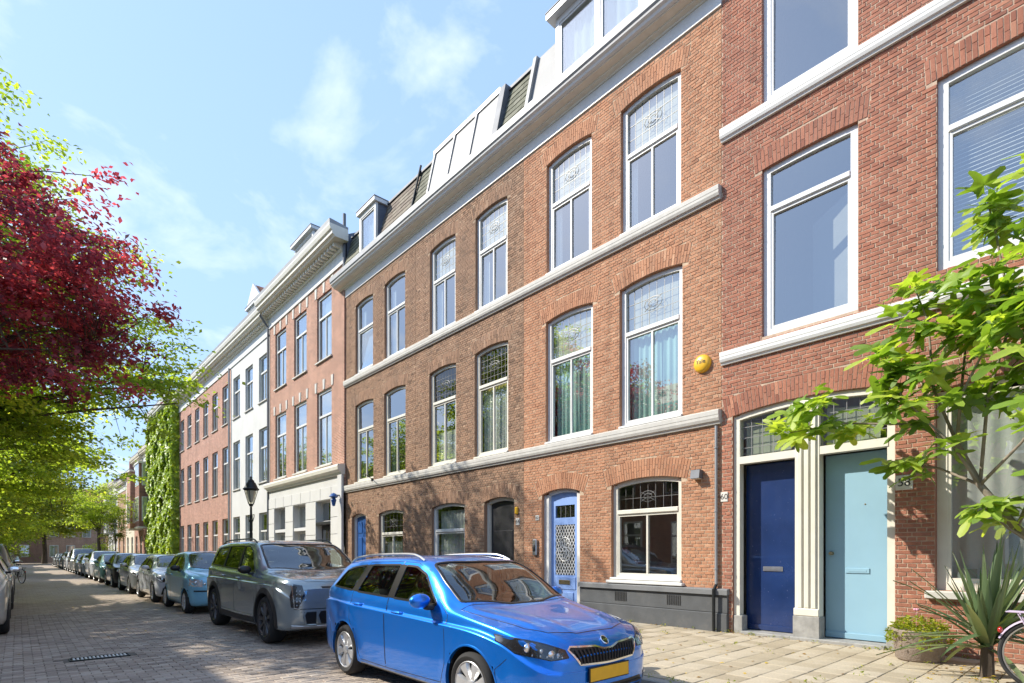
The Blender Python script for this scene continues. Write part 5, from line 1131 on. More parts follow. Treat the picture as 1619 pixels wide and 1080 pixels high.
    # inside: dashboard, seats, steering wheel
    t0 = spec['cabin']; q = MB(); bz = spec['belt_min'] - .06; q.rbox(-t0 - .5, -t0 + .12, -Wm + .14, Wm - .14, bz - .25, bz + .01, .08); q.build('dashboard', 'car_interior', root, smooth=40)
    zr_ = max(v for _, v in spec['curves']['zt'])
    for row in spec.get('seat_rows', (t0 + 1.0, t0 + 1.85)):
        for sy in (-.36, .36):
            q = MB(); q.rbox(-row - .12, -row + .42, sy - .24, sy + .24, .32, .52, .06); q.rbox(-row - .26, -row - .08, sy - .24, sy + .24, .42, zr_ - .42, .07); q.rbox(-row - .25, -row - .12, sy - .12, sy + .12, zr_ - .40, zr_ - .20, .05); q.build('seat', 'car_seat', root, smooth=40)
    q = MB(); q.tube([(-t0 - .60 - .06 * math.sin(a), .36 + .18 * math.cos(a), bz - .02 + .16 * math.sin(a)) for a in np.linspace(0, 2 * math.pi, 21)], .014, 6, False); q.build('steering_wheel', 'car_interior', root, smooth=True)
    # mirrors
    tm, zm = spec['mirror']
    for sg in (1, -1):
        hh, n = c.proj('side', tm, zm - .03, sg); y0 = abs(hh.y) if hh is not None else Wm - .1; q = MB(); q.ball((-tm - .0, sg * (y0 + .14), zm + .015), .1, 10, (.62, 1.12, .72)); mo = q.build('mirror', spec.get('mirror_mat', paint), root, smooth=True)
        q = MB(); q.rbox(-tm - .03, -tm + .05, min(sg * (y0 - .02), sg * (y0 + .09)), max(sg * (y0 - .02), sg * (y0 + .09)), zm - .075, zm - .03, .012); q.build('mirror_arm', 'black_plastic', mo); q = MB(); q.ball((-tm - .055, sg * (y0 + .14), zm + .015), .085, 8, (.12, 1.05, .66)); q.build('mirror_glass', 'chrome', mo, smooth=True)
    # handles
    if hi:
        for (th, zh) in spec['handles']:
            for sg in (1, -1):
                hh, n = c.proj('side', th, zh, sg)
                if hh is None: continue
                y = abs(hh.y); q = MB(); pts = [(-th + .095, sg * (y + .002), zh), (-th + .08, sg * (y + .022), zh + .004), (-th, sg * (y + .030), zh + .006), (-th - .08, sg * (y + .022), zh + .004), (-th - .095, sg * (y + .002), zh)]; q.tube(pts, [.012, .013, .014, .013, .012], 8); q.build('door_handle', paint, root, smooth=True)
        if spec.get('rails'):
            r0, r1, mt = spec['rails']
            for sg in (1, -1):
                P = []; yr = pch(spec['curves']['yr']); 
                for t in np.linspace(r0, r1, 18):
                    yv = float(yr(t)) - .035; hh, n = c.hit((-t, sg * yv, 4), (0, 0, -1)); e = min((t - r0), (r1 - t)); P.append((-t, sg * yv, hh.z + .004 + .042 * min(1, e / .22) ** .6))
                q = MB(); q.tube(P, .014, 8); rl = q.build('roof_rail', mt, root, smooth=True)
        for (p0, p1) in spec.get('wipers', ()):
            P = []
            for k in range(7):
                t = p0[0] + (p1[0] - p0[0]) * k / 6; yv = p0[1] + (p1[1] - p0[1]) * k / 6; hh, n = c.hit((-t, yv, 4), (0, 0, -1)); P.append(hh + n * .018)
            q = MB(); q.tube(P, .008, 6); q.build('wiper', 'black_plastic', root)
    for f in spec.get('features', ()): f(c, root, paint)
    return root
def sym(poly): return poly + [(-y, z) for y, z in reversed(poly)]
def feat(name, poly, mat, off=.004, both=False, depth=.03, cell=.04, view='front'):
    def f(c, root, paint):
        for sg in ((1, -1) if both else (1,)):
            p = [(a * sg, b) for a, b in poly] if view in ('front', 'rear') else poly
            c.patch(p, view, off, sg, cell, depth).build(name, paint if mat == 'paint' else mat, root, smooth=40)
    return f
def outline(name, poly, mat, w=.016, off=.010, view='front', both=False, closed=True):
    def f(c, root, paint):
        for sg in ((1, -1) if both else (1,)):
            q = MB(); c.ribbon(q, [(a * sg, b) for a, b in poly] if view in ('front', 'rear') else poly, view, w, off, sg, closed, .014); q.build(name, paint if mat == 'paint' else mat, root, smooth=50)
    return f
def slats(name, lines, mat, w=.012, off=.012, view='front'):
    def f(c, root, paint):
        for ln in lines: q = MB(); c.ribbon(q, ln, view, w, off, 1, False, .016); q.build(name, paint if mat == 'paint' else mat, root)
    return f
def number_plate(z, w=.52, h=.11, mat='plate_yellow', y=0):
    def f(c, root, paint):
        hh, n = c.proj('front', y, z); x = hh.x + .012; q = MB(); q.rbox(x - .006, x + .006, y - w / 2 - .012, y + w / 2 + .012, z - h / 2 - .01, z + h / 2 + .01, .004); p = q.build('plate_holder', 'black_plastic', root); q = MB(); q.rbox(x + .0062, x + .010, y - w / 2, y + w / 2, z - h / 2, z + h / 2, .002); q.build('number_plate', mat, p)
    return f
def bulbs(pts, r, mat='chrome', both=True, sq=(.5, 1, 1)):
    def f(c, root, paint):
        for sg in ((1, -1) if both else (1,)):
            for (y, z) in pts:
                hh, n = c.proj('front', y * sg, z)
                if hh is not None: q = MB(); q.ball(tuple(hh - n * (r * .15)), r, 8, sq); q.build('lamp_lens', mat, root, smooth=True)
    return f
def badge(z, r, y=0, mats=('chrome', 'badge_dark')):
    def f(c, root, paint):
        hh, n = c.proj('front', y, z); q = MB(); rot = n.to_track_quat('X', 'Z')
        q.lathe([(r, -.004), (r, .006), (r * .86, .010), (r * .8, .006)], 24, 0); b_ = q.build('badge', mats[0], root, smooth=40); b_.location = hh + n * .004; b_.rotation_mode = 'QUATERNION'; b_.rotation_quaternion = rot
        q = MB(); q.lathe([(0, .0075), (r * .82, .0072)], 24, 0); q.build('badge_face', mats[1], b_)
        q = MB(); q.prism([(-.6 * r, -.06 * r), (.3 * r, -.06 * r), (.3 * r, -.24 * r), (.62 * r, 0), (.3 * r, .24 * r), (.3 * r, .06 * r), (-.6 * r, .06 * r)], 0, .0078, .0105); q.build('badge_arrow', mats[0], b_)
    return f
FABIA = dict(L=4.257, du=.03, R=.305, Rarch=.352, axles=(.85, 3.32), tyre_w=.19, spokes=7, wheel='cover', rim_r=.70, belt_min=.93, ws_zmin=.95, zroof_cut=1.41, cabin=1.12, crease=.030, ridges=((.26, .50, .10, 1.02, .013, .045), (.50, .68, .30, 1.10, .010, .03)), front_sag=.13, rear_sag=.12,
    curves=dict(
        w=[(0, .56), (.03, .655), (.08, .725), (.16, .775), (.3, .815), (.55, .846), (.9, .860), (1.5, .864), (2.5, .866), (3.2, .862), (3.7, .845), (4.0, .81), (4.15, .76), (4.22, .70), (4.257, .60)],
        zbot=[(0, .28), (.05, .22), (.15, .185), (.5, .17), (3.6, .17), (4.0, .22), (4.257, .34)],
        zc=[(0, .49), (.15, .58), (.45, .72), (.9, .79), (1.5, .815), (3.0, .86), (3.9, .89), (4.257, .80)],
        zb=[(0, .575), (.04, .64), (.1, .695), (.2, .745), (.45, .81), (.8, .865), (1.15, .91), (1.4, .935), (2.5, .97), (3.4, 1.0), (3.9, 1.03), (4.1, 1.0), (4.2, .94), (4.257, .86)],
        yr=[(0, .34), (.1, .46), (.3, .58), (.8, .67), (1.1, .735), (1.25, .74), (1.5, .705), (1.85, .64), (2.2, .62), (3.2, .61), (3.7, .59), (3.95, .57), (4.1, .58), (4.257, .45)],
        zr=[(0, .605), (.04, .68), (.1, .735), (.2, .785), (.45, .85), (.8, .90), (1.05, .935), (1.2, .965), (1.45, 1.12), (1.75, 1.30), (1.95, 1.365), (2.4, 1.395), (3.0, 1.385), (3.6, 1.34), (3.9, 1.28), (4.05, 1.15), (4.15, 1.06), (4.22, .97), (4.257, .89)],
        zt=[(0, .62), (.04, .70), (.1, .755), (.2, .81), (.45, .88), (.8, .93), (1.0, .965), (1.12, 1.03), (1.4, 1.205), (1.7, 1.365), (1.9, 1.420), (2.3, 1.448), (2.8, 1.446), (3.4, 1.42), (3.85, 1.38), (3.98, 1.33), (4.1, 1.17), (4.18, 1.06), (4.23, .97), (4.257, .90)]),
    flare=((.85, .305, .37, .012), (3.32, .305, .37, .014)),
    side_windows=[[(1.44, .968), (2.27, .988), (2.22, 1.335), (2.0, 1.325), (1.78, 1.25)], [(2.37, .992), (3.12, 1.015), (2.98, 1.33), (2.33, 1.342)], [(3.24, 1.022), (3.80, 1.055), (3.64, 1.255), (3.45, 1.295), (3.10, 1.325)]],
    win_door=[0, 1, 9], pillars=[[(2.275, .985), (2.365, .99), (2.325, 1.345), (2.225, 1.34)], [(3.125, 1.012), (3.235, 1.02), (3.095, 1.328), (2.985, 1.334)]],
    doors=[[(1.30, .26), (2.33, .24), (2.35, .98), (2.275, 1.375), (2.0, 1.365), (1.74, 1.285), (1.38, .985), (1.24, .89), (1.22, .45)], [(2.342, .24), (2.90, .25), (3.00, .45), (3.18, .70), (3.21, 1.0), (3.05, 1.36), (2.288, 1.378), (2.362, .98)]],
    windshield=[(1.035, .2), (1.17, .68), (1.5, .655), (1.80, .585), (1.745, .2)], rear_glass=[(.50, 1.03), (.48, 1.30)], hood=[(.15, .25), (.24, .50), (.40, .62), (.8, .70), (1.12, .745), (1.07, .5), (1.02, .2)],
    mirror=(1.52, .995), handles=[(2.12, .845), (3.02, .875)], rails=(1.95, 3.75, 'brushed_alu'), seams=[[(.50, .24), (.52, .50), (.40, .60)], [(3.72, .30), (3.78, .60), (3.95, .72)]], strips=[([(1.28, .205), (2.0, .20), (2.92, .205)], 'black_plastic', .03)],
    wipers=[((1.10, .45), (1.20, -.12)), ((1.08, -.05), (1.22, -.56))])
gr = [(.05, .650), (.15, .678), (.42, .692), (.45, .670), (.35, .548), (.05, .534)]
hl = [(.465, .615), (.475, .672), (.62, .728), (.80, .782), (.826, .735), (.79, .655), (.62, .605)]
FABIA['features'] = [feat('headlight', hl, 'lamp_dark', .003, True), outline('headlight_trim', hl, 'car_trim', .012, .005, both=True), bulbs([(.735, .70)], .042, 'chrome', True, (.5, 1, 1)), bulbs([(.60, .655)], .034, 'chrome', True, (.5, 1.3, .9)), bulbs([(.52 + .04 * k, .620 + .005 * k) for k in range(6)], .011, 'lamp_clear'), bulbs([(.67, .68), (.55, .64)], .02, 'lamp_clear'),
    feat('headlight_glass', hl, 'lamp_glass', .014, True), feat('grille', sym(gr), 'car_trim', .003), outline('grille_frame', sym(gr), 'chrome', .020, .012), slats('grille_slat', [[(y, .552), (y * 1.12, .664 if abs(y) > .1 else .645)] for y in np.linspace(-.345, .345, 19)], 'black_plastic', .012, .016),
    badge(.712, .045), number_plate(.45), feat('lower_grille', sym([(.05, .345), (.50, .345), (.55, .30), (.50, .245), (.05, .245)]), 'car_trim', .003), slats('intake_bar', [[(-.5, z), (.5, z)] for z in (.275, .31)], 'black_plastic', .01, .012), feat('fog_lamp_bezel', [(.60, .36), (.77, .385), (.76, .315), (.62, .285)], 'car_trim', .004, True), bulbs([(.68, .335)], .032, 'lamp_clear'),
    outline('bumper_crease', [(-.66, .50), (-.40, .485), (.40, .485), (.66, .50)], 'paint', .02, .004, closed=False)]
EV = dict(L=5.0, du=.035, R=.385, Rarch=.44, axles=(.92, 4.0), tyre_w=.26, spokes=9, wheel='dark', rim_r=.72, belt_min=1.09, ws_zmin=1.13, zroof_cut=1.69, cabin=1.22, crease=.02, front_sag=.13, rear_sag=.08, clad=.085, belt_in=.075, ridges=((.50, .62, .12, 1.05, .014, .06),),
    curves=dict(
        w=[(0, .72), (.03, .81), (.1, .885), (.25, .94), (.5, .968), (1., .985), (2, .988), (4, .985), (4.6, .96), (4.9, .90), (5.0, .78)],
        zbot=[(0, .36), (.06, .29), (.2, .25), (.6, .23), (4.4, .23), (4.8, .28), (5.0, .4)], zc=[(0, .74), (.2, .86), (.6, .95), (1.5, .97), (4, .99), (5.0, .95)],
        zb=[(0, .88), (.03, .945), (.08, .995), (.2, 1.035), (.6, 1.07), (1.2, 1.10), (2, 1.13), (3.5, 1.165), (4.6, 1.20), (4.9, 1.15), (5.0, 1.05)],
        yr=[(0, .66), (.2, .80), (.6, .84), (1.2, .86), (1.4, .85), (1.8, .79), (2.2, .735), (3.5, .72), (4.5, .70), (4.9, .70), (5.0, .6)],
        zr=[(0, .90), (.03, .972), (.08, 1.025), (.2, 1.06), (.6, 1.10), (1.1, 1.14), (1.3, 1.18), (1.6, 1.38), (1.95, 1.58), (2.2, 1.655), (2.6, 1.685), (3.6, 1.68), (4.5, 1.64), (4.75, 1.58), (4.9, 1.30), (5.0, 1.08)],
        zt=[(0, .905), (.03, .98), (.08, 1.035), (.2, 1.075), (.6, 1.12), (1.05, 1.165), (1.2, 1.24), (1.6, 1.47), (1.9, 1.63), (2.1, 1.69), (2.5, 1.72), (3.5, 1.72), (4.5, 1.69), (4.75, 1.64), (4.9, 1.32), (5.0, 1.09)]),
    side_windows=[[(1.62, 1.15), (2.55, 1.17), (2.55, 1.60), (2.3, 1.595), (2.0, 1.50)], [(2.63, 1.175), (3.55, 1.20), (3.55, 1.61), (2.63, 1.61)], [(3.63, 1.205), (4.56, 1.24), (4.45, 1.54), (4.3, 1.58), (3.63, 1.605)]],
    glass=['car_glass', 'car_glass_dark', 'car_glass_dark'], win_door=[0, 1, 9], pillars=[[(2.555, 1.17), (2.625, 1.175), (2.625, 1.61), (2.555, 1.605)], [(3.555, 1.2), (3.625, 1.205), (3.625, 1.605), (3.555, 1.61)]],
    doors=[[(1.47, .42), (2.57, .42), (2.59, 1.15), (2.59, 1.65), (2.3, 1.635), (1.96, 1.54), (1.56, 1.15), (1.45, 1.0), (1.42, .6)], [(2.582, .42), (3.40, .42), (3.50, .70), (3.60, .95), (3.60, 1.64), (2.602, 1.655), (2.602, 1.15)]],
    windshield=[(1.09, .25), (1.24, .78), (1.6, .75), (1.98, .70), (1.93, .25)], rear_glass=[(.60, 1.25), (.58, 1.56)], hood=[(.06, .3), (.10, .60), (.3, .76), (.8, .83), (1.18, .86), (1.10, .6), (1.05, .25)],
    mirror=(1.70, 1.17), mirror_mat='car_trim', handles=[(2.38, 1.02), (3.38, 1.04)], rails=(2.15, 4.45, 'car_trim'), seams=[[(.50, .35), (.55, .62)]], strips=[([(1.46, .33), (2.4, .32), (3.44, .33)], 'black_plastic', .11), ([(1.5, .40), (2.4, .385), (3.40, .40)], 'brushed_alu', .025)], wipers=[((1.15, .6), (1.26, -.1)), ((1.13, .0), (1.27, -.66))])
eh = [(.645, .80), (.68, .965), (.79, .985), (.845, .80), (.83, .63), (.74, .615), (.70, .70)]
EV['features'] = [feat('headlight', eh, 'lamp_dark', .003, True), outline('headlight_trim', [(.885, 1.0), (.81, .95), (.80, .78), (.79, .62), (.72, .60)], 'chrome', .018, .010, both=True, closed=False), bulbs([(.71 + .045 * (k % 2), .66 + .055 * (k // 2)) for k in range(10)], .014, 'lamp_clear'),
    feat('headlight_glass', eh, 'lamp_glass', .014, True), feat('hood_slot', sym([(.05, .945), (.40, .945), (.38, .915), (.05, .915)]), 'car_trim', .003), feat('closed_grille', sym([(.05, .87), (.61, .90), (.63, .70), (.05, .69)]), 'paint', .004), outline('bumper_crease', [(-.80, .60), (.80, .60)], 'car_trim', .012, .004, closed=False),
    feat('lower_grille', sym([(.05, .56), (.40, .56), (.44, .50), (.40, .36), (.05, .36)]), 'car_trim', .004), feat('air_curtain', [(.47, .55), (.62, .55), (.64, .50), (.62, .37), (.48, .37)], 'car_trim', .004, True), outline('intake_frame', [(.46, .565), (.63, .565), (.66, .50), (.635, .355), (.47, .355)], 'paint', .03, .022, both=True), outline('skid_plate', [(-.82, .33), (-.6, .315), (.6, .315), (.82, .33)], 'brushed_alu', .05, .012, closed=False), number_plate(.47)]
def gen(L, W, H, wb, fo, R_, zn, zh, th, tr, rs=.35, boxy=0., spokes=7, du=.05, belt=None, mir=None, detail=True, wheel_='alloy', feats=(), yr_top=None, two=False, tail=.9):
    """compact car from a few measures: zn nose height, zh cowl height, th cowl, tr roof start"""
    zb0 = belt or zh - .02; yt = yr_top or W - .26; zb1 = zb0 + .07
    cv = dict(w=[(0, W - .36), (.03, W - .25), (.08, W - .17), (.18, W - .09), (.4, W - .03), (.8, W - .005), (L * .5, W), (L - .8, W - .01), (L - .3, W - .05), (L - .1, W - .11), (L - .03, W - .17), (L, W - .25)],
        zbot=[(0, .29), (.06, .23), (.2, .19), (.6, .18), (L - .6, .18), (L - .2, .24), (L, .36)], zc=[(0, zn - .13), (.2, zn - .03), (.6, zb0 - .13), (L * .5, zb0 - .11), (L - .5, zb1 - .13), (L, .78)],
        zb=[(0, zn - .05), (.04, zn + .01), (.1, zn + .05), (.3, zn + .10), (th * .7, (zn + zh) / 2 + .04), (th + .1, zb0 - .01), (L * .5, zb0 + .02), (L - .5, zb1), (L - .2, zb1 - .03), (L - .05, zb1 - .1), (L, .86)],
        yr=[(0, W - .48), (.15, W - .32), (.5, W - .22), (th, W - .16), (th + .2, W - .16), ((th + tr) / 2 + .1, W - .20), (tr + .15, yt), (L * .6, yt - .01), (L - rs, yt - .03), (L - .12, yt), (L, W - .4)],
        zr=[(0, zn - .02), (.04, zn + .04), (.1, zn + .085), (.3, zn + .135), (th * .7, (zn + zh) / 2 + .07), (th, zh - .01), (th + .18, zh + .03), ((th + tr) / 2 + .12, (zh + H) / 2 - .07), (tr + .12, H - .115), (tr + .5, H - .06), (L * .62, H - .065), (L - rs - .2, H - .10), (L - rs, H - .16), (L - .13, zb1 + .08), (L - .04, zb1 - .03), (L, .885)],
        zt=[(0, zn - .005), (.04, zn + .06), (.1, zn + .11), (.3, zn + .165), (th * .7, (zn + zh) / 2 + .10), (th, zh + .02), (th + .1, zh + .08), ((th + tr) / 2, (zh + H) / 2 + .02), (tr, H - .05), (tr + .4, H - .006), (L * .62, H), (L - rs - .25, H - .04), (L - rs + .02, H - .10), (L - .12, zb1 + .10), (L - .03, zb1 - .01), (L, .895)])
    zt_ = H - .125; m = th + .40; e = L - rs
    sw = [[(m, zb0 + .055), ((m + e) / 2, zb0 + .07), ((m + e) / 2 - .03, zt_), (tr + .28, zt_ - .005), (tr + .02, zt_ - .09)], [((m + e) / 2 + .08, zb0 + .075), (e - .18, zb0 + .10), (e - .34, zt_ - .03), ((m + e) / 2 + .06, zt_)]]
    mid = (m + e) / 2 + .03
    dr = [[(th + .26, .30), (mid, .28), (mid, zb0 + .05), (mid - .02, H - .085), (tr + .15, H - .10), (tr - .10, H - .18), (th + .30, zb0 + .05), (th + .20, .7)], [(mid + .01, .28), (e - .75, .30), (e - .55, .65), (e - .3, zb0 + .0), (e - .32, H - .13), (mid - .008, H - .085), (mid + .012, zb0 + .05)]]
    hl = [(W - .42, zn - .13), (W - .42, zn - .075), (W - .28, zn - .02), (W - .05, zn + .04), (W - .045, zn - .02), (W - .12, zn - .12)]
    s = dict(L=L, du=du, sub=[2, 1, 1, 2, 3, 2, 1, 2, 2, 4, 4, 3, 4, 4], R=R_, Rarch=R_ + .045, axles=(fo, fo + wb), tyre_w=.19, spokes=spokes, wheel=wheel_, rim_r=.68, belt_min=zb0 + .0, ws_zmin=zh + .0, zroof_cut=H - .04, cabin=th + .05, curves=cv, side_windows=sw, win_door=[0, 1], pillars=[[(mid - .02, zb0 + .072), (mid + .045, zb0 + .075), (mid + .025, zt_), (mid - .055, zt_)]], doors=dr,
        windshield=[(th + .03, .2), (th + .17, W - .235), (tr - .25, W - .26), (tr + .04, yt - .055), (tr + .0, .2)], rear_glass=[(yt - .1, zb1 + .08), (yt - .12, H - .2)], hood=[(.15, .25), (.26, W - .36), (.45, W - .25), (th, W - .12), (th - .02, .2)],
        mirror=(m + .08, zb0 + .07), handles=[(mid - .15, zb0 - .09), (e - .45, zb0 - .07)], detail=detail)
    if mir: s['mirror_mat'] = mir
    s['features'] = [feat('headlight', hl, 'lamp_dark', .004, True, cell=.06), bulbs([(W - .17, zn - .04)], .05, 'lamp_clear'), bulbs([(W - .33, zn - .07)], .035, 'chrome'), number_plate(.40)] + list(feats)
    return s
def intake(z0, z1, y, mat='car_trim', nm='lower_grille'): return feat(nm, sym([(.04, z1), (y, z1), (y - .05, z0), (.04, z0)]), mat, .004, cell=.07)
PANDA = gen(3.54, .79, 1.54, 2.30, .68, .29, .80, 1.03, .80, 1.52, .28, spokes=8, du=.045, mir='car_trim', wheel_='cover', feats=[intake(.32, .42, .42), outline('bumper_strip', [(-.66, .56), (.66, .56)], 'car_trim', .04, .008, closed=False)])
PANDA['features'][0] = feat('headlight', [(.50, .66), (.50, .82), (.72, .86), (.74, .68)], 'lamp_clear', .004, True, cell=.06)
I20 = gen(4.04, .885, 1.45, 2.58, .83, .31, .74, .97, 1.05, 1.80, .40, spokes=10, du=.045, feats=[intake(.26, .44, .50), feat('air_curtain', [(.58, .26), (.74, .26), (.70, .46)], 'car_trim', .005, True, cell=.06), feat('grille', sym([(.04, .60), (.40, .62), (.36, .50), (.04, .49)]), 'grey_plastic', .003)])
FIVE = gen(3.55, .81, 1.49, 2.30, .72, .29, .76, .98, .85, 1.52, .42, spokes=8, feats=[intake(.30, .38, .40)])
FIVE['features'][0] = bulbs([(.55, .72)], .105, 'lamp_clear', True, (.45, 1, 1)); FIVE['features'].append(bulbs([(.50, .47)], .045, 'lamp_clear'))
HATCH = gen(4.0, .87, 1.46, 2.52, .84, .31, .74, .98, 1.02, 1.75, .40, spokes=9, feats=[intake(.28, .42, .5), feat('grille', sym([(.04, .66), (.36, .67), (.32, .56), (.04, .55)]), 'car_trim', .004, cell=.07)])
MPV = gen(4.6, .92, 1.86, 2.9, .88, .33, .86, 1.12, .85, 1.75, .18, spokes=9, feats=[intake(.30, .46, .5), feat('grille', sym([(.04, .76), (.40, .77), (.36, .62), (.04, .61)]), 'car_trim', .004, cell=.07)])
SUVC = gen(4.4, .91, 1.62, 2.65, .88, .34, .84, 1.07, 1.08, 1.82, .35, spokes=9, feats=[intake(.30, .46, .5), feat('grille', sym([(.04, .76), (.44, .77), (.38, .62), (.04, .61)]), 'car_trim', .004, cell=.07)])
def place(o, lat_near, y_front, facing=-1, yaw=0):
    """park: near flank at lat_near, front bumper at y_front, nose towards -Y (facing -1) or +Y"""
    o.rotation_euler = (0, 0, R(-90 + yaw) if facing < 0 else R(90 + yaw)); o.location = (lat_near, y_front, .004)
fab = build_car('estate_car', 'bright blue estate car with silver roof rails and yellow plate', FABIA, 'paint_blue'); place(fab, 2.93 + .866, 2.98)
ev = build_car('electric_suv', 'large grey green boxy SUV parked behind the blue estate', EV, 'paint_sage'); place(ev, 2.97 + .99, 8.45)
pan = build_car('small_car', 'light blue tall small car behind the grey green SUV', PANDA, 'paint_lightblue'); place(pan, 3.0 + .79, 14.65)
i20 = build_car('hatchback', 'white hatchback with triangular bumper vents behind the light blue car', I20, 'paint_white'); place(i20, 2.98 + .885, 18.65)
fiv = build_car('city_car', 'black rounded city car with round headlights', FIVE, 'paint_black'); place(fiv, 3.0 + .81, 28.5)
def recolour(o, paint):
    for ch in o.children:
        for x in (ch, *ch.children):
            if x.type == 'MESH' and x.data.materials and x.data.materials[0].name.startswith('paint_'):
                k = (x.data.name, paint)
                if k not in RC: me = x.data.copy(); me.materials[0] = M[paint]; RC[k] = me
                x.data = RC[k]
RC = {}
GRP = 'cars parked in the far part of the row'
protos = {}
def add_car(kind, spec, paint, label, lat, y, facing=-1, name='parked_car', half=.87, group=None):
    if kind not in protos: o = build_car(name, label, spec, paint, group); protos[kind] = o
    else: o = copy_tree(protos[kind]); recolour(o, paint); tag(o, label, 'car'); o.name = name
    if group: o['group'] = group
    place(o, lat, y, facing); return o
add_car('hatch', HATCH, 'paint_silver', 'silver hatchback between the white hatchback and the black city car', 3.85, 23.3, name='hatchback')
add_car('hatch', HATCH, 'paint_teal', 'dark teal hatchback behind the black city car', 3.86, 33.2, name='hatchback')
add_car('suvc', SUVC, 'paint_white', 'white crossover behind the dark teal hatchback', 3.9, 38.2, name='crossover')
add_car('hatch', HATCH, 'paint_silver', 'silver hatchback between the two white crossovers', 3.86, 43.6, name='hatchback', group=GRP)
add_car('hatch', HATCH, 'paint_cream', 'cream hatchback in front of the tall blue grey people carrier', 3.86, 48.4, name='hatchback', group=GRP)
add_car('mpv', MPV, 'paint_silver', 'tall silver people carrier far along the row', 3.9, 53.2, name='people_carrier', group=GRP)
add_car('suvc', SUVC, 'paint_white', 'white crossover behind the tall people carrier', 3.9, 58.8, name='crossover', group=GRP)
add_car('suvc', SUVC, 'paint_grey', 'dark grey crossover far along the row', 3.9, 64.2, name='crossover', group=GRP)
add_car('hatch', HATCH, 'paint_white', 'white hatchback behind the dark grey crossover', 3.86, 69.6, name='hatchback', group=GRP)
add_car('hatch', HATCH, 'paint_grey', 'dark hatchback at the far end of the row', 3.86, 74.6, name='hatchback', group=GRP)
add_car('hatch', HATCH, 'paint_silver', 'silver hatchback at the far end of the row', 3.86, 79.6, name='hatchback', group=GRP)
# across the street
add_car('suvc', SUVC, 'paint_cream', 'cream car parked across the street nearest the purple tree', -1.02, 17.2, 1, name='crossover')
add_car('hatch', HATCH, 'paint_silver', 'pale silver hatchback across the street behind the cream car', -.95, 22.6, 1, name='hatchback')
add_car('mpv', MPV, 'paint_grey', 'grey people carrier across the street by the bicycle', -1.0, 29.2, 1, name='people_carrier')
for i, (y, p) in enumerate(((47, 'paint_teal'), (52.5, 'paint_white'), (58, 'paint_grey'), (63.5, 'paint_silver'), (75, 'paint_teal'), (81, 'paint_white'))):
    add_car('hatch', HATCH, p, f"{p[6:]} hatchback in the far row across the street, {('beside a tree', 'beyond the tree')[i > 3]}", -.95, y, 1, name='hatchback')
# ================================================================ vegetation
leaf_mat('leaf_purple', (.11, .034, .05), (.28, .06, .08), (.55, .14, .14), .6, .5)
leaf_mat('leaf_green', (.125, .19, .034), (.25, .335, .052), (.44, .49, .085), .4, .63)
leaf_mat('leaf_yellowgreen', (.11, .16, .02), (.22, .28, .03), (.38, .38, .05), .35, .45)
leaf_mat('leaf_ivy', (.16, .25, .025), (.26, .37, .035), (.40, .48, .055), .4, .3)
leaf_mat('leaf_fig', (.11, .20, .03), (.21, .33, .05), (.38, .48, .08), .55, .45)
leaf_mat('leaf_yucca', (.06, .105, .045), (.11, .17, .075), (.24, .27, .13), .5, .15)
leaf_mat('leaf_dry', (.20, .10, .03), (.36, .22, .06), (.62, .46, .06), .2, .2)
pm('bark', (.105, .082, .062), .95, var=.35, scale=7, bump=.9, bscale=25, stretch=(1, 1, .25)); pm('bark_pale', (.25, .21, .165), .9, var=.25, scale=8, bump=.6, bscale=30)
def leaves_mesh(name, mat, P, Nrm, size, tone, rr, asp=.55):
    """one pointed leaf (two triangles, folded) per point"""
    n = len(P); a = rr.normal(size=(n, 3)); a -= (a * Nrm).sum(1)[:, None] * Nrm; a /= np.linalg.norm(a, axis=1)[:, None]; b = np.cross(Nrm, a); s = size[:, None]
    V = np.empty((n, 4, 3)); V[:, 0] = P - a * s * .5; V[:, 1] = P + b * s * asp * .5 + Nrm * s * .08; V[:, 2] = P + a * s * .5 - Nrm * s * .06; V[:, 3] = P - b * s * asp * .5 + Nrm * s * .08
    me = bpy.data.meshes.new(name); me.vertices.add(n * 4); me.vertices.foreach_set('co', V.ravel()); me.loops.add(n * 4); me.loops.foreach_set('vertex_index', np.arange(n * 4)); me.polygons.add(n); me.polygons.foreach_set('loop_start', np.arange(n) * 4); me.polygons.foreach_set('loop_total', np.full(n, 4)); me.update()
    at = me.attributes.new('tone', 'FLOAT', 'FACE'); at.data.foreach_set('value', np.clip(tone, 0, 1)); me.materials.append(M[mat]); return me
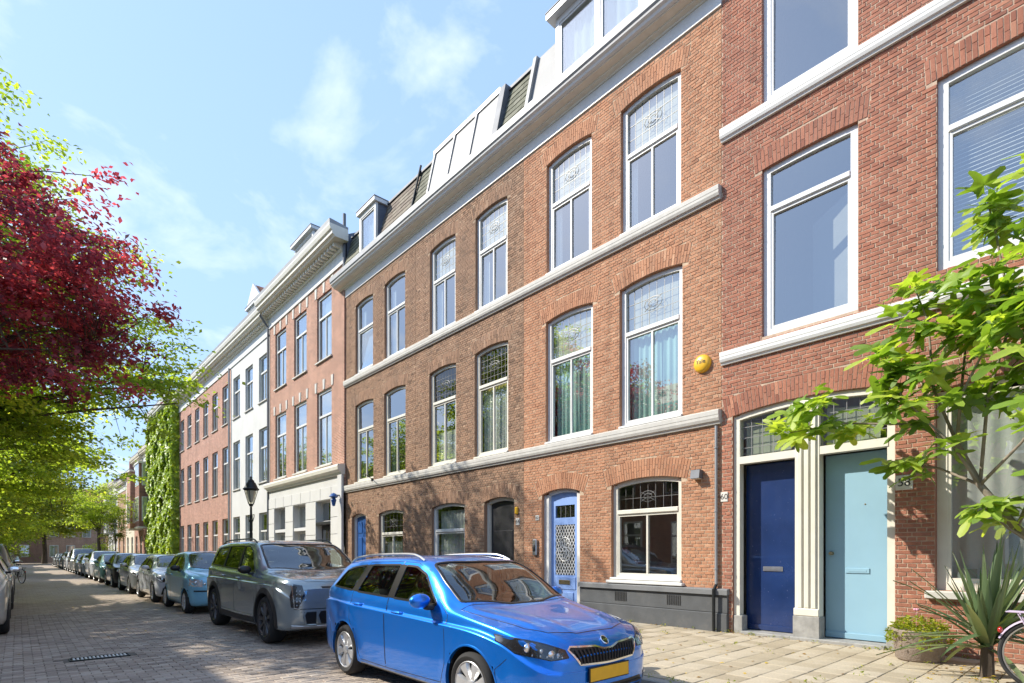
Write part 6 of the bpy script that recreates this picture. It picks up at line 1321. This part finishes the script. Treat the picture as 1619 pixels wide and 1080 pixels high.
def tree(name, label, base, h_trunk, r_trunk, crowns, n_spray, per, leaf, mat, seed, layered=.35, lean=(0, 0), group=None, spray_r=.55, tone_top=.25, bark='bark', ngap=0):
    """tapered trunk > limbs > sprays of leaves spread through the crown's ellipsoids, with gaps between the sprays"""
    rr = np.random.default_rng(seed); t = thing(name, label, 'tree', base, group=group); b = np.array(base); tops = []
    top = np.array([lean[0], lean[1], h_trunk]); q = MB(); q.tube([(0, 0, -.1), tuple(top * .35 + np.array([.05, -.04, 0])), tuple(top * .7 + np.array([-.03, .05, 0])), tuple(top)], [r_trunk * 1.35, r_trunk, r_trunk * .9, r_trunk * .8], 12); tr = q.build('trunk', bark, t, smooth=60)
    P = []; Nn = []; T = []; S = []
    wts = np.array([c[3] * c[4] * c[5] for c in crowns]); cnt = np.maximum(4, (n_spray * wts / wts.sum()).astype(int)); limb = MB()
    for (cx, cy, cz, rx, ry, rz), k in zip(crowns, cnt):
        d = rr.normal(size=(k, 3)); d /= np.linalg.norm(d, axis=1)[:, None]; rad = rr.uniform(.10, 1, k) ** .45; lump = 1 + .13 * np.sin(d[:, 0] * 5 + seed) * np.cos(d[:, 1] * 6) + .08 * rr.normal(size=k); C = np.array([cx, cy, cz]) - b + d * (rad * lump)[:, None] * np.array([rx, ry, rz])
        nl = 9; ends = C[rr.choice(k, min(nl, k), replace=False)]; nodes = []
        for e in ends:
            m1 = top * .92 + (e - top) * .35 + np.array([0, 0, .35]) ; m2 = top + (e - top) * .7 + rr.normal(size=3) * .15; pts = [top * .9, m1, m2, e * .98]; limb.tube(pts, [r_trunk * .38, r_trunk * .25, r_trunk * .15, r_trunk * .06], 6)
            for f in (.2, .5, .8): nodes.append(m1 + (m2 - m1) * f); nodes.append(m2 + (e - m2) * f)
        nodes = np.array(nodes)
        for i in range(k):
            j = np.argmin(((nodes - C[i]) ** 2).sum(1)); s0 = nodes[j]
            if True: limb.tube([s0, (s0 + C[i]) / 2 + np.array([0, 0, .12]), C[i]], [.018, .012, .005], 4, False)
            out = C[i] - (np.array([cx, cy, cz]) - b); out[2] *= .3; out /= max(np.linalg.norm(out), 1e-6); kk = int(per * rr.uniform(.6, 1.4)); sr = spray_r * rr.uniform(.7, 1.3)
            a = rr.normal(size=(kk, 3)) * sr * np.array([.55, .55, .55 * layered]) + out * rr.uniform(-.2, .9, kk)[:, None] * sr; a[:, 2] -= .12 * (np.linalg.norm(a[:, :2], axis=1)) ** 1.5
            P.append(b + C[i] + a); nn = rr.normal(size=(kk, 3)) * .55 + np.array([0, 0, 1.]) + out * .25; nn /= np.linalg.norm(nn, axis=1)[:, None]; Nn.append(nn); S.append(leaf * rr.uniform(.65, 1.3, kk)); T.append(np.clip(rr.normal(.42, .2) + rr.normal(0, .16, kk), 0, 1))
    limb.build('limbs', bark, tr, smooth=60)
    me = leaves_mesh('crown', mat, np.vstack(P) - b, np.vstack(Nn), np.concatenate(S), np.concatenate(T), rr); o = link('crown', me, t); return t
PT = (-2.0, 15.5, ZS)
tree('purple_plum_tree', 'dark red purple leaved tree overhanging the street', PT, 4.2, .16, [(-1.2, 15.5, 7.6, 3.3, 3.2, 2.5), (.0, 15.2, 6.6, 2.2, 2.2, 1.7)], 300, 95, .13, 'leaf_purple', 5, .55, spray_r=.40)
tree('green_street_tree', 'tall green tree with layered sprays behind the purple tree', (-2.9, 20.5, ZS), 4.2, .24, [(-2.4, 20.5, 8.2, 5.2, 4.8, 4.2), (1.5, 21, 6.9, 3.4, 3.2, 2.2), (-1.5, 21, 12.4, 2.4, 2.4, 2.0), (-.6, 23.0, 5.0, 3.2, 3, 2.0)], 600, 110, .16, 'leaf_green', 9, .22, spray_r=.62)
tree('green_street_tree', 'green tree with low foliage across the street beside the bicycle', (-3.3, 33.5, ZS), 3.0, .20, [(-2.3, 33.5, 6.4, 4.6, 3.6, 3.8), (-1.9, 33, 3.5, 2.0, 2.6, 2.0)], 330, 95, .21, 'leaf_green', 12, .3, spray_r=.75)
tree('green_street_tree', 'bright yellow green tree across the street halfway along', (-2.9, 50, ZS), 3.2, .20, [(-1.6, 50, 6.9, 4.8, 3.6, 4.2)], 260, 90, .24, 'leaf_yellowgreen', 14, .3, spray_r=.85)
tree('green_street_tree', 'mid green tree across the street beyond the yellow green one', (-2.9, 72, ZS), 3.2, .20, [(-1.6, 72, 6.4, 4.8, 4., 4.2)], 220, 80, .24, 'leaf_green', 15, .3, spray_r=.9)
tree('far_street_tree', 'spreading yellow green tree standing at the far end of the road', (2.9, 105.5, 0), 5.0, .28, [(2.5, 105.5, 8.6, 7.0, 5.5, 4.4)], 330, 90, .36, 'leaf_yellowgreen', 16, .3, spray_r=1.2)
tree('far_street_tree', 'dark green tree at the far end beyond the parked cars', (-4.5, 99, 0), 3.0, .25, [(-3.5, 99, 6.0, 5.5, 5., 5.2)], 260, 80, .34, 'leaf_green', 17, .3, spray_r=1.2)
tree('pavement_tree', 'round green tree on the pavement in front of the far houses', (5.55, 63, ZS), 3.6, .14, [(5.5, 63, 5.7, 2.5, 2.6, 2.0)], 130, 80, .17, 'leaf_green', 18, .4, spray_r=.55)
tree('young_tree', 'slender young yellow green tree in front of the bay fronts', (6.6, 61, ZS), 2.2, .06, [(6.6, 61, 3.6, .95, .95, 1.3)], 40, 60, .13, 'leaf_yellowgreen', 19, .5, spray_r=.35)
tree('pavement_shrub', 'dark leafy shrub on the pavement beside the round tree', (6.0, 67, ZS), .5, .05, [(6.0, 67, 1.5, 1.0, 1.0, 1.3)], 40, 60, .15, 'leaf_green', 20, .5, spray_r=.4)
# ivy on the ivy house
rr = np.random.default_rng(3); n = 30000; yv = rr.uniform(47.75, 58.5, n); zv = rr.uniform(.15, 13.5, n); kp = (np.sin(yv * 1.9 + zv * .6) * np.cos(zv * 1.3 - yv * .8) + .35 * np.sin(yv * 4.7 + zv * 3.1) > -.82) & (yv > 47.8 + .45 * np.sin(zv * 1.7) ** 2) & (zv < 12.9 + .6 * np.sin(yv * 2.3)); yv, zv = yv[kp], zv[kp]; n = len(yv); puff = .30 + .16 * np.sin(yv * 1.3 + zv * .8) * np.sin(zv * 1.7 - yv * .7) + .12 * np.sin(zv * 2.9 + yv * 1.1) * np.cos(yv * 3.3 - zv) + .08 * np.sin(yv * 5.1 + zv * 4.3)
P = np.stack([D - .12 - np.clip(puff, .04, 1) * rr.uniform(.3, 1, n) ** .5, yv, zv], 1); nn = np.array([-1, -.1, .45]) + rr.normal(size=(n, 3)) * .4; nn /= np.linalg.norm(nn, axis=1)[:, None]
iv = thing('ivy', 'bright green ivy covering a whole house front', 'ivy', (D - .1, 50.5, ZS)); me = leaves_mesh('foliage', 'leaf_ivy', P - np.array([D - .1, 50.5, ZS]), nn, rr.uniform(.2, .4, n), np.clip(rr.normal(.5, .22, n) + .15 * np.sin(yv * 1.3 + zv), 0, 1), rr, .8); link('foliage', me, iv)
n = 3000; P = np.stack([rr.uniform(D - .55, D + .3, n), 47.62 - rr.uniform(0, .12, n), rr.uniform(.15, 13.2, n)], 1); nn = np.array([-.3, -1, .4]) + rr.normal(size=(n, 3)) * .4; nn /= np.linalg.norm(nn, axis=1)[:, None]
link('foliage', leaves_mesh('foliage', 'leaf_ivy', P - np.array([D - .1, 50.5, ZS]), nn, rr.uniform(.16, .3, n), np.clip(rr.normal(.4, .2, n), 0, 1), rr, .8), iv)
q = MB(); 
for yb in (48.6, 50.3, 52.2, 54.6, 57): q.tube([(D - .16, yb, .1), (D - .16, yb + .3, 3), (D - .15, yb - .2, 7), (D - .15, yb + .1, 11)], [.06, .05, .035, .02], 6)
q.build('stem', 'bark', iv)
# ---- fig tree: big lobed leaves, each one a leaf object -------------------------------
def fig_leaf(tone, v):
    r = random.Random(v); q = MB(); q.tone = tone; out = []; lobes = [(-2.35, .55), (-1.25, .85), (0, 1.0), (1.25, .85), (2.35, .55)] if v != 1 else [(-1.5, .78), (0, 1.), (1.5, .78)]
    N_ = 40
    for i in range(N_ + 1):
        a = -2.75 + 5.5 * i / N_; rad = .40
        for la, ll in lobes: rad = max(rad, ll * math.exp(-((a - la) / .34) ** 2 * (.9 if v != 1 else .6)))
        rad *= 1 + .03 * math.sin(a * 17)
        out.append((rad * math.sin(a), rad * math.cos(a)))
    vs = [(0, 0, 0)]; 
    for k in (.5, 1):
        for x, y in out: rr_ = math.hypot(x, y) * k; vs.append((x * k * .5, y * k * .5, -.10 * rr_ ** 2 + .05 * math.sin(math.atan2(x, y) * 5) * rr_ + (.05 * abs(x) * k)))
    m = len(out); fs = [(0, 1 + i, 2 + i) for i in range(m - 1)] + [(1 + i, 1 + m + i, 2 + m + i, 2 + i) for i in range(m - 1)]
    q.add(vs, fs); q.add([(-.006, -.22, .0), (.006, -.22, .0), (.006, .02, 0), (-.006, .02, 0)], [(0, 1, 2, 3)]); return q.mesh('leaf', 'leaf_fig', smooth=80)
LV = [fig_leaf(t, v) for v in range(4) for t in (.02, .22, .42, .65, 1.)]
fx = 8.25; fg = thing('fig_tree', 'fig tree with large lobed leaves in front of the red house', 'tree', (8.35, -.30, ZS)); fb = Vector(fg.location); rnd = random.Random(4)
fig_tips = []
def limbf(pts, r0, r1): 
    q = MB(); n = len(pts); q.tube([Vector(p) - fb for p in pts], [r0 + (r1 - r0) * i / (n - 1) for i in range(n)], 8); q.build('branch', 'bark_pale', fg, smooth=60)
trunk = [(8.35, -.30, ZS - .05), (8.30, -.05, .7), (8.25, .42, 1.35), (8.2, .80, 1.75), (8.15, 1.10, 2.25), (8.1, 1.30, 2.75)]
q = MB(); q.tube([Vector(p) - fb for p in trunk], [.075, .06, .05, .045, .036, .028], 10); q.build('trunk', 'bark_pale', fg, smooth=60)
fig_br = [[trunk[5], (8.0, 1.7, 3.02), (7.9, 2.4, 3.14), (7.85, 3.05, 3.12)], [trunk[5], (8.0, 1.5, 3.4), (8.0, 1.55, 4.2), (8.05, 1.7, 4.7)], [trunk[4], (7.9, 1.0, 3.2), (7.9, .8, 4.0), (8.0, .95, 5.0), (8.0, 1.02, 5.4)], [trunk[4], (7.8, 1.3, 2.7), (7.75, 1.75, 3.3), (7.8, 1.95, 3.9)], [trunk[3], (7.9, .5, 2.5), (7.8, .2, 3.2), (7.9, .3, 4.2)], [trunk[2], (8.0, .85, 1.75), (7.9, 1.05, 2.0)], [trunk[2], (7.9, .1, 1.9), (7.8, .3, 2.2)], [trunk[5], (7.7, 1.2, 3.2), (7.6, 1.0, 3.6), (7.7, .7, 4.1)], [trunk[4], (8.3, 1.5, 2.5), (8.3, 1.9, 2.6)], [trunk[3], (8.2, .3, 3.0), (8.3, .0, 4.0), (8.2, .2, 4.9)], [trunk[5], (8.2, 1.25, 3.7), (8.25, 1.2, 4.3)], [trunk[4], (7.6, .7, 2.6), (7.5, .45, 3.0)]]
for k, br in enumerate(fig_br): limbf(br, .019, .007)
FL = []
def whorl(p, nl, s_):
    for i in range(nl):
        a = 2 * math.pi * i / nl + rnd.random(); tilt = rnd.uniform(.5, 1.3); out = Vector((math.cos(a), math.sin(a), 0)); sz = s_ * rnd.uniform(.65, 1.25)
        yv_ = (out * math.sin(tilt) + Vector((0, 0, 1)) * math.cos(tilt) * rnd.uniform(-.9, .7)).normalized(); zv_ = (Vector((-.5, .3, 1)) + Vector((rnd.gauss(0, .35), rnd.gauss(0, .35), 0))); zv_ = (zv_ - yv_ * zv_.dot(yv_)).normalized(); xv_ = yv_.cross(zv_)
        mtx = Matrix((xv_, yv_, zv_)).transposed().to_4x4() @ Matrix.Scale(sz, 4); mtx.translation = Vector(p) - fb + yv_ * sz * .2 + Vector((rnd.gauss(0, .04), rnd.gauss(0, .04), rnd.gauss(0, .05))); FL.append((rnd.randrange(len(LV)), mtx))
for br in fig_br:
    whorl(br[-1], 9, .52); whorl(tuple(Vector(br[-1]) * .5 + Vector(br[-2]) * .5), 7, .45)
    for k in range(1, len(br) - 1):
        if Vector(br[k]).z > 2.6: whorl(br[k], 6, .46)
for (x, y, z, ry, rz, n_) in ((7.85, 1.05, 4.2, .75, .8, 22), (7.8, .5, 3.5, .55, .7, 19), (7.85, 1.7, 3.5, .45, .3, 8), (7.85, 2.85, 3.28, .36, .2, 9), (8.0, 1.0, 5.1, .3, .3, 4), (7.9, .3, 4.6, .5, .6, 10), (7.85, .5, 2.05, .35, .2, 3)):
    for k in range(n_): whorl((x + rnd.uniform(-.35, .35), y + rnd.gauss(0, ry * .5), z + rnd.gauss(0, rz * .5)), rnd.randint(4, 6), .48)
FL.sort(key=lambda e: (fb + e[1].translation).x + .15 * abs((fb + e[1].translation).y - 1.8)); rest = MB()
for i, (k, mtx) in enumerate(FL):
    if i < 300: o = bpy.data.objects.new('leaf', LV[k]); COL.objects.link(o); o.parent = fg; o.matrix_local = mtx
    else:
        me = LV[k]; rest.tone = me.attributes['tone'].data[0].value; rest.add([mtx @ v.co for v in me.vertices], [tuple(p.vertices) for p in me.polygons])
tag(rest.build('foliage', 'leaf_fig', fg, smooth=80), kind='stuff')
# ---- yucca ---------------------------------------------------------------------------
yu = thing('yucca', 'spiky yucca clump below the window of the red house', 'plant', (7.85, 1.0, ZS)); rnd = random.Random(8)
for i in range(84):
    a = rnd.random() * 2 * math.pi; el = rnd.uniform(-.15, 1.45) if i > 16 else rnd.uniform(.9, 1.5); ln = rnd.uniform(.65, 1.1); wd = rnd.uniform(.032, .05); h0 = rnd.uniform(.30, .55); droop = rnd.uniform(.0, .5) * (1.2 - el); d = Vector((math.cos(a), math.sin(a), 0)); sd = Vector((-d.y, d.x, 0)); q = MB(); q.tone = rnd.random(); vs = []
    for k in range(7):
        u = k / 6; p = Vector((0, 0, h0)) + d * (.03 + ln * u * math.cos(el)) + Vector((0, 0, ln * u * math.sin(el) - droop * u * u * ln)); w_ = wd * (1.0 - u ** 2.2) * (.65 + .35 * min(1, u * 4)); p.z = max(p.z, .02); vs += [p - sd * w_, p + Vector((0, 0, -.012)), p + sd * w_]
    q.add(vs, [(k * 3 + j, k * 3 + j + 1, k * 3 + j + 4, k * 3 + j + 3) for k in range(6) for j in range(2)]); q.build('leaf', 'leaf_yucca', yu, smooth=80)
q = MB(); q.tube([(0, 0, -.03), (0, 0, .25), (.01, 0, .5)], [.07, .06, .045], 10); q.build('stem', 'bark', yu)
# ---- flower tub ------------------------------------------------------------------------
piece_mat('pebbledash', [(0, (.22, .17, .14)), (.5, (.34, .28, .24)), (1, (.48, .42, .37))], .9, 1., 45, .5, (.14, .10, .08), 9)
pt = thing('flower_tub', 'round exposed aggregate planter of yellowing leaves by the aqua door', 'planter', (8.5, 1.74, ZS)); q = MB(); q.lathe([(0, 0), (.22, 0), (.25, .02), (.285, .34), (.30, .36), (.30, .39), (.265, .39), (.26, .33), (0, .32)], 36); q.build('tub', 'pebbledash', pt, smooth=50)
rr = np.random.default_rng(6); n = 900; a = rr.uniform(0, 6.28, n); rad = np.sqrt(rr.uniform(0, 1, n)) * .36; zz = .36 + .22 * (1 - (rad / .4) ** 2) * rr.uniform(.1, 1, n); dr_ = rad > .29; zz[dr_] -= rr.uniform(0, .2, dr_.sum()); P = np.stack([rad * np.cos(a), rad * np.sin(a), zz], 1); nn = rr.normal(size=(n, 3)) * .6 + np.array([0, 0, 1]); nn /= np.linalg.norm(nn, axis=1)[:, None]
me = leaves_mesh('foliage', 'leaf_yellowgreen', P, nn, rr.uniform(.03, .075, n), rr.uniform(0, 1, n), rr, .6); link('foliage', me, pt)
q = MB(); pm('petal_pink', (.7, .32, .42), .6)
for k in range(5): t = k * 1.257; q.ball((-.05 + .02 * math.cos(t), .02 + .02 * math.sin(t), .64), .016, 5)
q.tube([(-.05, .02, .4), (-.05, .02, .63)], .003, 4); q.build('flower', 'petal_pink', pt)
# fallen leaves on pavement and road
rr = np.random.default_rng(21); n = 150; P = np.stack([rr.uniform(5.3, 8.9, n), rr.uniform(.3, 9, n), np.full(n, ZS + .008)], 1); P2 = np.stack([rr.uniform(7.2, 8.3, 120), rr.uniform(.3, 1.5, 120), ZS + .008 + rr.uniform(0, .03, 120)], 1); P3 = np.stack([rr.uniform(-.5, 5, 120), rr.uniform(3, 22, 120), np.full(120, .006)], 1); P4 = np.stack([D - .05 - rr.exponential(.06, 160), rr.uniform(2, 14, 160), np.full(160, ZS + .008)], 1); P = np.vstack([P, P2, P3, P4]); n = len(P); nn = rr.normal(size=(n, 3)) * .15 + np.array([0, 0, 1]); nn /= np.linalg.norm(nn, axis=1)[:, None]
tag(link('fallen_leaves', leaves_mesh('fallen_leaves', 'leaf_dry', P, nn, rr.uniform(.02, .065, n), rr.uniform(0, 1, n), rr, .65)), 'small dry yellow leaves scattered over pavement and road', 'leaves', kind='stuff')
rr = np.random.default_rng(33); C = np.vstack([np.stack([D - .03 - rr.exponential(.03, 90), rr.uniform(-1, 16, 90)], 1), np.stack([KERB + .07 + rr.normal(0, .03, 60), rr.uniform(0, 16, 60)], 1), np.stack([KERB + .36 + .3 * rr.integers(0, 12, 70), rr.uniform(0, 12, 70)], 1)]); P = np.repeat(C, 9, 0) + rr.normal(size=(len(C) * 9, 2)) * .03; P = np.column_stack([np.minimum(P[:, 0], D - .02), P[:, 1], ZS + rr.uniform(.003, .05, len(P))]); nn = rr.normal(size=(len(P), 3)) * .8 + np.array([0, 0, .8]); nn /= np.linalg.norm(nn, axis=1)[:, None]
tag(link('weeds', leaves_mesh('weeds', 'leaf_yellowgreen', P, nn, rr.uniform(.015, .05, len(P)), rr.uniform(0, 1, len(P)), rr, .35)), 'tiny weeds growing in the joints of the pavement', 'weeds', kind='stuff')
# ================================================================ street furniture
lp = thing('street_lamp', 'black cast iron lantern post on the pavement', 'street lamp', (5.62, 18.9, ZS)); q = MB()
q.lathe([(0, 0), (.16, 0), (.16, .05), (.12, .10), (.11, .55), (.085, .62), (.075, .70), (.055, .78), (.05, 1.5), (.06, 1.53), (.045, 1.58), (.038, 2.5), (.05, 2.53), (.036, 2.58), (.032, 2.86), (.0, 2.87)], 20); q.build('post', 'black_iron', lp, smooth=50)
q = MB(); q.tube([(0, -.26, 2.44), (0, .26, 2.44)], .014, 8)
for sy in (-1, 1): q.tube([(0, sy * .20, 2.44), (0, sy * .27, 2.47), (0, sy * .31, 2.54), (0, sy * .29, 2.60), (0, sy * .255, 2.58)], .012, 6); q.ball((0, sy * .16, 2.40), .03, 6)
q.build('ladder_bar', 'black_iron', lp, smooth=True)
q = MB(); q.lathe([(.0, 2.87), (.05, 2.87), (.075, 2.93), (.08, 2.95)], 6); q.lathe([(.215, 3.395), (.245, 3.41), (.25, 3.44), (.215, 3.46), (.17, 3.56), (.135, 3.64), (.10, 3.66), (.10, 3.70), (.05, 3.74), (.025, 3.79), (.045, 3.82), (0, 3.85)], 12); q.build('lantern_roof', 'black_iron', lp, smooth=35)
for k in range(6): a = math.pi / 3 * k; q = MB(); q.tube([(.08 * math.cos(a), .08 * math.sin(a), 2.94), (.21 * math.cos(a), .21 * math.sin(a), 3.40)], .009, 5); q.build('lantern_rib', 'black_iron', lp)
glass_mat('lantern_glass', (.88, .87, .80), 1.5, .15); pm('lantern_opal', (.75, .74, .66), .5)
for k in range(6): a, b_ = math.pi / 3 * k, math.pi / 3 * (k + 1); q = MB(); q.add([(.078 * math.cos(a), .078 * math.sin(a), 2.95), (.078 * math.cos(b_), .078 * math.sin(b_), 2.95), (.207 * math.cos(b_), .207 * math.sin(b_), 3.395), (.207 * math.cos(a), .207 * math.sin(a), 3.395)], [(0, 1, 2, 3)]); q.build('lantern_pane', 'lantern_glass', lp)
q = MB(); q.lathe([(.0, 3.0), (.055, 3.02), (.12, 3.30), (.13, 3.38), (0, 3.39)], 16); q.build('lamp_globe', 'lantern_opal', lp, smooth=True)
# road drain
dg = thing('road_drain', 'long iron drain grating set in the brick street', 'drain', (.87, 9.725, 0)); q = MB(); q.box(-.33, .33, -.115, -.095, -.03, .004); q.box(-.33, .33, .095, .115, -.03, .004); q.box(-.345, -.33, -.115, .115, -.03, .004); q.box(.33, .345, -.115, .115, -.03, .004); q.build('grate_frame', 'black_iron', dg); pm('worn_iron_shine', (.62, .62, .60), .45, .2, var=.2, scale=20)
for k in range(14): q = MB(); x = -.305 + k * .045; q.rbox(x, x + .026, -.094, .094, -.02, .006, .004); q.build('grate_bar', 'worn_iron_shine', dg)  # pale iron colour holds the bright reflection on the bars
q = MB(); q.box(-.34, .34, -.115, .115, -.045, -.04); q.build('drain_pit', 'print_black', dg)
# bicycles
pm('bike_lilac', (.56, .46, .60), .3, .1, coat=.5); pm('bike_black', (.02, .02, .022), .35, coat=.4)
def bicycle(label, loc, rz, frame):
    b = thing('bicycle', label, 'bicycle', loc, rz); r = .34
    for x in (0, 1.06):
        q = MB(); q.tube([(r * math.cos(a), 0, r * math.sin(a)) for a in np.linspace(0, 2 * math.pi, 49)], .019, 8, False); w_ = q.build('wheel', 'tyre_rubber', b, smooth=True); w_.location = (x, 0, r)
        q = MB(); q.tube([((r - .026) * math.cos(a), 0, (r - .026) * math.sin(a)) for a in np.linspace(0, 2 * math.pi, 49)], .010, 6, False); q.build('rim', 'steel', w_, smooth=True)
        q = MB()
        for k in range(28): a = 2 * math.pi * k / 28; q.tube([(.02 * math.cos(a + 1.2 * (-1) ** k), .03 * (-1) ** k, .02 * math.sin(a + 1.2 * (-1) ** k)), ((r - .03) * math.cos(a), 0, (r - .03) * math.sin(a))], .0013, 4)
        q.build('spokes', 'steel', w_); q = MB(); q.lathe([(.0, -.05), (.022, -.05), (.03, -.03), (.018, -.02), (.018, .02), (.03, .03), (.022, .05), (0, .05)], 14, 1); q.build('hub', 'steel', w_, smooth=True)
        q = MB(); a0, a1 = ((.1, 2.75) if x == 0 else (.55, 2.4)); vs = []
        for k in range(21):
            a = a0 + (a1 - a0) * k / 20; 
            for yy, rr_ in ((-.03, r + .022), (-.018, r + .036), (0, r + .04), (.018, r + .036), (.03, r + .022)): vs.append((rr_ * math.cos(a), yy, rr_ * math.sin(a)))
        q.add(vs, [(k * 5 + j, k * 5 + j + 1, (k + 1) * 5 + j + 1, (k + 1) * 5 + j) for k in range(20) for j in range(4)]); f_ = q.build('mudguard', frame, b, smooth=60); f_.location = (x, 0, r)
    q = MB(); bb = (.46, 0, .29); st = (.36, 0, .78); hd = (.86, 0, .88); hd2 = (.90, 0, .74)
    q.tube([bb, st], .016, 8); q.tube([bb, hd2], .018, 8); q.tube([(.42, 0, .50), hd], .016, 8); q.tube([hd, hd2], .02, 8)
    for sy in (-1, 1): q.tube([bb, (0, sy * .055, r)], .010, 6); q.tube([(.38, 0, .68), (0, sy * .055, r)], .009, 6); q.tube([(.915, sy * .05, .68), (1.06, sy * .05, r)], .012, 6)
    q.build('frame', frame, b, smooth=60); q = MB(); q.rbox(.20, .48, -.07, .07, .90, .95, .025); q.tube([st, (.33, 0, .91)], .013, 8); q.build('saddle', 'black_plastic', b, smooth=40)
    q = MB(); q.tube([(.85, 0, .88), (.82, 0, 1.05)], .012, 8); q.tube([(.60, -.28, 1.04), (.72, -.26, 1.08), (.82, -.12, 1.07), (.82, .12, 1.07), (.72, .26, 1.08), (.60, .28, 1.04)], .011, 8); q.build('handlebar', 'steel', b, smooth=60)
    q = MB(); q.lathe([(.0, -.01), (.09, -.01), (.09, .01), (0, .01)], 24, 1, (.46, .06, .29)); q.tube([(.46, .06, .29), (.57, .08, .16)], .009, 6); q.rbox(.53, .63, .08, .17, .145, .17, .006); q.build('crank', 'steel', b)
    q = MB(); q.ball((-.335, 0, .565), .034, 8, (.7, 1, 1)); q.build('tail_light', 'red_lens', b, smooth=True); q = MB(); q.tube([(-.28, -.06, .76), (.28, -.06, .76)], .007, 6); q.tube([(-.28, .06, .76), (.28, .06, .76)], .007, 6); q.tube([(-.28, -.06, .76), (-.28, .06, .76)], .007, 6); q.tube([(-.2, .05, .76), (0, .055, r)], .006, 5); q.tube([(-.2, -.05, .76), (0, -.055, r)], .006, 5); q.build('carrier', frame, b)
    return b
bicycle('lilac bicycle with a red tail light beside the yucca', (7.5, .52, ZS), R(-92), 'bike_lilac')
bicycle('dark bicycle parked across the street beyond the pale cars', (.15, 36.2, .004), R(112), 'bike_black'); 
strip_kids()
